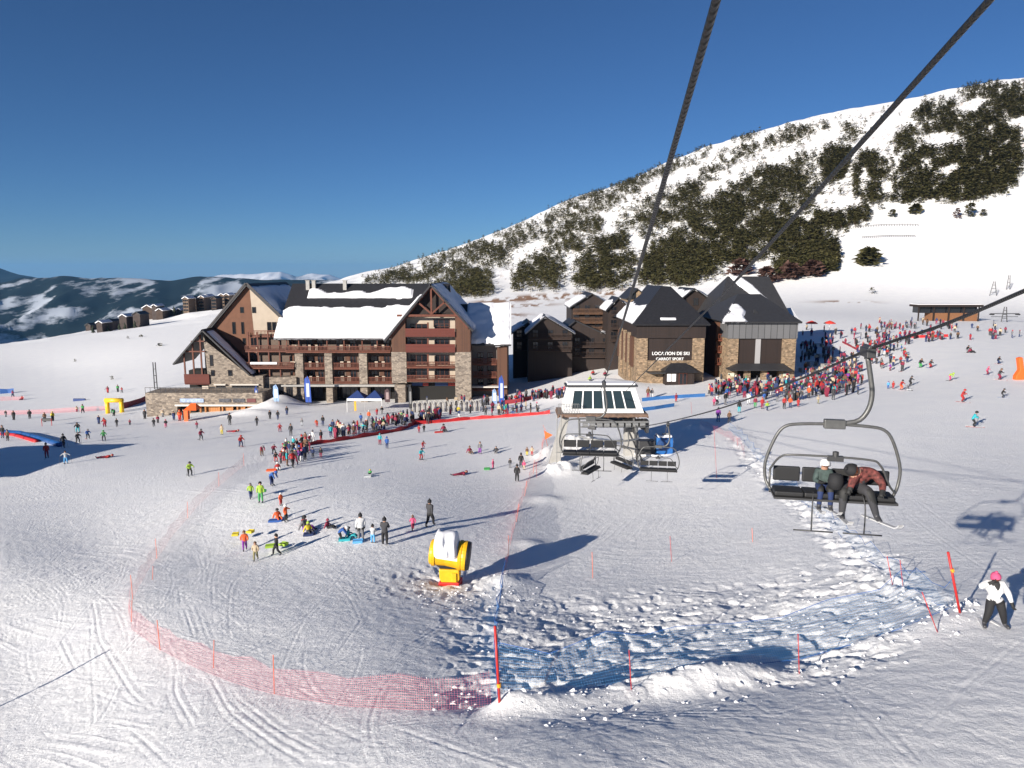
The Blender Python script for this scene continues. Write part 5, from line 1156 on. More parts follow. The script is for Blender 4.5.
# inflatable blue barrier on the left
pts = ground_line([(5, 434), (20, 435), (35, 439), (48, 443), (60, 447)], 1.0); m = MB(); m.tube([p + Vector((0, 0, .3)) for p in pts], .36, 12)
T = Thing('inflatable_barrier', pts[0], 'thick blue inflatable barrier curving across the snow at left', 'barrier'); T.part('tube', m, mat('blue_vinyl', (.012, .07, .24), .35, noise=.3, nscale=1.5), smooth=True)
m = MB(); m.tube([p + Vector((-.2, -1.1, .22)) for p in pts[:int(len(pts) * .7)]], .28, 10); T.part('red_tube', m, redban, smooth=True)
# yellow arch
g = G(115, 413); k = g.y / F_PX; T = Thing('inflatable_arch', g, 'yellow inflatable square arch on the left slope', 'arch'); ya = mat('yellow_vinyl', (.80, .50, .02), .4)
w, h = 7.2 * k, 13.0 * k
for s_ in (-1, 1): m = MB(); m.tube([(g.x + s_ * w, g.y, g.z - .2), (g.x + s_ * w, g.y, g.z + h)], .42, 12); T.part('leg', m, ya, smooth=True)
m = MB(); m.tube([(g.x - w - .35, g.y, g.z + h), (g.x + w + .35, g.y, g.z + h)], .46, 12); T.part('crossbar', m, ya, smooth=True)
# orange funnel like slide part at the right edge
g = G(1020, 380); k = g.y / F_PX; T = Thing('orange_snow_tool', g, 'bright orange upright wedge shaped marker at the right edge', 'marker'); m = MB()
m.prism([(g.x - 4 * k, g.z - .2), (g.x + 9 * k, g.z - .2), (g.x + 9 * k, g.z + 9 * k), (g.x + 4 * k, g.z + 9 * k), (g.x + .5 * k, g.z + 23 * k), (g.x - 3 * k, g.z + 22 * k), (g.x - .5 * k, g.z + 10 * k), (g.x - 4 * k, g.z + 4 * k)], g.y, g.y + .8); T.part('body', m, mat('bright_orange', (.80, .13, .02), .5), bevel=.08)

def pole(name, px, py, tx, ty, r, m_, label, bands=(), cap=None, group=None, dY=0.0, cat='pole'):
    g = G(px, py); top = P(tx, ty, g.y + dY); T = Thing(name, g, label, cat, group); m = MB(); m.tube([g - Vector((0, 0, .25)), top], r, 8); T.part('shaft', m, m_, smooth=True)
    for f in bands:
        a = g.lerp(top, f); d = (top - g).normalized(); m = MB(); m.tube([a - d * .05, a + d * .05], r * 1.5, 8); T.part('band', m, yelm)
    return T
pole('marker_pole', 500, 702, 495, 626, .038, redm, 'tall red piste pole with yellow band nearest the bottom centre', (.22,))
pole('marker_pole', 962, 613, 948, 552, .040, redm, 'leaning red piste pole with yellow band left of the woman in white', (.70,))
pole('marker_pole', -75, 735, -80, 668, .06, redm, 'red piste pole outside the left edge whose shadow reaches the snow', (.7,))
sm = [(632, 690, 629, 650, 'small red stake in the blue net right of the tall red pole'), (800, 674, 798, 634, 'thin red stake at the middle of the foreground blue net'), (941, 632, 922, 592, 'thin leaning red stake closest to the woman in white'),
      (894, 585, 887, 556, 'thin red stake at the bend of the footpath net'), (904, 586, 900, 560, 'second thin red stake at the bend of the footpath net'), (672, 562, 670, 536, 'thin red stake alone on smooth snow right of the cannon shadow'), (593, 578, 592, 552, 'thin orange stake just right of the cannon shadow'),
      (717, 478, 714, 430, 'tall thin red stake in front of the crowd'), (692, 414, 691, 402, 'thin red stake beside the blue yard'), (738, 446, 737, 438, 'short red stake in the yard right of the station'), (550, 440, 543, 425, 'red stake at the orange flag'),
      (537, 478, 536, 462, 'red stake at the top of the pink net'), (753, 542, 752, 528, 'tiny yellow stake on the smooth snow below the chair'), (289, 660, 288, 640, 'stake in the left net')]
for px, py, tx, ty_, lb in sm[:-1]: pole("net_stake", px, py, tx, ty_, .014, redm if 'yellow' not in lb and 'orange' not in lb else orangep, lb, group='thin stakes on the piste')
for i, (px, py, ty_, lb) in enumerate(((152, 580, 566, 'orange stake highest on the left net bend'), (131, 622, 600, 'orange stake at the leftmost point of the pink net'), (213, 668, 640, 'orange stake in the lower left of the pink net'), (176, 398, 384, 'thin stake by the terrace'), (499, 408, 396, 'red stake'))[:3]):
    pole("net_stake", px, py, px + 1, ty_, .014, orangep, lb, group='thin stakes on the piste')
# small orange flag by the station
T = pole('pennant', 548, 446, 544, 430, .02, orangep, 'orange triangular pennant on a stake left of the station', cat='flag'); g = G(548, 446); a = P(544.5, 431, g.y)
m = MB(); m.prism([(a.x, a.z), (a.x + .9, a.z - .45), (a.x + .1, a.z - .95)], g.y - .02, g.y + .02); T.part('cloth', m, mat('orange_cloth', (.8, .14, .03), .6))

# ------------------------------------------------------------------ hotel forecourt things
def beach_flag(px, py, ty, wpx, m_, label, lean=0.0, Y=None, band=None):
    g = G(px, py)
    if Y: g = Vector((P(px, py, Y).x, Y, zat(P(px, py, Y).x, Y)))
    k = g.y / F_PX; H_ = max((py - ty) * k, 2.2); w = wpx * k; T = Thing('feather_flag', g, label, 'flag', 'feather flags outside the hotel')
    m = MB(); m.tube([g - Vector((0, 0, .2)), g + Vector((0, 0, H_ * .8)), g + Vector((lean * .4 - w * .25, 0, H_))], .04, 6); T.part('pole', m, dsteel)
    m = MB(); L_ = [(-.02, .12), (-.02 - w * .1, .8), (-w * .45 + lean * .4, .99), (-w * .9 + lean * .2, .9), (-w, .55), (-w * .85, .12)]
    m.prism([(g.x + x + w * .4, g.z + H_ * z) for x, z in L_], g.y - .02, g.y + .02); T.part('cloth', m, m_)
    m = MB(); m.prism([(g.x - w * .05 + w * .2, g.z + H_ * .3), (g.x - w * .05 + w * .2, g.z + H_ * .75), (g.x - w * .4 + w * .1, g.z + H_ * .75), (g.x - w * .4 + w * .1, g.z + H_ * .3)], g.y - .04, g.y - .025); T.part('printed_band', m, band or white)
fb = mat('flag_blue', (.02, .07, .35), .6); fl_ = mat('flag_light_blue', (.25, .38, .62), .6); fd = mat('flag_dark', (.06, .03, .035), .6, noise=.4, nscale=2)
pb = mat('flag_pale_band', (.45, .50, .60), .6)
beach_flag(309, 406, 375, 7, fb, 'tall blue feather flag with white print in front of the hotel pillars', .1, band=pb)
beach_flag(277, 404, 384, 6, fl_, 'pale blue feather flag right of the stone terrace', .0)
beach_flag(257, 398, 378, 4, fb, 'narrow blue flag against the stone annex windows', Y=134.5, band=pb)
beach_flag(177, 396, 378, 3, fl_, 'thin blue flag at the left end of the terrace', Y=135)
beach_flag(388, 404, 388, 6, fd, 'dark brown feather flag right of the blue tent', .2, band=mat('flag_grey_band', (.3, .22, .22), .6))
beach_flag(502, 408, 374, 6, fb, 'blue feather flag with red foot at the right end of the hotel', .0, band=pb)
beach_flag(495, 406, 388, 5, fl_, 'lower pale blue flag beside the tall one at the right end of the hotel', .0)
beach_flag(411, 412, 384, 4, mat('flag_black', (.02, .02, .022), .6), 'tall black banner standing before the right gable', .0, band=mat('flag_grey', (.2, .2, .2), .6))
# canopy tent
g = G(367, 411); k = g.y / F_PX; T = Thing('canopy_tent', g, 'blue canopy tent with white valance beside the hotel shops', 'tent'); bt = mat('tent_blue', (.02, .045, .16), .7)
zt = g.z + 2.1
for s_, (xa, xb) in enumerate(((g.x - 18 * k, g.x), (g.x, g.x + 17 * k))):
    m = MB(); hip(m, xa, xb, g.y - 1.6, g.y + 1.6, zt + .4, zt + 1.6, (xa + xb) / 2 - .05, (xa + xb) / 2 + .05, g.y, g.y + .01, .04); T.part('canopy', m, bt)
    m = MB(); m.box(xa, xb - .02, g.y - 1.68, g.y - 1.64, zt, zt + .42); T.part('valance', m, white)
    for xx in (xa, xb): m = MB(); m.tube([(xx, g.y - 1.6, g.z - .1), (xx, g.y - 1.6, zt)], .04, 6); T.part('leg', m, white)
m = MB(); m.box(g.x - 11 * k, g.x - 9 * k, g.y - 1.5, g.y - 1.45, g.z + .3, zt - .1); T.part('side_banner', m, yelm)
# orange awning under the terrace
g = G(196, 420); T = Thing('orange_tent', g, 'orange pop up tent in front of the terrace arcade', 'tent'); k = g.y / F_PX; m = MB()
hip(m, g.x - 9 * k, g.x + 4 * k, g.y - 1.2, g.y + 1.2, g.z + 1.9, g.z + 2.9, g.x - 4 * k, g.x + 1 * k, g.y, g.y + .01, .05); T.part('roof', m, mat('orange_fabric', (.75, .12, .02), .6))
m = MB(); m.box(g.x - 9 * k, g.x - 5 * k, g.y - 1.15, g.y - 1.1, g.z, g.z + 1.9); m.box(g.x - 9 * k, g.x - 8.9 * k, g.y - 1.1, g.y + 1.1, g.z, g.z + 1.9); T.part('side_wall', m, MATS['orange_fabric'])
# ski racks: a row of upright rack frames full of snowboards and skis
rk = None
names_r = ['first', 'second', 'third', 'fourth', 'fifth', 'sixth', 'seventh', 'eighth', 'ninth', 'tenth', 'eleventh', 'twelfth', 'thirteenth', 'fourteenth']
rackm = mat('rack_grey', (.36, .34, .31), .7, noise=.3, nscale=2); blackski = mat('rack_dark', (.05, .045, .045), .6)
for i in range(13):
    px = 415 + i * 5.2; g = G(px, 412.5 - i * .12)
    if rk is None:
        T = Thing('ski_rack', g, 'x', 'ski rack', 'upright ski racks in a row before the hotel'); k = g.y / F_PX; w = 2.1 * k; m = MB()
        m.tube([(g.x - w, g.y, g.z - .2), (g.x - w, g.y, g.z + 1.4), (g.x - w * .6, g.y, g.z + 1.85), (g.x, g.y, g.z + 1.95), (g.x + w * .6, g.y, g.z + 1.85), (g.x + w, g.y, g.z + 1.4), (g.x + w, g.y, g.z - .2)], .09, 6); T.part('frame', m, rackm)
        m = MB(); m.box(g.x - w * .25, g.x + w * .45, g.y - .1, g.y + .12, g.z, g.z + 1.65); T.part('skis', m, blackski); rk = T.root; c = rk
    else: c = copy_tree(rk); c.location = g
    c['label'] = f'grey arched ski rack, {names_r[i]} from the left in the row before the hotel'
# parasols beside the restaurant
for px, py, top, lb in ((811, 334, 321, 'left red parasol on the shaded terrace behind the restaurant'), (829, 334, 321, 'right red parasol at the lit edge of the restaurant terrace')):
    g = G(px, py); k = g.y / F_PX; T = Thing('parasol', g, lb, 'parasol', 'red parasols on the terrace'); hh = (py - top) * k
    m = MB(); m.tube([g, g + Vector((0, 0, hh))], .05, 6); T.part('pole', m, white); m = MB(); m.lathe([(6 * k, hh - .7), (6.1 * k, hh - .62), (3.5 * k, hh - .25), (.05, hh + .05)], 8, tuple(g)); T.part('canopy', m, mat('parasol_red', (.68, .05, .03), .6))
# tables on the shaded terrace
tb = mat('terrace_table', (.35, .34, .33), .6); t0 = None; tab_px = [(806, 345), (818, 347), (830, 350), (809, 356), (822, 358), (835, 361), (812, 366), (826, 368), (838, 372), (804, 372)]
for i, (px, py) in enumerate(tab_px):
    g = G(px, py)
    if t0 is None:
        T = Thing('picnic_table', g, 'picnic table in the shade of the restaurant, nearest its rear corner by the left parasol', 'table', 'picnic tables on the shaded terrace'); m = MB(); m.box(g.x - .9, g.x + .9, g.y - .4, g.y + .4, g.z + .72, g.z + .78); T.part('tabletop', m, tb)
        for s_ in (-1, 1):
            m = MB(); m.box(g.x - .9, g.x + .9, g.y + s_ * .75 - .14, g.y + s_ * .75 + .14, g.z + .42, g.z + .47); T.part('bench', m, tb)
            m = MB(); m.box(g.x + s_ * .7 - .05, g.x + s_ * .7 + .05, g.y - .75, g.y + .75, g.z - .3, g.z + .72); T.part('leg', m, tb)
        t0 = T.root
    else: c = copy_tree(t0); c.location = g; c['label'] = 'picnic table on the shaded terrace, ' + ['', 'under the left parasol', 'under the right parasol', 'close to the restaurant wall, second row', 'middle of the second row', 'at the lit end of the second row', 'close to the restaurant wall, third row', 'middle of the third row', 'at the lit end of the third row', 'touching the front corner of the restaurant'][i]
# small dark blocks and signs on the left slope
for px, py, w, h, m_, nm, lb in ((79, 401, 6, 2.4, bt, 'crash_pad', 'dark blue crash pad lying on the left slope'), (47, 426, 5, 2.0, dsteel, 'start_board', 'small dark board on two red legs at left'),):
    g = G(px, py); k = g.y / F_PX; T = Thing(nm, g, lb, 'board'); m = MB(); zo = 0 if 'pad' in nm else 1.0; m.box(g.x - w * k, g.x + w * k, g.y, g.y + .4, g.z + zo - .1, g.z + zo + h * k); T.part('panel', m, m_)
    if zo:
        for s_ in (-1, 1): m = MB(); m.tube([(g.x + s_ * w * k, g.y, g.z - .2), (g.x + s_ * w * k, g.y, g.z + zo + h * k)], .05, 6); T.part('leg', m, redm)
g = G(40, 470); T = Thing('unseen_cabin', (-74, 68, zat(-74, 68)), 'large unseen dark cabin beyond the left edge that shades the snow', 'cabin'); m = MB(); zg = zat(-74, 68); m.box(-83, -65, 60, 74, zg - 4, zg + 6.5); T.part('wall', m, brown); m = MB(); hip(m, -84, -64, 59, 75, zg + 6.5, zg + 9, -77, -71, 67, 67.05, .3); T.part('roof', m, slate)  # unseen cabin, placed and sized to cast the broad shadow at left

# broken crust and clods thrown up along the bank and round the cannon
rc = random.Random(17); m = MB()
ico = [(0, 0, 1), (.9, 0, .1), (.28, .85, .1), (-.72, .53, .1), (-.72, -.53, .1), (.28, -.85, .1), (0, 0, -.6)]; icf = [(0, 1, 2), (0, 2, 3), (0, 3, 4), (0, 4, 5), (0, 5, 1), (6, 2, 1), (6, 3, 2), (6, 4, 3), (6, 5, 4), (6, 1, 5)]
def clods(n, f, lo, hi):
    for _ in range(n):
        px, py = f(); x, y = flat(px, py); x += rc.gauss(0, .25); y += rc.gauss(0, .35); s_ = lo + (hi - lo) * rc.random() ** 3; z = zat(x, y) + s_ * .15; i = len(m.v); a = rc.random() * 6.3
        for (u, v, w) in ico:
            k = rc.uniform(.6, 1.3); uu, vv = u * math.cos(a) - v * math.sin(a), u * math.sin(a) + v * math.cos(a); m.v.append((x + uu * s_ * k * 1.3, y + vv * s_ * k, z + w * s_ * k * .75))
        for q in icf: m.f.append(tuple(i + t for t in q)); m.mi.append(0)
def along(pts, w):
    def f():
        i = rc.randrange(len(pts) - 1); t = rc.random(); return pts[i][0] + (pts[i + 1][0] - pts[i][0]) * t + rc.gauss(0, w), pts[i][1] + (pts[i + 1][1] - pts[i][1]) * t + rc.gauss(0, w * .6)
    return f
clods(420, along([(440, 700), (520, 708), (600, 702), (700, 690), (800, 674), (880, 648), (960, 618)], 14), 0.015, 0.1)
clods(450, along([(470, 640), (560, 640), (680, 630), (800, 610), (900, 590)], 28), 0.015, 0.08)
clods(200, along([(420, 590), (450, 596), (500, 590), (520, 600)], 14), 0.015, 0.09)
clods(240, along([(735, 440), (755, 460), (800, 500), (840, 540), (880, 575), (950, 612)], 7), 0.02, 0.1)
clods(60, along([(520, 740), (700, 730), (900, 690)], 26), 0.012, 0.04)
clods(70, lambda: (rc.gauss(958, 8), rc.gauss(614, 5)), 0.02, 0.12)
o = m.build('snow_clods', snow_m); tag(o, 'loose clods of broken snow crust along the bank and footpath', 'snow clods', kind='stuff')

# ------------------------------------------------------------------ pines on the hillside
def leaf_mat(name, a, b_, sc=.35):
    m = bpy.data.materials.new(name); m.use_nodes = True; n = m.node_tree.nodes; L = m.node_tree.links; b = n['Principled BSDF']; b.inputs['Roughness'].default_value = .9; b.inputs['Specular IOR Level'].default_value = .1
    g = n.new('ShaderNodeNewGeometry'); nz = n.new('ShaderNodeTexNoise'); nz.inputs['Scale'].default_value = sc; nz.inputs['Detail'].default_value = 3; L.new(g.outputs['Position'], nz.inputs['Vector'])
    r = n.new('ShaderNodeValToRGB'); L.new(nz.outputs[0], r.inputs[0]); r.color_ramp.elements[0].position = .35; r.color_ramp.elements[0].color = (*a, 1); r.color_ramp.elements[1].position = .65; r.color_ramp.elements[1].color = (*b_, 1)
    L.new(r.outputs[0], b.inputs['Base Color']); return m
pine_m = leaf_mat('pine_needles', (.062, .060, .022), (.118, .105, .045)); bark_m = mat('pine_bark', (.06, .035, .025), .9)
twig_m = leaf_mat('bare_twigs', (.10, .055, .045), (.17, .10, .08))
rng = np.random.default_rng(4)
def pine_arrays(ntri, h=6.5, w=2.0, seed=0, shape=.8):
    """a crown of small needle sprays round a thin trunk: (verts, faces, material index)"""
    r = np.random.default_rng(seed); vs = []; fs = []; mi = []
    for k in range(4):
        a = 2 * math.pi * k / 4; a2 = 2 * math.pi * (k + 1) / 4; i = len(vs); vs += [(.14 * math.cos(a), .14 * math.sin(a), -1.0), (.14 * math.cos(a2), .14 * math.sin(a2), -1.0), (0, 0, h * .9)]; fs.append((i, i + 1, i + 2)); mi.append(1)
    for k in range(ntri):
        t = r.random() ** .8; z = h * (.10 + .9 * t); rad = w * (1 - t) ** shape * (.35 + .65 * r.random() ** .5) * (.8 + .4 * math.sin(k * 1.7 + seed)) + .08; a = r.random() * 6.283
        c = np.array([rad * math.cos(a), rad * math.sin(a), z]); s_ = (.45 + .5 * r.random()) * w * .42
        d1 = np.array([math.cos(a), math.sin(a), -.25 + .5 * r.random()]) * s_; d2 = np.array([-math.sin(a), math.cos(a), r.normal() * .4]) * s_ * .8
        i = len(vs); vs += [tuple(c - d1 * .5 - d2), tuple(c - d1 * .5 + d2), tuple(c + d1 + r.normal(size=3) * .1)]; fs.append((i, i + 1, i + 2)); mi.append(0)
    return np.array(vs), np.array(fs), np.array(mi)
def in_poly(px, py, poly):
    c = False; n = len(poly)
    for i in range(n):
        x1, y1 = poly[i]; x2, y2 = poly[i - 1]
        if (y1 > py) != (y2 > py) and px < (x2 - x1) * (py - y1) / (y2 - y1) + x1: c = not c
    return c
WOOD = [  # (outline seen from the piste, share of ground that is wooded)
 ([(362,286),(372,276),(400,267),(450,250),(520,225),(560,206),(600,187),(660,165),(700,147),(712,146),(700,160),(650,180),(590,204),(540,226),(500,240),(450,258),(420,268),(400,276),(380,284)], .85),
 ([(395,278),(430,270),(470,266),(490,268),(494,284),(478,296),(455,294),(430,284)], .9),
 ([(455,285),(470,270),(488,268),(494,280),(492,292),(460,294)], .95),
 ([(510,286),(514,270),(535,255),(560,256),(566,270),(556,284),(530,290)], .95),
 ([(545,240),(556,224),(580,212),(603,216),(604,236),(585,250),(560,250)], .85),
 ([(572,284),(576,262),(600,240),(622,230),(630,240),(620,262),(604,282),(588,290)], .95),
 ([(480,262),(500,248),(520,240),(512,256),(496,268)], .85), ([(520,262),(548,246),(570,246),(560,262)], .7), ([(372,284),(400,271),(440,260),(500,238),(560,213),(600,196),(640,178),(640,192),(590,212),(540,236),(490,256),(440,272),(400,282)], .8),
 ([(637,282),(640,262),(655,244),(672,232),(700,221),(705,282),(670,284)], .97),
 ([(636,224),(655,212),(684,196),(700,200),(690,214),(660,226),(640,238)], .8),
 ([(610,230),(640,200),(690,180),(700,190),(660,214),(630,226)], .65),
 ([(680,280),(680,219),(714,195),(768,165),(815,172),(826,145),(849,148),(843,175),(822,185),(802,209),(842,212),(849,229),(819,236),(780,250),(731,262),(700,280)], .97),
 ([(772,240),(800,236),(839,240),(836,267),(810,272),(782,274),(772,262)], .92),
 ([(853,162),(870,148),(884,160),(897,179),(890,190),(878,209),(866,200),(853,192)], .93), ([(846,208),(866,204),(872,216),(850,222)], .8),
 ([(890,199),(897,175),(914,145),(926,132),(944,114),(958,104),(978,94),(1030,78),(1030,116),(1010,121),(1022,150),(1018,168),(1005,190),(985,194),(951,201),(925,196),(905,204)], .97),
 ([(887,151),(896,133),(914,121),(928,124),(924,140),(905,150),(893,154)], .95), ([(912,112),(934,98),(955,96),(952,112),(930,118),(915,122)], .9),
 ([(955,92),(975,84),(1000,80),(1000,90),(970,100)], .6),
 ([(757,140),(780,128),(810,120),(830,120),(820,132),(790,142),(765,150)], .45), ([(838,128),(850,122),(858,132),(850,142),(840,140)], .85),
 ([(700,172),(724,150),(756,138),(760,146),(730,162),(706,182)], .75), ([(680,190),(696,176),(705,182),(700,196),(684,200)], .7),
 ([(820,170),(835,150),(850,146),(852,162),(836,176)], .8), ([(900,212),(930,205),(940,208),(935,214),(915,214)], .0),
 ([(785,160),(800,150),(815,156),(806,168),(790,170)], .5), ([(600,262),(640,246),(648,262),(620,286),(604,288)], .5),
 ([(845,215),(862,212),(870,222),(858,226)], .5), ([(440,262),(470,250),(500,238),(506,244),(470,262),(450,272)], .45)]
CLEAR = [[(914,138),(935,130),(960,134),(958,144),(930,148)], [(950,108),(978,94),(988,98),(975,112),(955,114)], [(735,170),(752,160),(760,166),(745,178)], [(858,176),(866,168),(870,180),(862,190)], [(935,170),(955,160),(962,168),(945,178)], [(1005,124),(1024,112),(1024,122),(1014,128)], [(800,215),(812,210),(816,218),(804,224)], [(880,186),(890,178),(893,190),(884,196)]]
spots = []
for poly, dens in WOOD:
    xs = [p[0] for p in poly]; ys = [p[1] for p in poly]; area = (max(xs) - min(xs)) * (max(ys) - min(ys))
    for _ in range(int(area / 1.5)):
        px, py = random.uniform(min(xs), max(xs)), random.uniform(min(ys), max(ys))
        jx, jy = px + random.gauss(0, 4.2), py + random.gauss(0, 2.6)
        if not in_poly(jx, jy, poly) or any(in_poly(px, py, c) for c in CLEAR): continue
        cl = float(fbm(np.array([px / 9.]), np.array([py / 6.]), 3, 33)[0])
        if random.random() < dens * min(1, max(.22, (cl - .28) * 6)): spots.append((px, py + (1 if poly is WOOD[0][0] else 3)))
SKY_ = [(362, 281), (400, 270), (450, 254), (500, 234), (550, 211), (600, 190), (660, 171), (700, 152), (760, 131)]
for _ in range(620):      # the bristling edge of the ridge
    px = random.uniform(364, 760); sy = float(np.interp(px, [p[0] for p in SKY_], [p[1] for p in SKY_]))
    if float(fbm(np.array([px / 16.]), np.array([3.]), 3, 39)[0]) > .38: spots.append((px, sy + abs(random.gauss(0, 3.2)) + .5))
for _ in range(2600):      # loose scattered ones
    px = random.uniform(470, 1010); py = random.uniform(110, 285); sky_y = 268 - (px - 400) * .335 if px < 760 else 128 - (px - 760) * .2
    if py > sky_y + 6 and not (px > 835 and py > 200) and py < 280 - max(0, px - 700) * .15 and float(fbm(np.array([px / 20.]), np.array([py / 14.]), 3, 38)[0]) > .47: spots.append((px, py))
random.shuffle(spots)
us = np.array([ray(*s_) for s_ in spots]); QL = _Ls[_Ls > math.log(230)]
pos = []
for u, s_ in us:
    q = interp2(QG, ty, ly, np.full(QL.shape, u), QL); h = np.nonzero(s_ <= q)[0]
    if len(h): Y = math.exp(QL[h[0]]); pos.append((u * Y, Y, zat(u * Y, Y)))
pos = np.array(pos); dist = pos[:, 1]; order_ = np.argsort(dist)
near_i = order_[:286]; far_i = order_[286:]
variants = [pine_arrays(80, 3.4 + .4 * k, 1.9 + .15 * k, k, .6) for k in range(4)]
vme = []
for k, (v, f, mi) in enumerate(variants):
    me = bpy.data.meshes.new('pine_tree'); me.from_pydata(v.tolist(), [], f.tolist()); me.materials.append(pine_m); me.materials.append(bark_m); me.polygons.foreach_set('material_index', mi.tolist()); me.update(); vme.append(me)
def tree_label(p):
    d = p[1] * cp - p[2] * sp; x = W / 2 + F_PX * p[0] / d; y = H / 2 - F_PX * (p[2] * cp + p[1] * sp) / d
    if x < 500: return 'low olive pine in the woods just above the right end of the hotel'
    if x < 568: return 'low olive pine in the rounded wood above the shaded courtyard'
    if x < 634: return 'low olive pine in the wood directly above the ski hire shop chalets'
    if x < 712: return 'low olive pine in the broad wood above the ski hire shop roof'
    if x < 772: return 'low olive pine at the foot of the large wood above the restaurant roof'
    if x < 845: return 'low olive pine in the wood tongue right above the restaurant'
    if x < 886: return 'low olive pine in the narrow central wood right of the second cable'
    return 'low olive pine in the big dark wood high on the right hillside'
for i in near_i:
    o = bpy.data.objects.new('pine_tree', vme[int(i) % 4]); COL.objects.link(o); o.location = tuple(pos[i] - np.array([0, 0, .4])); s_ = .75 + .6 * random.random(); o.scale = (s_, s_, s_ * (.85 + .3 * random.random())); o.rotation_euler = (0, 0, random.random() * 6.28)
    tag(o, tree_label(pos[i]), 'tree', 'pines on the snowy hillside')
fv = [pine_arrays(26, 3.4 + .5 * k, 2.0, 20 + k, .55) for k in range(4)]
VA = []; FA = []; MA = []; off = 0
for n__, i in enumerate(far_i):
    v, f, mi = fv[n__ % 4]; s_ = .7 + .6 * random.random(); a = random.random() * 6.28; c, s2 = math.cos(a), math.sin(a)
    R_ = np.array([[c, -s2, 0], [s2, c, 0], [0, 0, 1]]); VA.append(v @ R_.T * s_ + pos[i] - np.array([0, 0, .4])); FA.append(f + off); MA.append(mi); off += len(v)
VA = np.concatenate(VA); FA = np.concatenate(FA); MA = np.concatenate(MA)
me = bpy.data.meshes.new('hillside_woods'); me.vertices.add(len(VA)); me.vertices.foreach_set('co', VA.astype(np.float32).ravel()); me.loops.add(FA.size); me.loops.foreach_set('vertex_index', FA.astype(np.int32).ravel())
me.polygons.add(len(FA)); me.polygons.foreach_set('loop_start', (np.arange(len(FA)) * 3).astype(np.int32)); me.polygons.foreach_set('loop_total', np.full(len(FA), 3, np.int32)); me.materials.append(pine_m); me.materials.append(bark_m); me.polygons.foreach_set('material_index', MA.astype(np.int32)); me.update(calc_edges=True)
o = bpy.data.objects.new('hillside_woods', me); COL.objects.link(o); tag(o, 'patchy pine woods covering the snowy hillside', 'woods', kind='stuff')
print('TREES', len(pos))
def bush(px, py, w, h, label, m_=None, seed=0, n=160):
    g = G(px, py); k = g.y / F_PX; r = np.random.default_rng(seed); v, f, mi = pine_arrays(n, h * k, w * k / 2, seed, .35)
    T = Thing('shrub', g, label, 'shrub'); cr = MB(); st = MB()
    for q, mm in zip(f, mi): (cr if mm == 0 else st).quadv([v[a] for a in q])
    cr.xf(Matrix.Translation(g)); st.xf(Matrix.Translation(g)); T.part('crown', cr, m_ or pine_m); T.part('stem', st, bark_m)
bush(868, 266, 25, 17, 'round dark bush standing alone on the bare slope', n=420)
bush(970, 218, 12, 14, 'bushy pine right of the woods on the bare slope', n=200, seed=3)
bush(983, 217, 7, 7, 'small low bush at the right end of the three beside the woods', seed=4); bush(957, 219, 8, 10, 'bare twiggy bush at the left end of the three beside the woods', twig_m, 5)
bush(892, 218, 9, 8, 'small dark bush right below the central woods', seed=6); bush(915, 215, 15, 10, 'wide low dark bush just under the right hand woods', seed=7, n=240)
bush(872, 294, 6, 7, 'tiny dark bush above the lift hut roof level', seed=8, n=60)
for i, (px, py, lb) in enumerate(((740, 276, 'reddish bare shrubs behind the restaurant roof'), (766, 284, 'bare twiggy shrub at the foot of the woods'), (790, 280, 'bare twiggy shrub right of the restaurant roof'), (812, 277, 'bare twiggy shrub below the lowest wood edge'))):
    bush(px, py, 24, 16, lb, twig_m, 11 + i, 260)
for i, (px, py, w, h, lb) in enumerate(((112, 380, 4, 4, 'lone tiny shrub low on the left snowfield'), (75, 362, 3, 3, 'lone tiny shrub high on the left snowfield'), (160, 346, 6, 3, 'dark shrub near the top of the snowfield left of the hotel'), (141, 337, 5, 2, 'flat dark shrub on the upper snowfield'), (128, 339, 3, 3, 'small dark shrub left of the flat one'), (107, 392, 3, 5, 'thin upright bush below the lone shrub'))):
    bush(px, py, w, h, lb, seed=30 + i, n=50)

# ------------------------------------------------------------------ people
PALETTE = dict(red=(.36, .022, .022), orange=(.62, .10, .025), yellow=(.55, .44, .03), lime=(.30, .45, .05), green=(.05, .28, .08), teal=(.03, .35, .40), blue=(.022, .085, .30), navy=(.015, .03, .10),
    purple=(.20, .04, .28), pink=(.55, .08, .18), white=(.62, .62, .62), grey=(.16, .16, .17), black=(.014, .014, .016), brown=(.13, .07, .04), beige=(.45, .36, .25), turquoise=(.04, .45, .50), maroon=(.22, .02, .05), khaki=(.22, .20, .10), skyblue=(.10, .35, .65), charcoal=(.04, .04, .045), silver=(.4, .42, .44))
def cloth(c): return mat('cloth_' + c, PALETTE[c], .8, bump=.15, bscale=30)
skin = mat('skin', (.45, .25, .17), .6); bootm = mat('boot_plastic', (.05, .05, .055), .35); glovem = mat('glove_black', (.02, .02, .02), .7); lens = mat('goggle_lens', (.10, .03, .01), .12, spec=.8)
hairm = mat('dark_hair', (.03, .018, .012), .8)
def jt(**k): return k
BASE = dict(pel=(0, 0, .95), chest=(0, 0, 1.32), neck=(0, 0, 1.50), head=(0, 0, 1.66), shl=(-.19, 0, 1.42), shr=(.19, 0, 1.42), ell=(-.27, .0, 1.14), elr=(.27, 0, 1.14), hal=(-.26, -.06, .88), har=(.26, -.06, .88),
            hil=(-.10, 0, .90), hir=(.10, 0, .90), knl=(-.12, -.02, .49), knr=(.12, -.02, .49), anl=(-.13, .02, .11), anr=(.13, .02, .11), tol=(-.14, -.20, .05), tor=(.14, -.20, .05))
def pose(**k): d = dict(BASE); d.update(k); return d
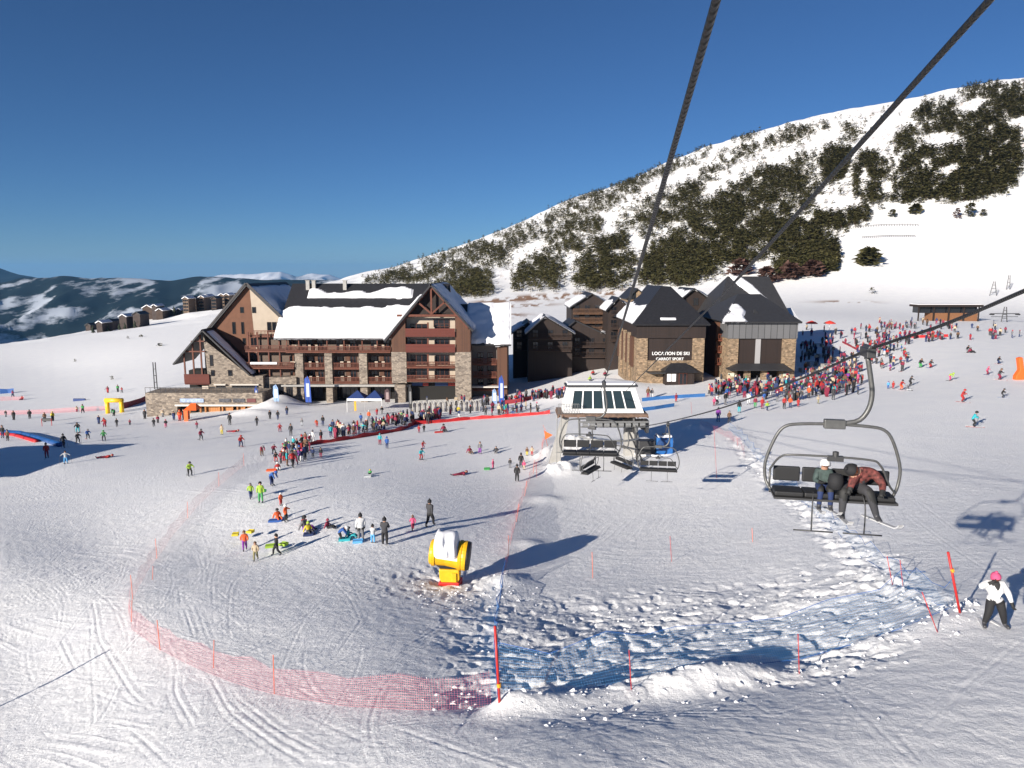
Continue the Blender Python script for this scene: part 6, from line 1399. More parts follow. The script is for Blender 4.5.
POSES = {
 'stand': pose(),
 'walk': pose(knl=(-.11, -.22, .52), anl=(-.11, -.24, .14), tol=(-.11, -.43, .09), knr=(.11, .04, .50), anr=(.12, .30, .16), tor=(.12, .12, .05), ell=(-.28, .14, 1.16), hal=(-.26, .12, .92), elr=(.28, -.10, 1.16), har=(.24, -.26, .98)),
 'ski': pose(pel=(0, .10, .80), chest=(0, -.08, 1.15), neck=(0, -.14, 1.31), head=(0, -.20, 1.46), shl=(-.19, -.10, 1.24), shr=(.19, -.10, 1.24), ell=(-.34, -.16, 1.02), elr=(.34, -.16, 1.02), hal=(-.34, -.42, .98), har=(.34, -.42, .98),
             hil=(-.12, .08, .76), hir=(.12, .08, .76), knl=(-.17, -.16, .46), knr=(.17, -.16, .46), anl=(-.18, .02, .13), anr=(.18, .02, .13), tol=(-.18, -.18, .07), tor=(.18, -.18, .07)),
 'arms': pose(ell=(-.42, -.05, 1.28), elr=(.42, -.05, 1.28), hal=(-.60, -.16, 1.16), har=(.60, -.16, 1.16), knl=(-.16, -.05, .49), knr=(.16, -.05, .49), anl=(-.19, .02, .11), anr=(.19, .02, .11), tol=(-.21, -.18, .05), tor=(.21, -.18, .05)),
 'hold': pose(ell=(-.25, -.14, 1.15), hal=(-.10, -.34, 1.10), elr=(.25, -.14, 1.15), har=(.10, -.34, 1.10)),
 'bend': pose(pel=(0, .14, .88), chest=(0, -.12, 1.12), neck=(0, -.30, 1.18), head=(0, -.45, 1.24), shl=(-.19, -.22, 1.16), shr=(.19, -.22, 1.16), ell=(-.22, -.36, .92), elr=(.22, -.36, .92), hal=(-.18, -.48, .70), har=(.18, -.48, .70), hil=(-.1, .12, .84), hir=(.1, .12, .84), knl=(-.12, -.02, .47), knr=(.12, -.02, .47)),
 'sit': pose(pel=(0, .10, .16), chest=(0, .16, .52), neck=(0, .12, .70), head=(0, .10, .86), shl=(-.19, .15, .62), shr=(.19, .15, .62), ell=(-.30, .22, .38), elr=(.30, .10, .38), hal=(-.32, .34, .10), har=(.20, -.16, .40), hil=(-.1, .05, .16), hir=(.1, .05, .16), knl=(-.15, -.34, .36), knr=(.15, -.34, .36), anl=(-.16, -.62, .12), anr=(.16, -.62, .12), tol=(-.18, -.74, .24), tor=(.18, -.74, .24)),
 'lie': pose(pel=(0, .0, .14), chest=(.36, .06, .18), neck=(.52, .06, .22), head=(.67, .04, .26), shl=(.44, -.12, .18), shr=(.44, .22, .18), ell=(.30, -.34, .12), elr=(.30, .42, .10), hal=(.12, -.44, .08), har=(.52, .56, .07), hil=(-.05, -.09, .14), hir=(-.05, .10, .14), knl=(-.42, -.18, .24), knr=(-.45, .12, .14), anl=(-.74, -.16, .10), anr=(-.84, .16, .12), tol=(-.86, -.14, .22), tor=(-.94, .18, .26)),
 'lean': pose(pel=(.03, .0, .92), chest=(-.05, -.06, 1.27), neck=(-.08, -.12, 1.44), head=(-.10, -.17, 1.58), shl=(-.25, -.06, 1.36), shr=(.14, -.08, 1.36), ell=(-.46, -.12, 1.26), hal=(-.26, -.26, 1.46), elr=(.30, -.14, 1.10), har=(.36, -.24, .86),
              hil=(-.07, .0, .86), hir=(.13, .0, .86), knl=(-.14, -.06, .47), knr=(.24, -.06, .48), anl=(-.20, .0, .11), anr=(.36, .02, .11), tol=(-.24, -.18, .06), tor=(.42, -.16, .06)),
 'ride': pose(pel=(0, .0, .12), chest=(0, -.04, .46), neck=(0, -.10, .63), head=(0, -.15, .79), shl=(-.17, -.06, .56), shr=(.17, -.06, .56), ell=(-.25, -.16, .32), elr=(.25, -.16, .32), hal=(-.14, -.38, .34), har=(.14, -.38, .34), hil=(-.1, -.02, .12), hir=(.1, -.02, .12), knl=(-.13, -.44, .16), knr=(.13, -.44, .16), anl=(-.15, -.42, -.36), anr=(.15, -.42, -.36), tol=(-.16, -.60, -.42), tor=(.16, -.60, -.42)),
 'ridelean': pose(pel=(.0, .0, .14), chest=(.20, -.14, .44), neck=(.06, -.30, .56), head=(-.10, -.40, .60), shl=(.02, -.26, .52), shr=(.36, -.20, .52), ell=(-.10, -.42, .34), elr=(.52, -.34, .30), hal=(-.16, -.52, .22), har=(.46, -.52, .18), hil=(-.1, -.02, .14), hir=(.1, -.02, .14), knl=(-.26, -.46, .16), knr=(.24, -.46, .16), anl=(-.26, -.42, -.38), anr=(.42, -.44, -.38), tol=(-.27, -.62, -.44), tor=(.46, -.64, -.44)),
}
EDG = [('pel', 'chest'), ('chest', 'neck'), ('neck', 'head'), ('chest', 'shl'), ('shl', 'ell'), ('ell', 'hal'), ('chest', 'shr'), ('shr', 'elr'), ('elr', 'har'), ('pel', 'hil'), ('hil', 'knl'), ('knl', 'anl'), ('anl', 'tol'), ('pel', 'hir'), ('hir', 'knr'), ('knr', 'anr'), ('anr', 'tor')]
RAD = dict(pel=(.165, .135), chest=(.185, .14), neck=.075, head=.115, shl=.095, shr=.095, ell=.068, elr=.068, hal=.052, har=.052, hil=.115, hir=.115, knl=.085, knr=.085, anl=.065, anr=.065, tol=.055, tor=.055)
REG = {('neck', 'head'): 0, ('anl', 'tol'): 3, ('anr', 'tor'): 3}
def seg_d(p, a, b):
    ab = b - a; t = max(0, min(1, (p - a).dot(ab) / ab.length_squared)); return (p - a - ab * t).length, t
BODY = {}
def body_mesh(pname, lv=1, hands=False, child=False):
    key = (pname, lv, hands, child); BK = 1.28 if pname in ('lean', 'ridelean') else (1.15 if hands else 1.08)
    BK_ = {'pel', 'chest', 'shl', 'shr', 'ell', 'elr', 'hil', 'hir', 'knl', 'knr'}
    if key in BODY: return BODY[key]
    J = {k: Vector(v) for k, v in POSES[pname].items()}
    if child:
        up = J['head'] - J['neck']; J['head'] = J['neck'] + up * 1.05
    names = list(J); idx = {n: i for i, n in enumerate(names)}
    verts = [J[n] for n in names]; edges = [(idx[a], idx[b]) for a, b in EDG]; rad = [(tuple(q * BK for q in RAD[n]) if isinstance(RAD[n], tuple) else RAD[n] * BK) if n in BK_ else RAD[n] for n in names]
    # crown of the head
    hd = (J['head'] - J['neck']).normalized(); verts.append(J['head'] + hd * .10); edges.append((idx['head'], len(verts) - 1)); rad.append(.095)
    if hands:
        for s_, h_, e_ in (('l', 'hal', 'ell'), ('r', 'har', 'elr')):
            d = (J[h_] - J[e_]).normalized(); sd = d.cross(Vector((0, 0, 1))).normalized(); pv = len(verts); verts.append(J[h_] + d * .09); edges.append((idx[h_], pv)); rad.append(.040)
            dn = sd.cross(d)
            for q in range(4):
                base = J[h_] + d * .12 + sd * (.030 * (q - 1.5)); Ls = (.055, .065, .06, .045)[q]; v1 = len(verts); verts += [base, base + d * Ls * .6 + dn * .015, base + d * Ls * .9 + dn * .05]; edges += [(pv, v1), (v1, v1 + 1), (v1 + 1, v1 + 2)]; rad += [.013, .012, .010]
            v1 = len(verts); verts += [J[h_] + d * .05 + sd * -.05, J[h_] + d * .09 + sd * -.075 + dn * .02]; edges += [(idx[h_], v1), (v1, v1 + 1)]; rad += [.015, .012]
    me = bpy.data.meshes.new('body'); me.from_pydata([tuple(v) for v in verts], edges, []); o = bpy.data.objects.new('tmp', me); COL.objects.link(o)
    sk = o.modifiers.new('s', 'SKIN'); sk.use_smooth_shade = True
    for i, r in enumerate(rad):
        sv = me.skin_vertices[0].data[i]; sv.radius = r if isinstance(r, tuple) else (r, r); sv.use_root = (i == idx['pel'])
    if lv: su = o.modifiers.new('u', 'SUBSURF'); su.levels = lv; su.render_levels = lv
    dg = bpy.context.evaluated_depsgraph_get(); out = bpy.data.meshes.new_from_object(o.evaluated_get(dg)); bpy.data.objects.remove(o)
    out.materials.clear()
    for k in range(5): out.materials.append(skin)
    low = {'hil', 'knl', 'anl', 'hir', 'knr', 'anr'}
    for p in out.polygons:
        c = p.center; best = 9; reg = 1
        for a, b in EDG:
            d, t = seg_d(c, J[a], J[b])
            if d < best:
                best = d
                if (a, b) in (('anl', 'tol'), ('anr', 'tor')): reg = 3
                elif (a, b) == ('neck', 'head'): reg = 0 if t > .25 else 1
                elif (a, b) in (('ell', 'hal'), ('elr', 'har')): reg = 4 if t > .86 else 1
                elif a == 'pel' and b in ('hil', 'hir') and pname not in ('ride', 'ridelean', 'sit'): reg = 1
                elif b in low: reg = 2 if not (b in ('anl', 'anr') and t > .82) else 3
                elif (a, b) == ('pel', 'chest'): reg = 2 if t < .05 else 1
                else: reg = 1
        dh = (c - J['head']).dot(hd)
        if (c - (J['head'] + hd * .05)).length < .17 and dh > -.11: reg = 0
        if hands:
            for h_, e_ in (('hal', 'ell'), ('har', 'elr')):
                if (c - J[h_]).dot((J[h_] - J[e_]).normalized()) > -.01 and (c - J[h_]).length < .28: reg = 4
        p.material_index = reg; p.use_smooth = True
    BODY[key] = (out, J); return BODY[key]
HEADW = {}
def headwear(pname, kind, child=False):
    """helmet shell or knitted hat sitting over the skull"""
    key = (pname, kind, child)
    if key in HEADW: return HEADW[key]
    _, J = body_mesh(pname, 1 if pname not in () else 1, False, child); hd = (J['head'] - J['neck']).normalized(); f = Vector((0, -1, 0)); f = (f - hd * f.dot(hd)).normalized(); s_ = hd.cross(f)
    c = J['head'] + hd * .035; m = MB(); n = 14; rings = []
    r0 = .150 if kind == 'helmet' else .140
    for k in range(7):
        a = math.radians(-16 + 106 * k / 6); i = len(m.v)
        for q in range(n):
            b = 2 * math.pi * q / n; front = max(0, math.cos(b)); lift = .055 * front if k == 0 else (.03 * front if k == 1 else 0); drop = -.05 if (k == 0 and front < .3) else 0
            v = c + (f * math.cos(b) * 1.08 + s_ * math.sin(b) * .95) * r0 * math.cos(a) + hd * (r0 * math.sin(a) * 1.02 + lift + drop); m.v.append(tuple(v))
        rings.append(i)
    for A, B in zip(rings, rings[1:]):
        for q in range(n): q2 = (q + 1) % n; m.f.append((A + q, A + q2, B + q2, B + q)); m.mi.append(0)
    if kind == 'hat': i0 = len(m.v); m.lathe([(0, -.03), (.035, -.02), (.045, .01), (.03, .04), (0, .045)], 8, tuple(c + hd * (r0 + .02)))
    me = m.mesh('headwear', skin, True); HEADW[key] = me
    g = MB(); i0 = len(g.v); seg = 8
    for k in range(2):
        for q in range(seg + 1):
            b = math.radians(-62 + 124 * q / seg); v = c + (f * math.cos(b) * 1.12 + s_ * math.sin(b) * .98) * (.128) + hd * (-.035 + .06 * k); g.v.append(tuple(v))
    for k in range(2):
        for q in range(seg + 1):
            b = math.radians(-62 + 124 * q / seg); v = c + (f * math.cos(b) * 1.12 + s_ * math.sin(b) * .98) * (.095) + hd * (-.035 + .06 * k); g.v.append(tuple(v))
    for q in range(seg):
        a = q; g.f += [(a, a + 1, a + seg + 2, a + seg + 1)]; g.mi += [0]
    HEADW[(pname, 'goggles', child)] = g.mesh('goggles', skin, True)
    return me
SKI = {}
def ski_mesh(pname, which):
    key = (pname, which)
    if key in SKI: return SKI[key]
    J = {k: Vector(v) for k, v in POSES[pname].items()}; a, t = J['an' + which], J['to' + which]; f = (t - a); 
    if pname in ('ride', 'ridelean'): f.z = .03
    elif pname not in ('sit', 'lie'): f.z = 0
    f.normalize(); c = (a + t) / 2; c.z -= .085 if pname not in ('ride', 'ridelean', 'sit', 'lie') else .03; sd = f.cross(Vector((0, 0, 1))).normalized() * .05; up = sd.cross(f).normalized() * .012
    m = MB(); prof = [(-.72, 0), (.70, 0), (.80, .03), (.88, .09)]; prev = None
    for (d, z) in prof:
        p = c + f * d + Vector((0, 0, z)); i = len(m.v); m.v += [tuple(p - sd - up), tuple(p + sd - up), tuple(p + sd + up), tuple(p - sd + up)]
        if prev is not None:
            for q in range(4): q2 = (q + 1) % 4; m.f.append((prev + q, prev + q2, i + q2, i + q)); m.mi.append(0)
        prev = i
    SKI[key] = m.mesh('ski', skin); return SKI[key]
POLE = {}
def pole_mesh(pname, which):
    key = (pname, which)
    if key in POLE: return POLE[key]
    J = {k: Vector(v) for k, v in POSES[pname].items()}; h = J['ha' + which]; m = MB(); b = Vector((h.x * 1.15, h.y + .25, .03)) if pname == 'ski' else Vector((h.x * 1.2, h.y - .15, .03)); m.tube([h + Vector((0, 0, .08)), b], .014, 5); POLE[key] = m.mesh('ski_pole', skin); return POLE[key]
NP = [0]
def person(loc, h, jacket, trousers, headc, kind, pname, rz, label, group=None, skis=False, poles=False, near=False, scale=None):
    child = h < 1.4; hands = near; me, J = body_mesh(pname, 2 if near else (1 if F_PX * 1.7 / max(loc[1], 1) > 10.5 else 0), hands, child)
    o = bpy.data.objects.new('person', me); COL.objects.link(o); o.location = loc; o.rotation_euler = (0, 0, rz); s_ = h / 1.78; o.scale = (s_ * (1.08 if child else 1.0), s_ * (1.08 if child else 1.0), s_)
    for k, mm in enumerate((skin, cloth(jacket), cloth(trousers), bootm, glovem)):
        o.material_slots[k].link = 'OBJECT'; o.material_slots[k].material = mm
    tag(o, label, 'person', group); NP[0] += 1
    def child_(name, msh, mm):
        c = bpy.data.objects.new(name, msh); COL.objects.link(c); c.parent = o; c.material_slots[0].link = 'OBJECT'; c.material_slots[0].material = mm; return c
    small = F_PX * h / max(loc[1], 1) < 9.5
    if not small or True: child_('helmet' if kind == 'helmet' else ('hat' if kind == 'hat' else 'hair'), headwear(pname, 'helmet' if kind == 'helmet' else 'hat', child), cloth(headc) if kind != 'hair' else hairm)
    if near: child_('goggles', HEADW[(pname, 'goggles', child)], lens)
    if skis:
        for w_ in 'lr': child_('ski', ski_mesh(pname, w_), cloth(random.choice(['black', 'white', 'red', 'silver', 'blue']) if not near else 'white'))
    if poles and pname in ('stand', 'ski', 'walk', 'arms'):
        for w_ in 'lr': child_('ski_pole', pole_mesh(pname, w_), dsteel)
    return o
USED = set()
def ulabel(lb, px=0):
    USED.add(lb); return lb
def put(px, py, hpx, jacket, trousers, pname='stand', head=('helmet', 'black'), face=0.0, where='', skis=False, poles=False, near=False, group=None, what=''):
    g = G(px, py); k = g.y / F_PX
    full = {'sit': .98, 'lie': .45, 'bend': 1.38, 'ski': 1.62, 'lean': 1.62}.get(pname, 1.78); h = min(1.95, max(.95, hpx * k * 1.78 / full)) * .97
    age = 'child' if h < 1.38 else 'person'
    verb = {'sit': 'sitting', 'lie': 'lying down', 'bend': 'bending', 'ski': 'skiing', 'walk': 'walking', 'arms': 'with arms out', 'lean': 'leaning', 'hold': 'standing', 'stand': 'standing'}[pname]
    if what: verb = what
    tr = '' if jacket == trousers else f' and {trousers} trousers'
    lb = f'{age} {verb} in {jacket} jacket{tr}' + (f', {where}' if where else '')
    w = lb.split()
    if len(w) > 16: lb = lb.replace(' jacket', '').replace(' trousers', '')
    return person((g.x, g.y, g.z + (0 if pname != 'lie' else -.05)), h, jacket, trousers, head[1], head[0], pname, face, lb, group, skis, poles, near)
Hm = lambda c: ('helmet', c)
Ht = lambda c: ('hat', c)
R_ = math.radians
# --- nearest people
g = G(991, 628); w1 = person((g.x, g.y, g.z), 1.86, 'white', 'black', 'pink', 'hat', 'lean', R_(-8), 'woman in white jacket, black trousers and pink hat leaning beside the red pole', None, True, False, True)
w1['category'] = 'person'; pass
for a in ((245, 551, 22, 'orange', 'purple', 'walk', Ht('brown'), 20, 'carrying yellow sledge parts, leftmost of the lower three'),
          (256, 561, 21, 'beige', 'khaki', 'walk', Ht('brown'), 10, 'lowest of the group at left'),
          (277, 556, 24, 'black', 'black', 'walk', Ht('black'), -60, 'right of the two sledge carriers'),
          (251, 499, 17, 'lime', 'navy', 'walk', Hm('grey'), 30, 'leftmost in the upper left group'),
          (261, 503, 23, 'lime', 'green', 'stand', Hm('black'), 10, 'holding a green sledge'),
          (272, 486, 17, 'blue', 'navy', 'bend', Ht('blue'), 70, 'topmost of the left group'),
          (281, 506, 14, 'orange', 'red', 'stand', Hm('white'), 60, 'wearing a white helmet'),
          (278, 520, 12, 'orange', 'orange', 'sit', Hm('black'), 40, 'on the blue sledge'),
          (286, 522, 19, 'orange', 'black', 'arms', Hm('white'), 80, 'standing over the blue sledge'),
          (306, 531, 18, 'grey', 'purple', 'sit', Hm('black'), 70, 'behind the child in yellow'),
          (309, 534, 13, 'yellow', 'charcoal', 'sit', Ht('lime'), 40, 'wearing a green hat'),
          (329, 529, 11, 'maroon', 'black', 'sit', Ht('maroon'), 80, 'alone between the two groups'),
          (341, 542, 17, 'blue', 'black', 'bend', Hm('white'), 100, 'beside the white jacketed adult'),
          (350, 538, 12, 'teal', 'teal', 'sit', Hm('black'), 90, 'next to the bending child'),
          (361, 541, 30, 'white', 'grey', 'stand', Ht('black'), 200, 'with back turned'),
          (373, 544, 21, 'silver', 'skyblue', 'hold', Ht('black'), 170, 'between two adults'),
          (385, 546, 31, 'charcoal', 'black', 'hold', Ht('black'), 175, 'with a yellow board'),
          (413, 531, 17, 'pink', 'maroon', 'walk', Ht('brown'), 200, 'beside the tall dark adult'),
          (430, 527, 30, 'charcoal', 'black', 'walk', Ht('black'), 150, 'tall and dark above the snow cannon')):
    put(a[0], a[1], a[2], a[3], a[4], a[5], a[6], R_(a[7]), a[8], near=True if a[2] >= 29 else False)
# --- left and middle of the piste
for a in ((190, 476, 16, 'lime', 'black', 'ski', Hm('black'), 40, 'alone left of the net', 1, 1), (241, 447, 13, 'red', 'navy', 'ski', Hm('red'), 40, 'left of the queue', 1, 1),
          (47, 458, 16, 'red', 'maroon', 'stand', Ht('black'), 30, 'right of the blue barrier end', 1, 0), (66, 464, 14, 'silver', 'skyblue', 'arms', Ht('black'), 30, 'lowest at the left', 1, 1),
          (105, 458, 6, 'red', 'maroon', 'lie', Hm('red'), 20, 'in the left piste'), (64, 448, 15, 'black', 'charcoal', 'walk', Ht('black'), 60, 'at the tip of the blue barrier', 0, 1),
          (78, 443, 12, 'charcoal', 'black', 'ski', Hm('grey'), 50, 'between red and blue skiers', 1, 1), (88, 439, 11, 'blue', 'black', 'ski', Hm('grey'), 50, 'left of the green skier', 1, 0),
          (104, 441, 12, 'green', 'charcoal', 'ski', Hm('green'), 30, 'right of the blue skier', 1, 0), (78, 433, 13, 'black', 'teal', 'ski', Hm('black'), 20, 'above the group of three', 1, 1),
          (99, 424, 9, 'navy', 'navy', 'stand', Hm('grey'), 0, 'below the yellow arch'), (105, 427, 10, 'red', 'maroon', 'ski', Hm('red'), 0, 'right of a navy child'),
          (117, 427, 9, 'black', 'charcoal', 'walk', Ht('black'), 30, 'below the arch to the right'), (114, 416, 9, 'green', 'black', 'bend', Ht('black'), 0, 'in the yellow arch'),
          (45, 422, 10, 'brown', 'black', 'stand', Ht('brown'), 0, 'above the small board'), (53, 421, 10, 'yellow', 'black', 'stand', Hm('yellow'), 0, 'by the brown coat'),
          (30, 419, 10, 'black', 'charcoal', 'walk', Ht('black'), 30, 'near the left nets'), (14, 420, 12, 'black', 'black', 'stand', Ht('black'), 0, 'close to the left edge'), (6, 417, 7, 'charcoal', 'grey', 'stand', Ht('white'), 0, 'nearest the left edge'),
          (83, 413, 9, 'green', 'black', 'walk', Ht('black'), 0, 'at the pink net'), (77, 412, 6, 'beige', 'maroon', 'stand', Ht('brown'), 0, 'at the pink net'),
          (108, 393, 7, 'maroon', 'red', 'stand', Ht('black'), 0, 'above the arch'), (118, 392, 8, 'green', 'black', 'stand', Ht('black'), 0, 'above the arch'), (122, 393, 6, 'red', 'grey', 'walk', Ht('red'), 0, 'right above the arch'),
          (13, 397, 7, 'maroon', 'navy', 'walk', Ht('black'), 0, 'by the far left blue fabric'), (22, 400, 5, 'red', 'maroon', 'sit', Ht('red'), 0, 'by the far left red net'), (3, 438, 16, 'black', 'navy', 'stand', Ht('brown'), 0, 'left of the blue barrier'), (8, 441, 12, 'brown', 'black', 'stand', Ht('black'), 0, 'at the start of the blue barrier'),
          (154, 427, 9, 'black', 'charcoal', 'walk', Ht('black'), 20, 'before the terrace wall'), (158, 423, 8, 'maroon', 'charcoal', 'stand', Ht('black'), 0, 'before the terrace wall'), (166, 428, 9, 'black', 'pink', 'walk', Ht('pink'), 20, 'before the terrace wall'),
          (145, 419, 10, 'charcoal', 'black', 'stand', Ht('black'), 0, 'at the terrace corner'), (149, 416, 8, 'maroon', 'black', 'stand', Ht('black'), 0, 'at the terrace corner'), (163, 417, 8, 'beige', 'grey', 'stand', Ht('white'), 0, 'left of the orange tent'), (174, 420, 9, 'navy', 'navy', 'stand', Ht('black'), 0, 'left of the orange tent'), (180, 421, 12, 'orange', 'red', 'stand', Ht('orange'), 0, 'by the orange tent'), (184, 420, 12, 'black', 'black', 'stand', Ht('black'), 0, 'under the orange tent'),
          (130, 425, 5, 'maroon', 'black', 'stand', Ht('red'), 0, 'right of the arch'), (197, 429, 8, 'maroon', 'grey', 'walk', Ht('black'), 20, 'below the arcade'), (201, 440, 12, 'maroon', 'charcoal', 'ski', Hm('black'), 50, 'with snowboard below the arcade', 1, 0),
          (222, 435, 11, 'beige', 'yellow', 'stand', Ht('brown'), 0, 'below the arcade'), (233, 432, 4, 'red', 'maroon', 'lie', Ht('red'), 0, 'on the snow bank foot'), (230, 425, 13, 'black', 'black', 'stand', Ht('black'), 0, 'in front of the arcade doors'),
          (257, 426, 10, 'black', 'charcoal', 'walk', Ht('black'), 30, 'on top of the snow bank'), (270, 419, 9, 'black', 'charcoal', 'stand', Ht('brown'), 0, 'right of the snow bank'), (278, 420, 10, 'black', 'navy', 'walk', Ht('black'), 20, 'behind the red jacketed child'), (287, 415, 9, 'charcoal', 'navy', 'stand', Ht('black'), 0, 'below the pale flag'),
          (280, 432, 9, 'red', 'maroon', 'ski', Hm('pink'), 20, 'in front of the pale flag', 1, 0), (291, 436, 13, 'charcoal', 'charcoal', 'stand', Ht('black'), 10, 'below the pale flag'), (302, 426, 8, 'grey', 'silver', 'stand', Ht('grey'), 0, 'below the blue flag'),
          (317, 427, 8, 'orange', 'red', 'bend', Ht('orange'), 0, 'crouching round below the blue flag'), (323, 426, 11, 'black', 'navy', 'stand', Ht('black'), 0, 'below the blue flag'), (361, 423, 10, 'blue', 'navy', 'stand', Ht('black'), 0, 'before the blue tent'), (369, 421, 11, 'orange', 'grey', 'stand', Ht('white'), 0, 'before the blue tent'),
          (377, 415, 7, 'red', 'maroon', 'stand', Ht('red'), 0, 'right of the blue tent'), (382, 414, 8, 'black', 'grey', 'stand', Ht('black'), 0, 'right of the blue tent'), (387, 425, 6, 'grey', 'charcoal', 'stand', Ht('black'), 0, 'behind the red barrier'),
          (333, 431, 12, 'navy', 'black', 'stand', Ht('black'), 0, 'in the trio under the flags'), (338, 430, 11, 'red', 'maroon', 'stand', Ht('black'), 0, 'in the trio under the flags'), (330, 433, 9, 'navy', 'red', 'stand', Ht('red'), 0, 'in the trio under the flags'),
          (262, 456, 12, 'maroon', 'brown', 'bend', Ht('grey'), 40, 'left of the queue'), (274, 454, 11, 'maroon', 'black', 'ski', Hm('grey'), 30, 'left of the queue', 1, 0), (276, 462, 11, 'black', 'red', 'ski', Hm('black'), 30, 'left of the queue', 1, 0), (278, 470, 8, 'red', 'white', 'sit', Hm('white'), 30, 'at the queue foot'),
          (321, 458, 11, 'black', 'maroon', 'stand', Ht('black'), 0, 'right of the queue'), (313, 458, 11, 'navy', 'black', 'stand', Ht('black'), 0, 'right of the queue'),
          (387, 449, 13, 'blue', 'navy', 'stand', Ht('blue'), 170, 'below the red barrier'), (380, 445, 12, 'teal', 'maroon', 'stand', Ht('teal'), 0, 'below the red barrier'), (370, 475, 5, 'green', 'black', 'sit', Hm('yellow'), 0, 'alone in mid piste'),
          (421, 460, 13, 'teal', 'red', 'ski', Hm('black'), 40, 'in mid piste', 1, 1), (423, 449, 9, 'red', 'maroon', 'ski', Hm('black'), 40, 'in mid piste', 1, 0), (444, 432, 9, 'maroon', 'black', 'sit', Hm('black'), 30, 'on a red sledge'),
          (470, 454, 8, 'maroon', 'brown', 'sit', Ht('brown'), 30, 'in mid piste'), (480, 454, 13, 'grey', 'purple', 'stand', Ht('brown'), 0, 'in mid piste'), (496, 453, 7, 'charcoal', 'grey', 'sit', Hm('grey'), 0, 'in mid piste'),
          (493, 469, 10, 'pink', 'pink', 'stand', Ht('pink'), 60, 'with green sledge'), (460, 475, 5, 'maroon', 'maroon', 'lie', Hm('maroon'), 30, 'in the bowl'), (510, 468, 10, 'charcoal', 'grey', 'stand', Ht('black'), 0, 'left of the pair by the pink net'),
          (521, 468, 16, 'black', 'charcoal', 'stand', Ht('black'), 180, 'by the pink net'), (524, 470, 8, 'pink', 'beige', 'stand', Ht('pink'), 0, 'by the pink net'), (517, 482, 19, 'black', 'black', 'stand', Ht('black'), 170, 'in front of the pair by the pink net'),
          (527, 456, 8, 'brown', 'yellow', 'stand', Ht('brown'), 0, 'high by the pink net'), (532, 456, 10, 'beige', 'red', 'stand', Ht('brown'), 0, 'high by the pink net'),
          (419, 433, 8, 'red', 'maroon', 'stand', Ht('red'), 0, 'below the short barrier'), (424, 432, 8, 'black', 'charcoal', 'stand', Ht('black'), 0, 'below the short barrier'), (428, 424, 14, 'black', 'charcoal', 'stand', Ht('black'), 0, 'behind the short barrier'),
          # right side
          (973, 427, 17, 'teal', 'black', 'ski', Hm('black'), 60, 'nearest on the right slope', 1, 1), (962, 402, 14, 'red', 'red', 'ski', Hm('red'), 40, 'on the right slope', 1, 0), (1002, 398, 10, 'black', 'charcoal', 'ski', Hm('black'), 50, 'at the right', 1, 1),
          (999, 380, 13, 'charcoal', 'maroon', 'ski', Hm('brown'), 30, 'at the right', 1, 0), (987, 375, 9, 'pink', 'maroon', 'ski', Hm('pink'), 30, 'at the right', 1, 0), (998, 364, 8, 'black', 'navy', 'ski', Hm('black'), 30, 'at the right', 1, 0), (950, 381, 9, 'lime', 'pink', 'bend', Hm('lime'), 30, 'on the right slope', 1, 0),
          (967, 353, 8, 'black', 'grey', 'ski', Hm('black'), 30, 'on the far right slope', 1, 0), (971, 353, 6, 'maroon', 'black', 'sit', Hm('grey'), 30, 'on the far right slope'), (901, 390, 11, 'red', 'orange', 'ski', Hm('black'), 20, 'in the trio below the crowd', 1, 0), (893, 389, 8, 'red', 'red', 'stand', Hm('red'), 0, 'near the chair hanger'),
          (888, 389, 8, 'skyblue', 'blue', 'stand', Hm('blue'), 0, 'near the chair hanger'), (910, 386, 11, 'charcoal', 'black', 'ski', Hm('charcoal'), 30, 'in the trio below the crowd', 1, 1), (908, 391, 6, 'grey', 'silver', 'sit', Hm('grey'), 30, 'in the trio below the crowd'), (930, 368, 9, 'charcoal', 'red', 'ski', Hm('black'), 30, 'right of the crowd', 1, 1), (920, 368, 10, 'black', 'green', 'ski', Hm('brown'), 20, 'right of the crowd', 1, 0),
          (833, 400, 14, 'charcoal', 'charcoal', 'stand', Ht('black'), 0, 'before the right crowd'), (818, 404, 9, 'beige', 'khaki', 'walk', Ht('beige'), 30, 'before the right crowd'), (826, 397, 11, 'maroon', 'maroon', 'stand', Ht('maroon'), 0, 'before the right crowd'),
          (767, 411, 10, 'lime', 'navy', 'walk', Hm('red'), 20, 'before the restaurant'), (798, 407, 9, 'red', 'red', 'stand', Ht('red'), 0, 'before the restaurant'), (762, 409, 12, 'red', 'maroon', 'stand', Ht('red'), 0, 'before the restaurant'),
          (718, 422, 15, 'purple', 'blue', 'stand', Ht('black'), 0, 'nearest the yard net'), (714, 406, 9, 'pink', 'maroon', 'stand', Ht('pink'), 0, 'above the yard net'), (729, 423, 13, 'brown', 'charcoal', 'stand', Ht('grey'), 0, 'near the yard net'), (739, 413, 13, 'black', 'teal', 'stand', Ht('black'), 0, 'near the yard net'), (755, 408, 12, 'maroon', 'green', 'stand', Ht('maroon'), 0, 'near the yard net'),
          (676, 402, 9, 'maroon', 'red', 'stand', Ht('maroon'), 20, 'inside the blue barriers', 1, 0), (648, 399, 14, 'brown', 'maroon', 'stand', Ht('grey'), 0, 'by the blue barrier'), (652, 398, 10, 'grey', 'white', 'stand', Ht('grey'), 0, 'by the blue barrier'),
          (593, 375, 9, 'red', 'charcoal', 'sit', Ht('brown'), 0, 'on the snow heap behind the station'), (605, 376, 7, 'maroon', 'black', 'sit', Ht('black'), 0, 'on the snow heap behind the station'), (590, 381, 5, 'lime', 'grey', 'sit', Ht('lime'), 0, 'on the snow heap behind the station'),
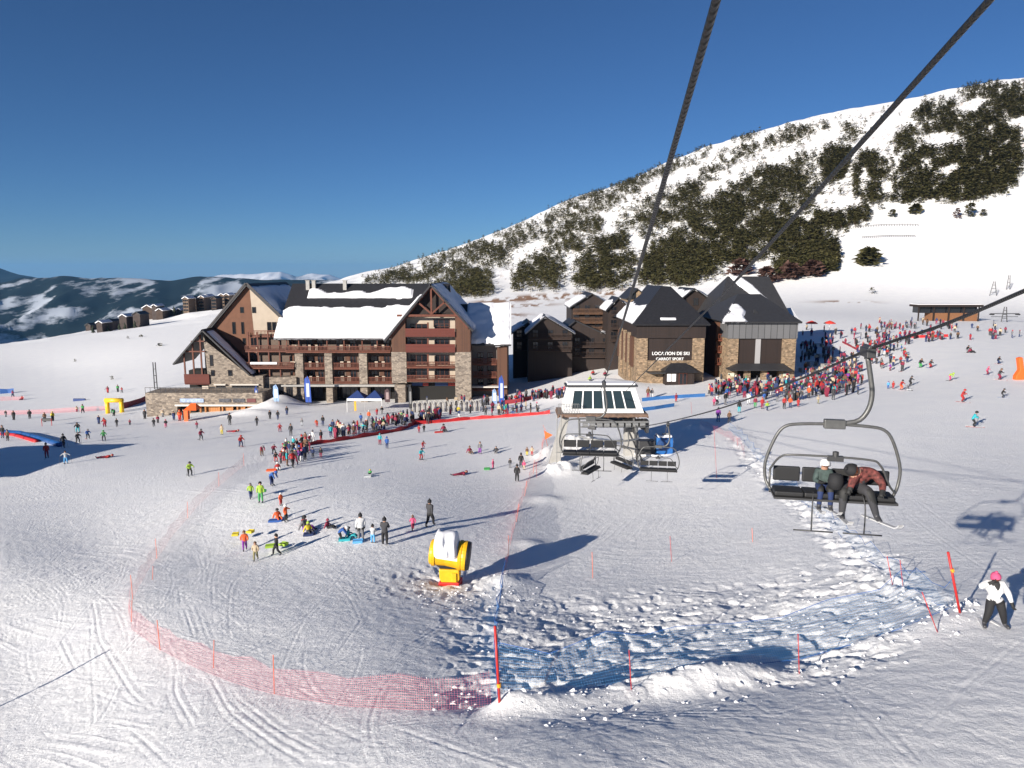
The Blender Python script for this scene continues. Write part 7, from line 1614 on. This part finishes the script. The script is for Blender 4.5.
          (790, 408, 12, 'orange', 'navy', 'stand', Ht('red'), 0, 'before the restaurant'), (784, 409, 13, 'red', 'black', 'stand', Ht('black'), 0, 'before the restaurant')):
    sk = len(a) > 9 and a[9]; pl = len(a) > 10 and a[10]
    put(a[0], a[1], a[2], a[3], a[4], a[5], a[6], R_(a[7]), a[8], bool(sk), bool(pl))
# --- crowds: each figure has its own mix of jacket, trousers and headwear
def mixes(seed):
    r = random.Random(seed); js = ['red', 'black', 'navy', 'maroon', 'white', 'charcoal', 'orange', 'blue', 'pink', 'teal', 'purple', 'grey', 'brown', 'beige', 'green', 'yellow']
    jw = [8, 14, 9, 7, 3, 9, 2, 3, 2, 2, 2, 5, 4, 2, 2, 1]; ts = ['black', 'navy', 'charcoal', 'grey', 'maroon', 'red', 'white', 'brown', 'blue']; hs = ['black', 'red', 'white', 'grey', 'blue', 'brown', 'pink', 'green']
    seen = set()
    while True:
        j = r.choices(js, jw)[0]; t = r.choices(ts, [8, 5, 5, 3, 3, 2, 2, 2, 1])[0]; h = r.choice(hs); k = r.choice(['helmet', 'hat'])
        if (j, t, h, k) in seen: continue
        seen.add((j, t, h, k)); yield j, t, h, k
CROWD_PTS = []
def crowd(n, sampler, hpx, where, group, seed, sk=.0):
    mx = mixes(seed); r = random.Random(seed + 5); placed = []; tries = 0
    while len(placed) < n and tries < n * 60:
        tries += 1; px, py = sampler(r); g = G(px, py)
        if any((g.x - q[0]) ** 2 + (g.y - q[1]) ** 2 < .42 for q in placed): continue
        placed.append((g.x, g.y)); j, t, h, k = next(mx); hh = r.uniform(1.25, 1.85) if hpx else 1.7; pn = r.choices(['stand', 'walk', 'hold', 'arms', 'ski'], [5, 2, 3, 1, 1 + sk * 4])[0]
        lb = f'person in {j} jacket, {t} trousers and {h} {k}, {where}'
        if len(lb.split()) > 16: lb = f'person, {j} jacket, {t} trousers, {h} {k}, {where}'
        person((g.x, g.y, g.z), hh, j, t, h, k, pn, r.uniform(-3.1, 3.1), lb, group, skis=r.random() < sk, poles=False)
def poly_s(poly):
    xs = [p[0] for p in poly]; ys = [p[1] for p in poly]
    def f(r):
        while True:
            x, y = r.uniform(min(xs), max(xs)), r.uniform(min(ys), max(ys))
            if in_poly(x, y, poly): return x, y
    return f
def line_s(pts, sp_):
    def f(r):
        i = r.randrange(len(pts) - 1); t = r.random(); return pts[i][0] + (pts[i + 1][0] - pts[i][0]) * t, pts[i][1] + (pts[i + 1][1] - pts[i][1]) * t + r.uniform(-sp_, sp_)
    return f
crowd(30, poly_s([(280, 466), (284, 452), (295, 446), (315, 442), (310, 452), (304, 462), (296, 470)]), 1, 'in the queue below the hotel', 'people queueing below the hotel', 1, .3)
crowd(19, line_s([(320, 440), (345, 437), (375, 431), (400, 426)], 2), 1, 'along the red barrier', 'people along the red fabric barrier', 2, .2)
crowd(18, line_s([(400, 425), (430, 421), (470, 416), (545, 412)], 1.6), 1, 'behind the red barrier', 'people along the red fabric barrier', 3, .1)
crowd(9, line_s([(512, 402), (540, 400), (568, 396)], 1.2), 1, 'at the shaded courtyard edge', 'people before the shaded courtyard', 4)
crowd(30, poly_s([(704, 398), (716, 388), (745, 384), (795, 384), (800, 398), (770, 404), (740, 408), (722, 412)]), 1, 'in front of the restaurant', 'crowd in front of the restaurant', 5)
crowd(26, poly_s([(795, 400), (796, 386), (820, 376), (850, 370), (864, 382), (862, 394), (840, 398), (815, 400)]), 1, 'right of the restaurant', 'crowd right of the restaurant', 6)
crowd(22, poly_s([(868, 366), (880, 352), (905, 346), (915, 356), (908, 372), (890, 372)]), 1, 'in the ski school group', 'skiers gathered on the upper right', 7, .5)
print('PEOPLE', NP[0])
# far crowd too many to count
far_me, _ = body_mesh('stand', 0); fvs = np.array([v.co for v in far_me.vertices]); fps = [tuple(p.vertices) for p in far_me.polygons]; fmi = [p.material_index for p in far_me.polygons]
cm = [cloth(c) for c in ('red', 'black', 'navy', 'maroon', 'grey', 'charcoal', 'brown', 'navy', 'maroon', 'beige')]; V_ = []; F_ = []; M_i = []; off = 0; r = random.Random(11)
zones = [(poly_s([(800, 366), (802, 330), (835, 328), (850, 350), (862, 372), (830, 378), (806, 380)]), 70), (poly_s([(848, 352), (850, 330), (880, 322), (905, 322), (960, 326), (950, 340), (900, 348), (870, 362)]), 110), (poly_s([(800, 398), (806, 378), (850, 366), (866, 384), (850, 396)]), 85),
         (poly_s([(706, 396), (720, 383), (795, 382), (798, 394)]), 45), (line_s([(905, 336), (960, 338), (1024, 336)], 2.5), 16), (poly_s([(880, 326), (915, 322), (1010, 324), (1010, 334), (900, 336)]), 18), (line_s([(420, 407), (480, 405), (512, 403)], 1.5), 18), (line_s([(335, 437), (375, 429), (400, 423), (440, 417), (545, 409)], 3), 60), (line_s([(512, 401), (568, 396)], 2), 26), (poly_s([(716, 396), (720, 387), (795, 385), (798, 402)]), 45)]
for s_, n in zones:
    for _ in range(n):
        px, py = s_(r); g = G(px, py); a = r.random() * 6.28; sc = r.uniform(.75, 1.05); c, s2 = math.cos(a), math.sin(a); RR = np.array([[c, -s2, 0], [s2, c, 0], [0, 0, 1]])
        V_.append(fvs @ RR.T * sc + np.array(g)); F_ += [tuple(i + off for i in f) for f in fps]; j, t, h = r.randrange(10), r.choice([1, 2, 3, 5, 1]), r.randrange(10)
        M_i += [(h if m_ == 0 else j if m_ in (1, 4) else t) for m_ in fmi]; off += len(fvs)
me = bpy.data.meshes.new('distant_crowd'); me.from_pydata(np.concatenate(V_).tolist(), [], F_)
for m_ in cm: me.materials.append(m_)
me.polygons.foreach_set('material_index', M_i); me.update(); o = bpy.data.objects.new('distant_crowd', me); COL.objects.link(o); tag(o, 'dense distant crowd of skiers on and beyond the restaurant terrace', 'crowd', kind='stuff')

# --- riders on the near chair
MC = Matrix.Translation(CH.base) @ Matrix.Rotation(-CH.M.to_euler().z, 4, 'Z')
yaw_c = -math.radians(12)
def on_chair(v): return Matrix.Translation(CH.base) @ Matrix.Rotation(yaw_c, 4, 'Z') @ Vector(v)
p = on_chair((-.62 - .20, -.12, -3.37)); rd = person(tuple(p), 1.52, 'grey', 'navy', 'white', 'helmet', 'ride', yaw_c, 'child riding the chair in grey jacket, navy trousers, white helmet and orange goggles', None, True, False, True)
p = on_chair((-.62 + .46, -.10, -3.38)); rd2 = person(tuple(p), 1.98, 'maroon', 'charcoal', 'black', 'hat', 'ridelean', yaw_c, 'adult riding the chair leaning over in red patterned jacket and dark trousers', None, True, False, True)
pat = mat('red_patterned_fabric', (.13, .035, .03), .8, noise=.9, nscale=12); rd2.material_slots[1].material = pat
rd.material_slots[1].material = mat('grey_green_fabric', (.05, .075, .07), .8, noise=.4, nscale=8)
m = MB(); m.lathe([(0, 0), (.15, .03), (.18, .2), (.15, .36), (0, .4)], 12); bp_ = m.build('backpack', cloth('black'), smooth=True); bp_.location = on_chair((-.62, -.52, -3.22)); bp_['label'] = 'black rucksack on the lap of the leaning chair rider'; bp_['category'] = 'rucksack'

# --- sledges
def sledge(px, py, w, col, label, rz=0, z=0.0):
    g = G(px, py); w *= .66; m = MB(); pts_ = [(-w * .5, -.2), (w * .4, -.22), (w * .5, 0), (w * .4, .22), (-w * .5, .2)]; m.prismz(pts_, .03, .14); m.tube([(-w * .45, .2, .16), (w * .4, .2, .17), (w * .48, 0, .2), (w * .4, -.2, .17), (-w * .45, -.2, .16)], .03, 6)
    o = m.build('sledge', cloth(col)); o.location = (g.x, g.y, g.z + z); o.rotation_euler = (0, 0, rz); tag(o, label, 'sledge', 'plastic sledges on the beginners slope')
sledge(276, 522, 1.6, 'blue', 'long blue plastic sledge under the orange child', .15); sledge(271, 553, 1.0, 'lime', 'bright green sledge held by the child in black', .3, .35); sledge(284, 551, .8, 'lime', 'small green sledge piece right of the child in black', -.3, .35)
sledge(236, 543, .7, 'yellow', 'yellow sledge piece left of the child in orange', .2, .5); sledge(251, 541, .7, 'yellow', 'yellow sledge piece between the two walking children', -.2, .55); sledge(263, 497, .9, 'green', 'green sledge held upright in the upper left group', .2, .4)
sledge(304, 524, .6, 'red', 'round red sledge beside the seated pair', .2, .1); sledge(309, 536, 1.1, 'navy', 'navy sledge under the child in the green hat', .2); sledge(487, 470, .9, 'green', 'green sledge beside the pink child', .1); sledge(439, 433, 1.8, 'red', 'red sledge below the red barrier', .2); sledge(345, 541, 1.2, 'teal', 'teal sledge beside the bending child', .2); sledge(272, 471, 1.6, 'orange', 'orange red sledge at the foot of the queue', .2)
sledge(368, 477, 1.0, 'silver', 'pale sledge under the child alone in mid piste', .2); sledge(358, 543, 1.0, 'skyblue', 'light blue sledge at the feet of the white jacketed adult', .2)
